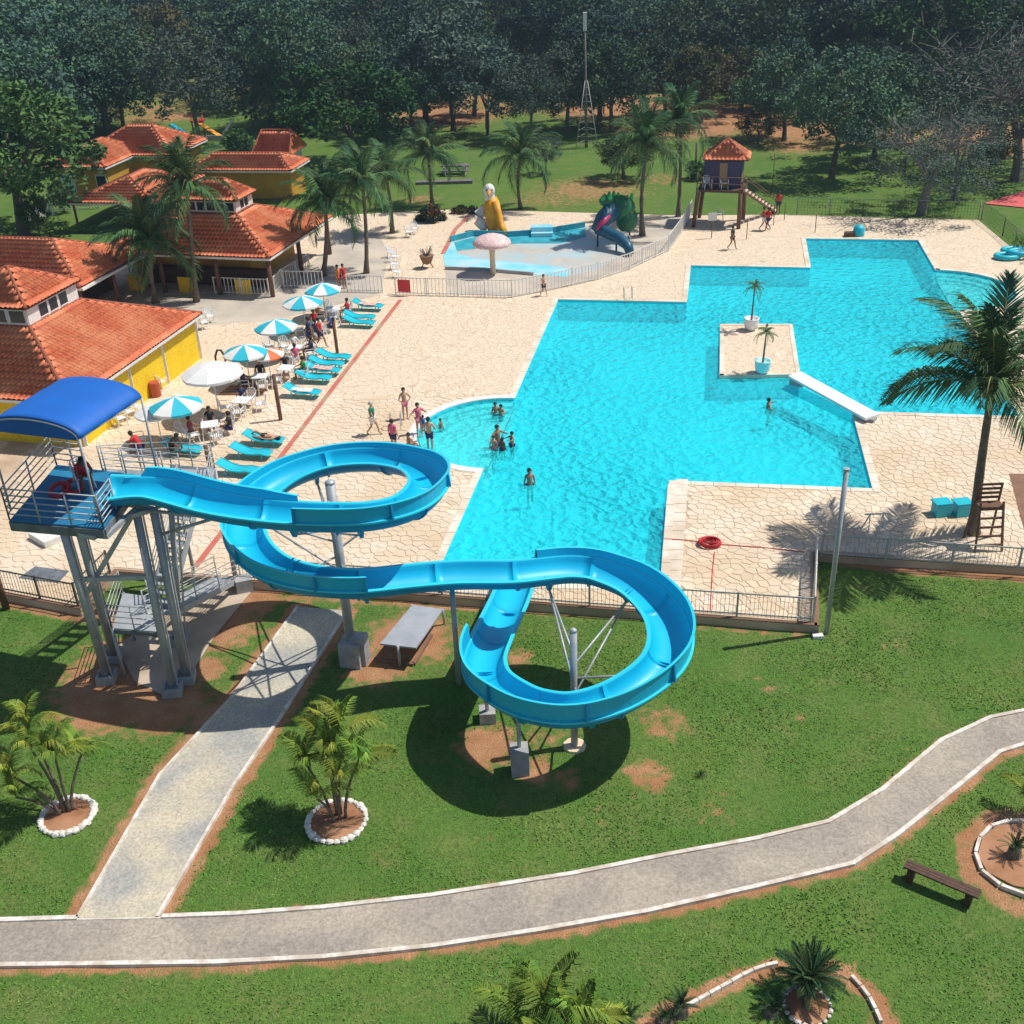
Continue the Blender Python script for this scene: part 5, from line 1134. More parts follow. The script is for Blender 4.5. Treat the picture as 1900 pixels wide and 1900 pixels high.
def signpost(px, py, ty, lab, board=True, mat='wirepale'):
    q = G(px, py, 0); z_ = ZT(q, ty); rt = empty('sign_post' if board else 'marker_post', q, lab, 'sign' if board else 'post'); cyl('pole', q, (q.x, q.y, z_), .03, rt, 'postwood', 6)
    if board: m_ = MB(); m_.box((q.x, q.y-.04, z_-.15), (.62, .04, .55)); m_.build('board', M['whitepaint'], rt)
signpost(1320, 442, 398, 'white rectangular notice board on a pole in front of the hut')
for px, py, ty, lab in ((1385, 444, 405, 'thin bare pole in front of the lookout hut, left of the walking woman'), (1435, 418, 378, 'thin dark pole right of the red shirted person'), (1455, 408, 375, 'thin dark pole at the foot of the hut stairs'), (1432, 360, 285, 'thin pale tall pole behind the hut stairs'), (1512, 432, 398, 'short pole near the far pool corner')):
    signpost(px, py, ty, lab, False)
# pool ladders
for (px, py), rz, lab in (((1165, 556), 0, 'steel pool ladder at the far straight edge'), ((735, 795), .3, 'steel ladder rails by the round shallow end')):
    c = G(px, py, 0); rt = empty('pool_ladder', c, lab, 'ladder')
    for s in (-.25, .25):
        m_ = MB(); m_.tube([(c.x+s, c.y+.3, 0), (c.x+s, c.y+.3, .6), (c.x+s, c.y+.15, .8), (c.x+s, c.y-.1, .75), (c.x+s, c.y-.25, .3), (c.x+s, c.y-.25, -.3 if rz == 0 else 0)], .022, 6); m_.build('handrail', M['steel'], rt)
# potted palms on the island are built with the plants; wooden pallets by the white umbrella
c = G(450, 725, 0); pl = empty('wooden_pallet', c, 'flat brown wooden planks lying beside the white umbrella', 'planks')
for j in range(4): m_ = MB(); m_.box((c.x+.1*j, c.y-.5+.3*j, .06), (2.2, .2, .08), -.12); m_.build('plank', nmat('weathered_plank', (.32, .18, .10), .8) if 'weathered_plank' not in bpy.data.materials else bpy.data.materials['weathered_plank'], pl)
c = G(413, 690, 0); m_ = MB(); m_.tube([(c.x-.25, c.y, .2), (c.x-.25, c.y, .9), (c.x-.1, c.y, 1.25), (c.x+.1, c.y, 1.25), (c.x+.25, c.y, .9), (c.x+.25, c.y, .2)], .06, 7); m_.box((c.x, c.y, .3), (.5, .2, .55)); tag(m_.build('ring_rack', M['darkwood']), 'dark arched wooden stand behind the white umbrella', 'stand')
m_ = MB(); q0, q1, q2, q3 = [G(x, y, 0) for x, y in ((1826, 378), (1930, 345), (1960, 400), (1905, 386))]; poly_sheet(m_, [p.xy for p in (q0, q3, q2, q1)], [], .03); tag(m_.build('red_court', M['court']), kind='structure')
m_ = MB(); poly_sheet(m_, [G(x, y, 0).xy for x, y in ((1872, 880), (1990, 880), (1990, 990), (1900, 985))][::-1], [], .03); ft = tag(m_.build('brown_floor', M['brownfloor']), kind='structure')
c = G(110, 1118, 0)
m_ = MB(); q_ = [G(x, y, .02).xy for x, y in ((55, 1000), (100, 978), (130, 1000), (85, 1018))]; m_.prism(q_[::-1], .0, .3); tag(m_.build('hatch', M['whitepaint']), 'white framed hatch in the paving under the tower platform', 'hatch')
m_ = MB(); q_ = [G(x, y, .02).xy for x, y in ((65, 1052), (128, 1060), (108, 1082), (35, 1073))]; m_.prism(q_[::-1], .0, .05); tag(m_.build('drain_grate', M['steeldark']), 'dark square grate in the paving behind the left railing', 'grate')
# electricity mast
q = G(1088, 275, 0); zt = ZT(q, 40); mt = empty('lattice_mast', q, 'tall slender pale lattice mast rising above the trees', 'mast')
cyl('pole', (q.x, q.y, 0), (q.x-.1, q.y, zt), .16, mt, 'palebark', 8, .07)
for k, (a, b) in enumerate(((-.55, -.4), (.55, -.4), (.0, .6))): cyl('leg', (q.x+a*2, q.y+b*2, 0), (q.x+a*.2, q.y+b*.2, zt*.55), .04, mt, 'wirepale', 5)
for j in range(9):
    z_ = .6+j*zt*.055; f_ = 1-z_/(zt*.58); m_ = MB(); P = [(q.x+a*2*f_, q.y+b*2*f_, z_) for a, b in ((-.55, -.4), (.55, -.4), (0, .6))]
    for i in range(3): m_.bar(P[i], P[(i+1) % 3], .03)
    m_.build('cross_brace', M['wirepale'], mt)
m_ = MB(); m_.box((q.x-.1, q.y, zt), (.35, .35, 1.6)); m_.build('antenna', M['whitepaint'], mt)
m_ = MB(); m_.bar(G(30, 402, .5), G(98, 388, .5), .2, 1.0); tag(m_.build('garden_wall', M['whitepaint']), 'low white garden wall left of the yellow house fence', 'wall')
# small vehicle-like bench table on the back lawn
c = G(845, 322, 0); pk_ = empty('picnic_table', c, 'grey picnic table with benches on the back lawn beside a palm', 'table')
m_ = MB(); m_.box((c.x, c.y, .75), (2.6, 1.0, .08), -.1); m_.build('tabletop', M['palebark'], pk_)
for s in (-1, 1): m_ = MB(); m_.box((c.x, c.y+s*1.0, .45), (2.6, .35, .07), -.1); m_.build('bench', M['palebark'], pk_)
for s in (-1, 1): m_ = MB(); m_.box((c.x+s*.9, c.y, .37), (.15, 1.6, .72), -.1); m_.build('leg', M['footing'], pk_)
m_ = MB(); c = G(825, 340, 0); m_.box((c.x, c.y, .12), (5.0, .9, .24), -.05); tag(m_.build('concrete_ledge', M['palebark']), 'low pale ledge in the grass below the picnic table', 'ledge')
# playground at the back left
c = G(380, 255, 0); pg = empty('playground_slide', c, 'colourful play set with yellow and white slides at the back left', 'play set')
for x0, y0, z0, x1, y1, z1, mm in ((-.8, 0, 1.8, 2.2, -1.5, .2, 'birdyellow'), (3.4, .5, 1.8, 2.0, 0, .3, 'whitepaint'), (-3.5, 0, 1.5, -1.6, -.8, .5, 'cyanplastic')):
    m_ = MB(); m_.bar((c.x+x0, c.y+y0, z0), (c.x+x1, c.y+y1, z1), .7, .12); m_.build('chute', M[mm], pg)
m_ = MB(); m_.box((c.x-.6, c.y+.5, 1.7), (1.4, 1.2, .15)); m_.build('deck', M['red'], pg)
for s in (-1.2, 0): cyl('post', (c.x+s, c.y+.2, 0), (c.x+s, c.y+.2, 2.3), .08, pg, 'red', 6)
m_ = MB(); m_.bar((c.x-3.6, c.y-1.8, .25), (c.x+4.5, c.y-2.2, .25), .15, .5); tag(m_.build('low_wall', M['footing']), 'low grey wall in front of the playground', 'wall')
"""PLANTS"""
def frond_mesh(name, L=3.0, n=44, leaf=.75, rise=.35, droop=1.0, hang=.5, lw=.045, seed=0, stiff=False, mat='frond'):
    rg = np.random.default_rng(seed); mb = MB(); P = []
    for i in range(n+1):
        t = i/n; P.append(Vector((L*t*(1-.12*droop*t*t), 0, L*(rise*t-.62*droop*t**2.4))))
    mb.tube(P[::4]+([P[-1]] if n % 4 else []), [.035*L/3*(1-.85*i/(len(P[::4]+([P[-1]] if n % 4 else []))-1)) for i in range(len(P[::4]+([P[-1]] if n % 4 else [])))], 5, mi=1)
    for i in range(3, n+1):
        t = i/n; w = leaf*math.sin(math.pi*(.12+.80*t))**.7*(1 if t < .9 else .75)
        for s in (-1, 1):
            ln = w*rg.uniform(.85, 1.12); f = .55+.5*t+rg.normal(0, .07); h = hang*rg.uniform(.6, 1.3)
            d = Vector((math.sin(f)*.9, s*math.cos(f), 0)).normalized(); a = P[i]
            m1 = a+d*ln*.5+Vector((0, 0, (.10 if not stiff else .05)-h*.18*ln)); e = a+d*ln*.95+Vector((0, 0, -h*ln*.75 if not stiff else .02))
            q = Vector((d.y, -d.x, 0))*s*lw
            mb.add([a-q*.6, a+q*.6, m1+q, m1-q, e+q*.15, e-q*.15], [(0, 1, 2, 3), (3, 2, 4, 5)])
    o = mb.build(name, [M[mat], M['rachis']]); me = o.data; bpy.data.objects.remove(o); return me
FR = {}
def fronds(key, **kw):
    if key not in FR: FR[key] = [frond_mesh('palm_frond', seed=s*7+1, **dict(kw, **v)) for s, v in enumerate(({}, dict(droop=kw.get('droop', 1)*1.35), dict(droop=kw.get('droop', 1)*.65)))]
    return FR[key]
def crown(root, top, key, cnt_, scale, el=(-25, 75), name='palm_frond', wind=0, rnd=random, **kw):
    F = fronds(key, **kw)
    for i in range(cnt_):
        az = i*2.39996+rnd.uniform(-.25, .25); u = (i+.5)/cnt_; e = R(el[0]+(el[1]-el[0])*u)
        me = F[1] if u < .35 else (F[2] if u > .75 else F[0]); o = bpy.data.objects.new(name, me); col.objects.link(o); o.parent = root
        sc_ = scale*rnd.uniform(.85, 1.08)*(.8 if u > .85 else 1)
        x = Vector((math.cos(az)*math.cos(e)-wind*.4, math.sin(az)*math.cos(e), math.sin(e))).normalized(); y = Vector((0, 0, 1)).cross(x).normalized(); z = x.cross(y)
        m = Matrix((x, y, z)).transposed() @ Matrix.Rotation(rnd.uniform(-.5, .5), 3, 'X')
        m4 = m.to_4x4(); m4 = Matrix.Translation(top-root.location) @ m4 @ Matrix.Diagonal((sc_, sc_, sc_, 1)); o.matrix_basis = m4
def coconut(base, top, label, nfr=18, sc=1.0, r=.16, group=None, bend=.3, key='coco', el=(-30, 80), wind=.4, **kw):
    kw = dict(dict(L=3.3, n=56, leaf=.85, rise=.38, droop=1.0, hang=.75, lw=.026), **kw)
    rt = empty('coconut_palm', base, label, 'palm tree', group); P = []; base, top = Vector(base), Vector(top)
    for i in range(13):
        t = i/12; P.append(base.lerp(top, t)+Vector((bend*math.sin(t*math.pi)*.6, 0, 0)))
    mb = MB(); mb.tube(P, [r*(1.5-.5*min(1, i*.5)) * (1-.35*i/12)*(1.0+.05*(i % 2)) for i in range(13)], 9); mb.build('trunk', M['trunk'], rt, smooth=True)
    mb = MB(); mb.lathe(top-Vector((0, 0, .35)), [(r*.8, 0), (r*1.4, .25), (r*1.1, .5), (.02, .7)], 8)
    for k in range(6): a = k*1.05; mb.ball(top+Vector((.22*math.cos(a), .22*math.sin(a), -.22)), .11, 6)
    mb.build('crown_shaft', M['rachis'], rt); rnd = random.Random(int(base.x*31+base.y*17))
    crown(rt, top, key, nfr, sc, el, wind=wind, rnd=rnd, **kw); return rt
PALMS = [((1805, 990), (1840, 722), 15, 1.34, .19, 'largest coconut palm at the right side, leaning over the water\'s edge', 'cocoL'),
         ((600, 512), (603, 378), 20, 1.05, .17, 'coconut palm nearest the corner of the shaded bar roof', 'coco'), ((680, 507), (672, 340), 18, 1.0, .15, 'left one of two close slim coconut palms beyond the umbrellas', 'coco'),
         ((728, 432), (716, 328), 18, .98, .15, 'right one of two close slim coconut palms beyond the umbrellas', 'coco'), ((802, 380), (795, 285), 17, .98, .14, 'coconut palm in front of the picnic table', 'coco'),
         ((966, 387), (966, 290), 18, 1.1, .14, 'coconut palm behind the white headed bird figure', 'coco'), ((1192, 437), (1202, 268), 19, 1.12, .17, 'coconut palm right of the green animal slide', 'coco'),
         ((1258, 402), (1262, 225), 18, 1.05, .15, 'tall coconut palm left of the lookout hut', 'coco'), ((290, 562), (278, 448), 22, 1.15, .17, 'coconut palm between the yellow restaurant and the hall', 'coco'), ((365, 560), (345, 345), 20, 1.12, .16, 'coconut palm in front of the roof of the shaded bar', 'coco'),
         ((508, 235), (505, 165), 18, 1.5, .2, 'left palm of the pair above the playground', 'coco'), ((552, 240), (548, 180), 16, 1.3, .2, 'right palm of the pair above the playground', 'coco')]
for (bp, tp, n, sc_, r_, lab, key) in PALMS:
    b = G(*bp, 0); z_ = ZT(b, tp[1]); t_ = G(tp[0], tp[1], z_); t_ = Vector((t_.x, b.y, z_)) if True else t_
    kw = dict(L=3.2, n=62, leaf=.85, rise=.42, droop=.85, hang=.7, lw=.024, el=(-14, 82)) if key == 'cocoL' else {}
    coconut(b, t_, lab, n+6, sc_, r_, 'coconut palms around the pool', random.uniform(-.5, .5), key, **kw)
# stone rings, soil discs and the clumps in them
def stone_ring(cpx, rx, ry, label, n=26, size=.13, z=LZ, a0=0, a1=2*math.pi, soil=True):
    c = G(*cpx, z); rt = empty('stone_ring', c, label, 'flower bed')
    if soil: mb = MB(); mb.lathe((c.x, c.y, z), [(rx*.97, .0), (rx*.9, .05), (rx*.5, .09), (.001, .11)], 24); o = mb.build('soil', M['soil'], rt)
    for i in range(n):
        a = a0+(a1-a0)*i/n; mb = MB(); s_ = size*random.uniform(.75, 1.25); q = Vector((c.x+rx*math.cos(a), c.y+ry*math.sin(a), z+.05))
        mb.ball((0, 0, 0), (s_, s_*.8, s_*.62), 7); mb.v = [tuple(Matrix.Rotation(a+1.5+random.uniform(-.3, .3), 3, 'Z') @ Vector(v)*(1+random.uniform(-.09, .09))+q) for v in mb.v]; mb.build('stone', M['rock'], rt)
    return c
def areca(base, label, stems, key='areca', cat='palm', name='areca_palm', **kw):
    rt = empty(name, base, label, cat)
    for (dx, dy, h, lx, ly, nf, sc_) in stems:
        P = [Vector((base.x+dx+lx*(t**1.7), base.y+dy+ly*(t**1.7), base.z+h*t)) for t in [i/8 for i in range(9)]]
        mb = MB(); mb.tube(P, [.05*(1-.35*i/8) for i in range(9)], 7); mb.build('stem', M['trunk'], rt, smooth=True)
        if nf: crown(rt, P[-1], key, max(4, int(nf*.78)), sc_, (5, 82), rnd=random, L=1.2, n=34, leaf=.40, rise=.6, droop=.95, hang=.4, lw=.015, mat='frondy')
c = stone_ring((625, 1525), .80, .80, 'ring of white stones with bare soil round the middle lawn palm')
areca(c+Vector((0, 0, .08)), 'multi stemmed yellow green palm in the white stone ring at the lower centre left', [(-.15, .1, 1.9, -.5, .1, 8, 1), (0, .15, 2.3, -.05, .2, 9, 1.1), (.1, 0, 1.8, .1, -.3, 8, 1), (.25, .05, 2.0, .55, .1, 8, 1.0), (-.05, -.1, 1.3, -.25, -.45, 6, .9), (.1, .2, 2.6, .25, .4, 8, 1.05)])
c = stone_ring((126, 1515), .72, .72, 'ring of white stones with bare soil round the left lawn palm')
areca(c+Vector((0, 0, .08)), 'multi stemmed yellow green palm in the stone ring at the far left lawn', [(.05, .1, 2.0, .0, .1, 9, 1.05), (-.1, .1, 2.2, -.5, .2, 8, 1.0), (-.2, 0, 1.5, -1.0, .0, 7, 1.0), (-.25, .0, .9, -.9, -.2, 4, .9), (.1, .15, 1.6, .45, .5, 6, .9), (-.15, .25, 2.5, -.7, .7, 7, 1.0)])
c = G(10, 1480, LZ); areca(c, 'yellow leaved palm clump cut off by the left edge', [(-.3, 0, 1.6, -.3, 0, 7, 1.0), (-.6, .2, 1.2, -.2, .2, 6, 1.0)])
c = G(1010, 1960, LZ); areca(c, 'arching yellow green palm at the bottom edge in the middle', [(-.1, .1, .8, -.45, .1, 8, 1.25), (.1, .1, 1.0, .05, .25, 9, 1.3), (.2, .0, .8, .45, .05, 8, 1.2)])
c = G(1905, 1515, LZ); areca(c, 'palm clump at the right edge above the circular bed', [(.1, 0, .5, -.1, .1, 8, .8)])
def rosette(base, label, nfr, sc_, el, key, name, mat, heart=None, trunk=0, cat='plant', **kw):
    rt = empty(name, base, label, cat)
    if trunk: mb = MB(); mb.lathe(base, [(.20, 0), (.17, trunk*.5), (.16, trunk)], 10); mb.build('trunk', M['trunk'], rt)
    crown(rt, base+Vector((0, 0, trunk)), key, nfr, sc_, el, name='frond', mat=mat, **kw)
    if heart: mb = MB(); [mb.ball(base+Vector((random.uniform(-.1, .1), random.uniform(-.1, .1), trunk+.05+random.uniform(0, .07))), .05, 5) for _ in range(16)]; mb.build('heart', M[heart], rt)
M['orangeheart'] = nmat('orange_cycad_heart', (.50, .22, .06), .8)
c = G(1497, 1846, LZ); rosette(c+Vector((0, 0, 0)), 'dark green cycad with stiff radiating fronds and orange heart at the bottom right', 54, .92, (-12, 62), 'cyc', 'cycad', 'frondd', 'orangeheart', .55, L=1.0, n=40, leaf=.17, rise=.22, droop=.35, hang=.1, lw=.010, stiff=True)
stone_ring((1497, 1868), .52, .52, 'small ring of white stones round the cycad', 20, .07)
for (px, py), n, s_, lab, h_ in (((1165, 1890), 22, .42, 'small spiky plant at the bottom edge, left of the brown one', 0), ((1262, 1880), 26, .45, 'dark spiky upright plant at the bottom edge by the soil bed', .25), ((1232, 1895), 16, .35, 'smaller dark spiky plant beside the upright one', .1), ((1300, 1440), 16, .22, 'tiny dark spiky plant alone on the lawn', 0), ((1880, 1590), 20, .5, 'dark palm plant inside the circular white edged bed', .3), ((1432, 1880), 20, .45, 'dark fan shaped plant left of the cycad', .15)):
    rosette(G(px, py, LZ), lab, n, s_, (5, 80), 'spk', 'spiky_plant', 'frondd', None, h_, L=1.0, n=16, leaf=.18, rise=.3, droop=.5, hang=.2, lw=.02, stiff=True)
# white kerb chains of the beds
def kerb_chain(px, lab, w=.08, closed=False, seg=.32):
    P = resample(catmull([G(x, y, LZ+.05) for x, y in px], 6), seg); rt = empty('bed_edging', P[0], lab, 'edging')
    for a, b in zip(P, P[1:]): m_ = MB(); m_.bar(a.lerp(b, .02), a.lerp(b, .95), w, .14); m_.build('edging_stone', M['kerb'], rt)
kerb_chain([(1275, 1868), (1340, 1832), (1400, 1800), (1452, 1786)], 'white stone edging left of the cycad')
kerb_chain([(1580, 1812), (1612, 1850), (1638, 1905)], 'white stone edging right of the cycad')
kerb_chain([(1960, 1535), (1905, 1524), (1850, 1528), (1818, 1555), (1810, 1588), (1828, 1625), (1870, 1650), (1960, 1680)], 'curved white concrete edging of the circular bed at the right', .09, seg=.6)
m_ = MB(); m_.prism([G(x, y, LZ).xy for x, y in ((1900, 1530), (1850, 1533), (1822, 1558), (1814, 1588), (1832, 1620), (1880, 1645), (1960, 1660), (1960, 1540))][::-1], LZ, LZ+.045); tag(m_.build('soil_bed', M['soil']), kind='structure')
# potted palms on the island
for (bp, ty, lab) in (((1393, 612), 530, 'small palm in a white pot on the far edge of the pool island'), ((1414, 692), 615, 'small drooping palm in a pale blue pot on the near edge of the pool island')):
    b = G(*bp, .05); pot = empty('plant_pot', b, lab.replace('small palm in a white', 'round white').replace('small drooping palm in a pale blue', 'round pale blue'), 'pot')
    pot['label'] = 'round white pot holding the far palm on the pool island' if bp[0] < 1400 else 'round pale blue pot holding the near palm on the pool island'
    m_ = MB(); m_.lathe(b, [(.22, 0), (.36, .18), (.42, .45), (.40, .62), (.45, .70), (.38, .70), (.36, .6), (.001, .58)], 16); m_.build('pot_body', M['plastic' if bp[0] < 1400 else 'shallowtile'], pot, smooth=True)
    z_ = ZT(b, ty); rt = empty('potted_palm', b+Vector((0, 0, .6)), lab, 'palm'); m_ = MB(); m_.tube([b+Vector((0, 0, .58)), b+Vector((.02, 0, 1.1)), Vector((b.x+.05, b.y, z_-.15))], [.06, .05, .035], 7); m_.build('stem', M['trunk'], rt)
    crown(rt, Vector((b.x+.05, b.y, z_-.12)), 'pot', 13, .55, (-25, 70), L=1.3, n=22, leaf=.3, rise=.3, droop=1.2, hang=.6, lw=.02)
# broadleaf trees
def leaf_cloud(rg, cents, rads, per, size):
    n = len(cents); C_ = np.repeat(cents, per, 0); Rr = np.repeat(rads, per)[:, None]; N = len(C_)
    d = rg.normal(size=(N, 3)); d /= np.linalg.norm(d, axis=1)[:, None]; P = C_+d*Rr*(rg.random((N, 1))**.45)*np.array([1, 1, .75])
    a = rg.normal(size=(N, 3))*np.array([1, 1, .6]); a /= np.linalg.norm(a, axis=1)[:, None]; b = np.cross(a, rg.normal(size=(N, 3))); b /= np.linalg.norm(b, axis=1)[:, None]
    s = (size*(.6+.8*rg.random((N, 1))))/2
    V = np.stack([P-a*s, P+b*s*.6, P+a*s, P-b*s*.6], 1).reshape(-1, 3); F = np.arange(N*4).reshape(-1, 4); return V, F
def make_tree(key, seed, H=11, cr=4.2, ch=3.6, base=.30, nc=70, per=120, leaf=.36, bare=0, trunk_r=.28, mat='leafA', bmat='bark'):
    rg = np.random.default_rng(seed); r = empty('broadleaf_tree', (0, 0, 0), 'x', 'tree'); rr = random.Random(seed)
    fork = H*base; mb = MB(); lean = Vector((rr.uniform(-.5, .5), rr.uniform(-.3, .3), 0)); top = lean+Vector((0, 0, fork))
    mb.tube([(0, 0, -.3), lean*.2+Vector((0, 0, fork*.4)), top], [trunk_r*1.4, trunk_r, trunk_r*.8], 8)
    cz = H-ch; ends = []
    for i in range(7):
        a = i*.9+rr.random(); e = Vector((math.cos(a)*cr*rr.uniform(.35, .75), math.sin(a)*cr*rr.uniform(.35, .75), cz+rr.uniform(-.3, .6)*ch)); m_ = top.lerp(e, .5)+Vector((rr.uniform(-.4, .4), rr.uniform(-.4, .4), .5))
        mb.tube([top-Vector((0, 0, .3*i*.3)), m_, e], [trunk_r*.5, trunk_r*.28, trunk_r*.1], 5); ends.append((m_, e))
        for k in range(3 if not bare else 9):
            q = m_.lerp(e, rr.random()); f = q+Vector((rr.uniform(-1, 1), rr.uniform(-1, 1), rr.uniform(-.1, 1)))*(1.6 if not bare else 2.2)
            mb.tube([q, q.lerp(f, .5)+Vector((0, 0, .15)), f], [trunk_r*.12, trunk_r*.08, .015], 4)
            if bare:
                for _ in range(4): g_ = q.lerp(f, rr.uniform(.3, 1)); mb.tube([g_, g_+Vector((rr.uniform(-1, 1), rr.uniform(-1, 1), rr.uniform(-.2, .9)))*1.1], [.025, .008], 3)
    mb.build('trunk', M[bmat], r)
    th = rg.random(nc)*2*np.pi; ph = np.arccos(1-1.8*rg.random(nc)); rad = .55+.45*rg.random(nc)
    off = rg.normal(0, .12, (nc, 1))+1
    c = np.stack([np.sin(ph)*np.cos(th)*cr*rad, np.sin(ph)*np.sin(th)*cr*rad, cz+np.cos(ph)*ch*rad*.85], 1)*np.concatenate([off, off, np.ones((nc, 1))], 1)
    rd = rg.uniform(.55, 1.35, nc)*cr/4.2
    c[:, 2] = np.maximum(c[:, 2], H*.22); V, F = leaf_cloud(rg, c, rd, per, leaf); npmesh('crown', V, F, M[mat], r); return r
TK = {}
SPEC = {'denseA': dict(seed=1, H=11.5, cr=5.6, ch=5.2, mat='leafA'), 'denseB': dict(seed=2, H=10.5, cr=5.4, ch=4.6, mat='leafA'), 'green': dict(seed=3, H=9.5, cr=5.0, ch=4.2, mat='leafB'),
        'olive': dict(seed=4, H=10.5, cr=4.8, ch=4.6, mat='leafC', per=100), 'grey': dict(seed=5, H=11.5, cr=4.8, ch=5.2, mat='leafD', per=130, leaf=.26, nc=64, bmat='palebark', trunk_r=.22), 'bare': dict(seed=6, H=9.5, cr=4.6, ch=4.6, mat='leafD', per=110, leaf=.2, nc=44, bare=1, bmat='palebark', base=.3),
        'darkB': dict(seed=8, H=12, cr=5.8, ch=5.4, mat='leafA', nc=80), 'blueish': dict(seed=9, H=11, cr=5.2, ch=4.8, mat='leafD', nc=70, per=100)}
def tree(key, b, H, lab, rz=None, group=None, wide=1.0):
    sp = SPEC[key]
    if key not in TK: o = make_tree(key, **sp); TK[key] = o
    else: o = copy_tree(TK[key])
    s_ = H/sp['H']; o.location = (b[0], b[1], b[2]-.05); o.rotation_euler = (0, 0, rz if rz is not None else random.uniform(0, 6.28)); o.scale = (s_*wide, s_*wide, s_); o['label'] = lab
    if group: o['group'] = group
    elif 'group' in o: del o['group']
    return o
KEYT = [('green', (45, 436), 125, 'big dense dark green tree at the left edge behind the hall roof', 1.1), ('green', (655, 305), 100, 'round mid green tree behind the row of coconut palms', 1.25), ('grey', (372, 268), 25, 'tall thin crowned grey tree with dark trunk by the playground', 1.0), ('denseB', (792, 228), 15, 'dark tree with slim trunk left of the sandy clearing', .95), ('grey', (1052, 245), 60, 'thin grey green tree beside the lattice mast', 1.1),
        ('denseA', (1100, 190), 5, 'dark tree right of the lattice mast', .9), ('darkB', (1543, 330), 70, 'big dark tree with thick trunk behind the far pool corner', .95), ('bare', (1708, 398), 165, 'bare branched leaning tree at the back right of the deck', 1.15), ('bare', (1835, 300), 15, 'tall bare branched grey tree in the upper right corner', 1.3), ('olive', (1375, 210), 75, 'olive tree with slim trunks above the lookout hut', 1.1),
        ('olive', (1405, 268), 200, 'small sparse tree right above the hut roof', 1.2), ('green', (1157, 330), 240, 'small leafy tree on the back lawn between two coconut palms', 1.2), ('grey', (1013, 322), 240, 'small leaning tree on the back lawn left of the mast', .9), ('denseB', (880, 215), 50, 'dark tree at the right of the sandy clearing', .9), ('blueish', (1640, 260), 60, 'grey green tree right of the thick trunked tree', 1.0),
        ('bare', (1770, 370), 180, 'bare branched smaller tree near the red court', 1.0), ('olive', (560, 60), -60, 'brownish tree top at the upper left centre', 1.0), ('green', (120, 395), 330, 'small young tree in front of the yellow house', .7), ('green', (75, 440), 350, 'small slim tree beside the big left tree', .6), ('denseB', (1480, 225), 120, 'low dark tree left of the thick trunked tree', 1.1),
        ('denseA', (762, 258), 60, 'dark spreading tree at the left side of the sandy clearing', .9), ('blueish', (905, 256), 75, 'grey green tree shading the sandy clearing', .95), ('grey', (985, 262), 90, 'thin grey tree between the clearing and the mast', 1.0), ('denseB', (1135, 248), 60, 'broad dark tree just right of the mast', .85),
        ('denseA', (1235, 222), 50, 'dark tree behind the two coconut palms by the hut', 1.0), ('olive', (1300, 232), 70, 'olive tree behind the left side of the hut roof', 1.0), ('darkB', (1455, 262), 60, 'large dark tree right of the hut', .9), ('denseB', (1622, 300), 100, 'broad dark tree between the thick trunked tree and the bare one', 1.0),
        ('bare', (1885, 335), 40, 'grey bare branched tree cut off by the right edge', 1.1), ('denseA', (232, 250), 50, 'dense dark tree right behind the yellow house', .9), ('darkB', (150, 268), 40, 'tall dark tree behind the left side of the yellow house', 1.0), ('denseB', (40, 330), 60, 'dark tree behind the big left edge tree', 1.0), ('blueish', (455, 205), 40, 'grey green tree left of the palm pair', .9)]
for key, bp, ty, lab, wd in KEYT:
    b = G(*bp, 0); H = ZT(b, ty) if ty > 0 else ZT(b, 5)*1.15
    tree(key, b, H, lab, wide=wd)
random.seed(21); cnt = 0
CLEAR = [((740, 160), (1010, 245)), ((1100, 170), (1345, 250)), ((1370, 205), (1640, 300)), ((235, 185), (460, 268))]
adj = {'denseA': 'dense dark green', 'denseB': 'broad dark green', 'green': 'brighter green', 'olive': 'olive brown', 'grey': 'thin grey green', 'bare': 'bare branched grey', 'darkB': 'tall dark green', 'blueish': 'grey green leafy'}
for row, y0 in enumerate((128, 137, 147, 158, 170, 184)):
    x = -95
    while x < 92:
        x += random.uniform(6.0, 8.5); y = y0+random.uniform(-4, 4)
        px, py = PXY((x, y, 0))
        if px < -90 or px > 1990: continue
        if any(a[0]-25 < px < b[0]+25 and a[1] < py+3 and py < b[1] for a, b in CLEAR) and random.random() < .9: continue
        if row == 0 and 430 < px < 700: continue
        right = px > 1500
        key = random.choices(list(adj), [4, 4, 1.0, 1.5 if px > 500 else 2, 2, .3 if not right else 3, 4, 2 if not right else 4])[0]
        where = 'at the far left' if px < 260 else 'behind the playground' if px < 560 else 'behind the round green tree' if px < 770 else 'beyond the sandy clearing' if px < 1020 else 'around the lattice mast' if px < 1250 else 'behind the lookout hut' if px < 1480 else 'behind the thick trunked tree' if px < 1680 else 'in the upper right corner'
        dep = 'front' if row < 2 else 'middle' if row < 4 else 'back'
        tree(key, (x, y, 0), random.uniform(10, 15), f'{adj[key]} tree of the {dep} wood {where}', group='trees of the wood behind the pool', wide=random.uniform(.85, 1.1)); cnt += 1
by = {}
for o in [o for o in bpy.data.objects if o.get('group') == 'trees of the wood behind the pool']: by.setdefault(o['label'], []).append(o)
for lab, L_ in by.items():
    if len(L_) > 1:
        L_.sort(key=lambda o: PXY(o.location)[0])
        for i, o in enumerate(L_): o['label'] = lab+(', left one' if i == 0 else ', right one') if len(L_) == 2 else lab+', '+('first', 'second', 'third', 'fourth', 'fifth', 'sixth', 'seventh', 'eighth')[min(i, 7)]+' from left'
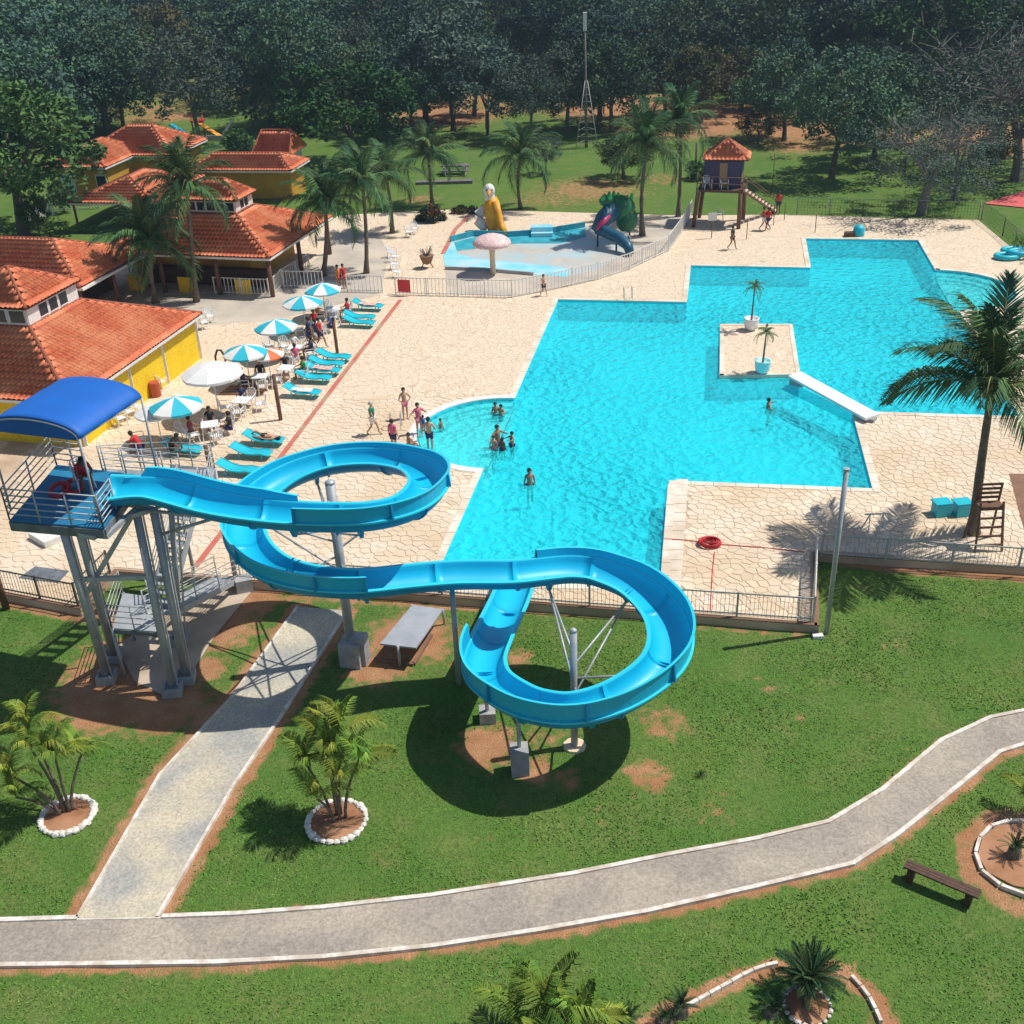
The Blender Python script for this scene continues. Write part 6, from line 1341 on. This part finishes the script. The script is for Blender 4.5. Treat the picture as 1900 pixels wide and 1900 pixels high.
# the wood beyond reads as one mass
rg = np.random.default_rng(5); cs = []; rs = []
for y in np.arange(198, 400, 11):
    for x in np.arange(-240, 230, 8.5):
        cx, cy = x+rg.uniform(-3, 3), y+rg.uniform(-4, 4); px, py = PXY((cx, cy, 8))
        if px < -80 or px > 1980 or py < -120: continue
        h = rg.uniform(9, 15)
        for k in range(15):
            a = rg.uniform(0, 6.28); q = rg.uniform(0, 4.2); cs.append((cx+q*math.cos(a), cy+q*math.sin(a), h-1.2-q*q*.16-rg.uniform(0, 1.5))); rs.append(rg.uniform(.9, 1.7))
cs = np.array(cs); rs = np.array(rs); sel = rg.integers(0, 3, len(cs))
sel = ((cs[:, 0]/23+7).astype(int)*3+(cs[:, 1]/17).astype(int)*5) % 4
V, F = leaf_cloud(rg, cs, rs, 34, .75); mi = np.repeat(sel, 34)
wd = npmesh('distant_wood', V, F, [M['leafA'], M['leafD'], M['leafA'], M['leafC']], kind='stuff', mi=mi); tag(wd, 'dense dark wood filling the background behind the nearer trees', 'wood')
ug = []; ur = []
for _ in range(2600):
    x, y = rg.uniform(-95, 92), rg.uniform(122, 200); px, py = PXY((x, y, 0))
    if px < -40 or px > 1940 or any(a[0]-15 < px < b[0]+15 and a[1]-6 < py < b[1]+4 for a, b in CLEAR): continue
    if y < 132 and rg.random() < .8: continue
    h = rg.uniform(.4, 2.2)
    for k in range(3): ug.append((x+rg.normal(0, .7), y+rg.normal(0, .7), h*rg.uniform(.3, .8))); ur.append(h*.55+.2)
V, F = leaf_cloud(rg, np.array(ug), np.array(ur), 22, .45); V[:, 2] = np.abs(V[:, 2]); mi = np.repeat(rg.integers(0, 4, len(ug)), 22)
tag(npmesh('undergrowth', V, F, [M['leafA'], M['leafD'], M['leafA'], M['leafC']], kind='stuff', mi=mi), 'low dark undergrowth between the trunks of the wood', 'undergrowth')
# bushes and hedges
def bush(px, py, rx, ry, rz_, mat, lab, per=60, nc=24, name='bush', z=0, leaf=.16, mat2=None):
    b = G(px, py, z); rg = np.random.default_rng(int(px)); rt = empty(name, b, lab, 'bush' if name == 'bush' else name)
    c = rg.normal(size=(nc, 3)); c /= np.linalg.norm(c, axis=1)[:, None]; c[:, 2] = np.abs(c[:, 2]); c = c*np.array([rx, ry, rz_])*.72
    V, F = leaf_cloud(rg, c, rg.uniform(.25, .45, nc)*min(rx, rz_*1.4), per, leaf); V[:, 2] = np.abs(V[:, 2])
    npmesh('leaves', V, F, [M[mat]]+([M[mat2]] if mat2 else []), rt, mi=(rg.random(len(F)) < .45).astype(int)*(V.reshape(-1, 4, 3)[:, 0, 0] > -.1) if mat2 else None)
    mb = MB(); [mb.tube([b, b+Vector((random.uniform(-.4, .4)*rx, random.uniform(-.4, .4)*ry, rz_*.7))], [.04, .015], 4) for _ in range(6)]; mb.build('stems', M['bark'], rt)
bush(800, 410, 1.25, 1.0, 1.5, 'leafA', 'red flowering bush at the far left corner of the wading pool', 150, 34, mat2='redflower')
bush(865, 395, 1.6, .6, .7, 'leafC', 'low dry grassy bush left of the bird figure')
bush(442, 278, 1.9, 1.5, 2.4, 'leafB', 'round clipped green bush in front of the playground', 140, 30, leaf=.25)
bush(1845, 300, 2.2, 1.8, 3.2, 'leafC', 'reddish brown bush at the right edge of the wood', 90, 26, leaf=.25)
bush(490, 345, 2.6, 1.4, 1.3, 'leafB', 'green bush behind the lantern roof of the bar', 120, 26, leaf=.22)
bush(1290, 330, 1.2, 1.0, 2.0, 'leafB', 'leafy shrub left of the lookout hut roof', 90, 22)
def hedge(P, h, w, mat, lab):
    rg = np.random.default_rng(3); cs = []
    for a, b in zip(P, P[1:]):
        n = int((b-a).length/.3); cs += [(a.x+(b.x-a.x)*i/n+rg.uniform(-w, w)*.4, a.y+(b.y-a.y)*i/n, h*.55+rg.uniform(-.2, .2)*h) for i in range(n)]
    V, F = leaf_cloud(rg, np.array(cs), np.full(len(cs), h*.5), 60, .14); V[:, 2] = np.maximum(V[:, 2], .02)
    o = npmesh('hedge', V, F, M[mat]); tag(o, lab, 'hedge')
hedge([G(5, 436, 0), G(180, 432, 0)], .8, .6, 'frondy', 'clipped yellow green hedge behind the hall roof at the left')
hedge([G(1893, 462, 0), G(1930, 490, 0)], 1.2, .8, 'frondy', 'bright yellow green hedge at the right edge by the floats')
for (bx_, by_), (tx_, ty_), lab in (((1290, 330), (1300, 265), 'slim brown trunked post palm stump left of the hut'), ((843, 225), (841, 150), 'thin dark lamp pole in the sandy clearing'), ((1120, 215), (1121, 140), 'thin pole right of the mast, left one'), ((1132, 222), (1132, 150), 'thin pole right of the mast, right one'), ((1678, 325), (1678, 285), 'thin pale stake under the bare tree'), ((165, 262), (153, 150), 'pale thin pole behind the yellow house')):
    q = G(bx_, by_, 0); o = cyl('thin_pole', q, (q.x, q.y, ZT(q, ty_)), .09, None, 'bark' if 'pale' not in lab else 'palebark', 7); tag(o, lab, 'pole')
# beach and garden: lawn square by the yellow house and its path
m_ = MB(); poly_sheet(m_, [G(x, y, 0).xy for x, y in ((0, 470), (240, 470), (250, 395), (185, 385), (95, 395), (0, 400))][::-1], [], .006)
o = m_.build('garden_lawn', M['lawn']); tag(o, kind='structure')
"""PEOPLE"""
POSES = {}
def pose_pts(pose):
    s = {'pel': (0, 0, .92), 'bel': (0, 0, 1.07), 'che': (0, .01, 1.27), 'nb': (0, .01, 1.43), 'nk': (0, 0, 1.50), 'hd': (0, -.01, 1.60), 'ht': (0, 0, 1.68)}
    for k, x in (('L', 1), ('R', -1)):
        s.update({'sh'+k: (.17*x, .01, 1.39), 'el'+k: (.23*x, .03, 1.12), 'wr'+k: (.25*x, -.06, .89), 'ha'+k: (.25*x, -.10, .80), 'hi'+k: (.09*x, 0, .88), 'kn'+k: (.10*x, -.02, .48), 'an'+k: (.10*x, .02, .08), 'to'+k: (.11*x, -.15, .035)})
    if pose == 'walk':
        s.update({'knL': (.09, -.18, .50), 'anL': (.09, -.26, .10), 'toL': (.09, -.42, .06), 'knR': (-.09, .05, .48), 'anR': (-.09, .32, .14), 'toR': (-.09, .20, .03), 'elL': (.22, .14, 1.14), 'wrL': (.22, .12, .92), 'haL': (.22, .10, .84), 'elR': (-.22, -.08, 1.14), 'wrR': (-.20, -.24, .95), 'haR': (-.19, -.30, .90)})
    if pose == 'hips':
        s.update({'elL': (.36, .04, 1.14), 'wrL': (.18, -.04, .98), 'haL': (.12, -.08, .95), 'elR': (-.30, -.05, 1.13), 'wrR': (-.2, -.22, 1.05), 'haR': (-.12, -.27, 1.05)})
    if pose == 'arms':
        s.update({'elL': (.30, -.2, 1.30), 'wrL': (.25, -.42, 1.38), 'haL': (.2, -.5, 1.40), 'elR': (-.38, -.02, 1.25), 'wrR': (-.55, -.15, 1.15), 'haR': (-.62, -.2, 1.13)})
    if pose in ('sit', 'sitlean'):
        d = -.46
        for k in list(s):
            if k[:2] not in ('kn', 'an', 'to'): s[k] = (s[k][0], s[k][1]+.05, s[k][2]+d)
        for k, x in (('L', 1), ('R', -1)):
            s.update({'kn'+k: (.13*x, -.42, .48), 'an'+k: (.13*x, -.40, .08), 'to'+k: (.14*x, -.56, .04), 'el'+k: (.25*x, -.10, .70), 'wr'+k: (.2*x, -.32, .66), 'ha'+k: (.16*x, -.38, .66)})
        if pose == 'sitlean':
            for k, f in (('bel', .05), ('che', .18), ('nb', .28), ('nk', .32), ('hd', .38), ('ht', .42), ('shL', .25), ('shR', .25)): s[k] = (s[k][0], s[k][1]-f, s[k][2]-f*.35)
            for k, x in (('L', 1), ('R', -1)): s.update({'el'+k: (.24*x, -.36, .60), 'wr'+k: (.10*x, -.52, .58), 'ha'+k: (.04*x, -.56, .60)})
    if pose == 'lie':
        for k in list(s): x, y, z = s[k]; s[k] = (x*1.1, 0.86-z, .13-y*.6)
        s['knL'] = (.12, .42, .34)
    return s
RAD = {'pel': .13, 'bel': .12, 'che': .145, 'nb': .08, 'nk': .05, 'hd': .098, 'ht': .085, 'sh': .062, 'el': .042, 'wr': .028, 'ha': .036, 'hi': .088, 'kn': .058, 'an': .036, 'to': .034}
def skin(name, pts, edges, rad, root, lv=1):
    me = bpy.data.meshes.new(name); ks = list(pts); me.from_pydata([pts[k] for k in ks], [(ks.index(a), ks.index(b)) for a, b in edges], [])
    bm = bmesh.new(); bm.from_mesh(me); ly = bm.verts.layers.skin.verify(); bm.verts.ensure_lookup_table()
    for i, k in enumerate(ks): r_ = rad(k); bm.verts[i][ly].radius = (r_, r_); bm.verts[i][ly].use_root = (k == root)
    bm.to_mesh(me); bm.free(); o = bpy.data.objects.new(name, me); col.objects.link(o)
    o.modifiers.new('skin', 'SKIN'); m = o.modifiers.new('sub', 'SUBSURF'); m.levels = m.render_levels = lv
    dg = bpy.context.evaluated_depsgraph_get(); dg.update(); em = bpy.data.meshes.new_from_object(o.evaluated_get(dg)); em.name = name
    bpy.data.objects.remove(o); em.materials.clear(); em.materials.append(None); em.polygons.foreach_set('use_smooth', [True]*len(em.polygons)); return em
def lerp3(a, b, t): return tuple(a[i]+(b[i]-a[i])*t for i in range(3))
def get_pose(pose):
    if pose in POSES: return POSES[pose]
    s = pose_pts(pose); E = [('pel', 'bel'), ('bel', 'che'), ('che', 'nb'), ('nb', 'nk'), ('nk', 'hd'), ('hd', 'ht')]
    for k in 'LR': E += [('nb', 'sh'+k), ('sh'+k, 'el'+k), ('el'+k, 'wr'+k), ('wr'+k, 'ha'+k), ('pel', 'hi'+k), ('hi'+k, 'kn'+k), ('kn'+k, 'an'+k), ('an'+k, 'to'+k)]
    body = skin('body', s, E, lambda k: RAD[k if k in RAD else k[:2]], 'pel', 1)
    t = {k: s[k] for k in ('pel', 'bel', 'che', 'nb', 'shL', 'shR')}
    for k in 'LR': t['el'+k] = lerp3(s['sh'+k], s['el'+k], .6)
    shirt = skin('shirt', t, [('pel', 'bel'), ('bel', 'che'), ('che', 'nb')]+[e for k in 'LR' for e in (('nb', 'sh'+k), ('sh'+k, 'el'+k))], lambda k: (RAD[k if k in RAD else k[:2]] if k != 'nb' else .075)*1.14+.004, 'pel', 1)
    t = {'pel': s['pel']}
    for k in 'LR': t['hi'+k] = s['hi'+k]; t['kn'+k] = lerp3(s['hi'+k], s['kn'+k], .62)
    sho = skin('shorts', t, [e for k in 'LR' for e in (('pel', 'hi'+k), ('hi'+k, 'kn'+k))], lambda k: {'pe': .135, 'hi': .105, 'kn': .095}[k[:2]], 'pel', 1)
    t = {'pel': s['pel'], 'hiL': lerp3(s['pel'], s['hiL'], .9), 'hiR': lerp3(s['pel'], s['hiR'], .9)}
    tr = skin('swimwear', t, [('pel', 'hiL'), ('pel', 'hiR')], lambda k: .138 if k == 'pel' else .100, 'pel', 1)
    hd, ht = Vector(s['hd']), Vector(s['ht']); up = (ht-hd).normalized(); mb = MB(); mb.ball((0, 0, 0), (.108, .122, .115), 10)
    off = Vector((0, .02, 0)) if pose != 'lie' else Vector((0, 0, -.02)); mb.v = [tuple(Vector(v)+hd+up*.045+off) for v in mb.v]
    # keep the face clear: hair does not pass the front of the head
    fr = Vector((0, -1, 0)) if pose != 'lie' else Vector((0, 0, 1))
    mb.v = [tuple(Vector(v)-fr*max(0, (Vector(v)-hd).dot(fr)-.05)*1.0 if (Vector(v)-hd).dot(up) < .07 else Vector(v)) for v in mb.v]
    o = mb.build('hair', M['hair'], smooth=True); hair = o.data; bpy.data.objects.remove(o); hair.materials.clear(); hair.materials.append(None)
    POSES[pose] = dict(body=body, shirt=shirt, shorts=sho, swimwear=tr, hair=hair); return POSES[pose]
CM = {}
def cm(c, nm='cloth'):
    if c not in CM: CM[c] = nmat(nm, c, .75)
    return CM[c]
SK = [(.52, .29, .19), (.34, .18, .11), (.15, .075, .045), (.50, .29, .19)]
def person(px, py, pose, face, label, top=None, bot=None, swim=None, sk=0, h=1.68, z=0, hair=(.02, .014, .01), hat=None, loc=None, group='people around the pool'):
    b = loc if loc is not None else G(px, py, z); P = get_pose(pose); rt = empty('person', (b.x, b.y, b.z), label, 'person', group, face); rt.scale = (h/1.7,)*3
    def add(n, me, m):
        o = bpy.data.objects.new(n, me); col.objects.link(o); o.parent = rt; o.material_slots[0].link = 'OBJECT'; o.material_slots[0].material = m
    add('body', P['body'], cm(SK[sk], 'skin')); add('hair', P['hair'], cm(hair, 'hair_colour'))
    if top: add('shirt', P['shirt'], cm(top))
    if bot: add('shorts', P['shorts'], cm(bot))
    if swim: add('swimwear', P['swimwear'], cm(swim))
    return rt
Wt, Rd, Nv, Gn, Pk, Bk, Bl, Or = (.75, .75, .73), (.55, .02, .03), (.02, .03, .12), (.01, .22, .14), (.60, .12, .22), (.02, .02, .022), (.04, .12, .35), (.6, .2, .05)
person(694, 807, 'walk', 1.3, 'person in green shirt and white shorts walking left of the round shallow end', Gn, Wt, sk=0, hair=(.5, .5, .45))
person(753, 778, 'hips', .4, 'dark haired person in pink swimwear standing by the round shallow end', None, None, Pk, 0, 1.62)
person(577, 646, 'walk', -1.4, 'person in navy clothes striding between the umbrellas and the wooden post', Nv, Nv, sk=1, h=1.82)
person(597, 645, 'walk', 1.2, 'person in a red shirt walking just right of the one in navy', Rd, Nv, sk=1, h=1.75)
person(732, 838, 'stand', 2.6, 'person in a pink top half hidden behind the upper slide loop', Pk, Nv, sk=0, h=1.6)
person(762, 838, 'sit', 2.2, 'dark haired child sitting at the edge just behind the slide loop', None, None, Bl, 1, 1.3)
person(779, 809, 'arms', .5, 'adult in pink holding a child at the shallow entry', Pk, None, Pk, 0, 1.66, -.1)
person(787, 806, 'arms', 3.6, 'small child held by the adult in pink', Bl, None, Bl, 0, .95, .35)
person(799, 838, 'hips', 2.9, 'person in dark shorts standing at the shallow step', None, Nv, sk=0, h=1.72, z=-.3)
person(820, 816, 'stand', 1.0, 'child with only head above the shallow water', None, None, Nv, 1, 1.1, -.75)
person(921, 796, 'stand', .4, 'left one of two heads bobbing where the round end meets the pool', None, None, Nv, 1, 1.4, -1.0)
person(931, 800, 'arms', -.4, 'right one of two heads bobbing where the round end meets the pool', None, None, Nv, 1, 1.4, -1.0)
person(925, 852, 'arms', .7, 'bather standing chest high holding a child', None, None, Nv, 1, 1.7, -.75)
person(917, 855, 'stand', -.4, 'child in the water left of the chest high bather', None, None, Pk, 0, 1.25, -.7)
person(934, 856, 'stand', 2.4, 'child in the water right of the chest high bather', None, None, Nv, 2, 1.2, -.7)
person(951, 851, 'arms', -1, 'small bather reaching right of the group in the water', None, None, Nv, 1, 1.35, -.75)
person(984, 934, 'stand', .3, 'lone bather standing waist deep near the slide', None, None, Nv, 1, 1.66, -1.05)
person(1423, 792, 'arms', 1.6, 'swimmer with one arm out below the island', None, None, Nv, 1, 1.5, -1.15)
person(1358, 463, 'walk', .9, 'person in a dark swimsuit walking on the far deck', Bk, None, Bk, 1, 1.62)
person(1416, 427, 'walk', 1.3, 'left one of two red shirted people by the hut stairs', Rd, Wt, sk=1, h=1.68)
person(1424, 428, 'walk', -1.2, 'right one of two red shirted people by the hut stairs', Rd, Nv, sk=2, h=1.66)
person(1443, 398, 'stand', -.4, 'red shirted person standing at the foot of the hut stairs', Rd, Nv, sk=2, h=1.72)
person(1009, 549, 'walk', .7, 'child in dark shorts passing the bend of the picket fence', None, Bk, sk=0, h=1.35)
c = LO[8]; lie = person(0, 0, 'lie', -.24+math.pi/2, 'sunbather in dark swimwear lying on the turquoise lounger', None, None, Bk, 0, 1.62, loc=Vector((c.location.x, c.location.y, .30)))
person(0, 0, 'sitlean', -1.35-.6, 'person in a bright red shirt leaning forward on a chair behind the tower railing', Rd, Nv, sk=2, h=1.78, loc=G(262, 845, 0)+Vector((0, 0, 0)))
person(0, 0, 'sitlean', -1.2+2.6, 'person in black leaning forward on a chair right of the one in bright red', Bk, Bk, sk=2, h=1.75, loc=G(322, 846, 0))
SE = [(0, 0, Rd, Nv, 1, 'in red on the right'), (0, 2, Or, Bk, 0, 'in orange at the left'), (1, 0, Bl, Nv, 0, 'in blue on the right'), (1, 1, Rd, Bk, 1, 'in red at the back'), (1, 3, Nv, Wt, 1, 'in navy at the front'), (2, 0, Nv, Bk, 2, 'in navy on the right'), (2, 3, Pk, Wt, 0, 'in pink at the front'), (2, 1, Wt, Nv, 0, 'in white at the back'), (3, 1, Bk, Bl, 1, 'in black at the back'), (3, 2, Nv, Bk, 2, 'in navy at the left'), (4, 0, (.03, .2, .04), Bk, 1, 'in green with a hat'), (4, 1, Bk, Nv, 1, 'in black at the back'), (5, 1, Bk, Rd, 2, 'in black at the back'), (5, 2, (.3, .05, .06), Bk, 1, 'in dark red on the left'), (5, 0, Bk, Nv, 1, 'in black on the right'), (6, 1, Nv, Bl, 2, 'in navy at the back')]
for t, k, a_, b_, s_, w_ in SE:
    ang = k*math.pi/2+.2; q = TABW[t]+Vector((math.cos(ang)*.85, math.sin(ang)*.85, 0))
    person(0, 0, 'sit', ang-math.pi/2, f'person {w_}, seated at the table '+names[t].replace('second farthest', 'second').replace('the blue umbrella left of the orange one', 'the umbrella by the orange one'), a_, b_, sk=s_, h=1.66, loc=q, group='people sitting at the umbrella tables')
for px, py, lab in ((640, 535, 'person in red swimwear right of the farthest umbrella'), (630, 537, 'person in orange right of the farthest umbrella')):
    person(px, py, 'stand', 1, lab, Rd if 'red' in lab else Or, None, Rd, 1, 1.6)
# guard seated on the slide platform
q = fl.lerp(br, .55)+Vector((-.1, .5, 0)); ch_ = place('chair', make_chair, q, .6, 'white plastic chair on the slide tower platform', 'loose white plastic chairs')
person(0, 0, 'sitlean', .6, 'slide attendant in red sitting on the tower platform', Rd, Rd, sk=2, h=1.7, loc=q+Vector((0, 0, .02)))
for i, dx in enumerate((-.65, -.3)):
    p = q+Vector((dx, -.35+.2*i, .12)); m_ = MB(); m_.tube([(p.x+.28*math.cos(a), p.y+.28*math.sin(a), p.z+.1*math.sin(a)) for a in [2*math.pi*k/12 for k in range(13)]], .07, 7); tag(m_.build('rescue_ring', M['red'], smooth=True), ('red rescue ring leaning at the left of the attendant', 'red rescue ring next to the attendant\'s feet')[i], 'ring')

"""AIR"""
hz_ = MB(); hz_.box((0, 300, 9.9), (870, 640, 26.2)); m = bpy.data.materials.new('haze_air'); m.use_nodes = True; n = m.node_tree.nodes; n.remove(n['Principled BSDF'])
v_ = n.new('ShaderNodeVolumePrincipled'); v_.inputs['Density'].default_value = .00042; v_.inputs['Color'].default_value = (.55, .78, 1, 1); v_.inputs['Anisotropy'].default_value = .3; m.node_tree.links.new(v_.outputs[0], n['Material Output'].inputs['Volume'])
tag(hz_.build('haze', m), kind='stuff')
print('objects', len(bpy.data.objects))
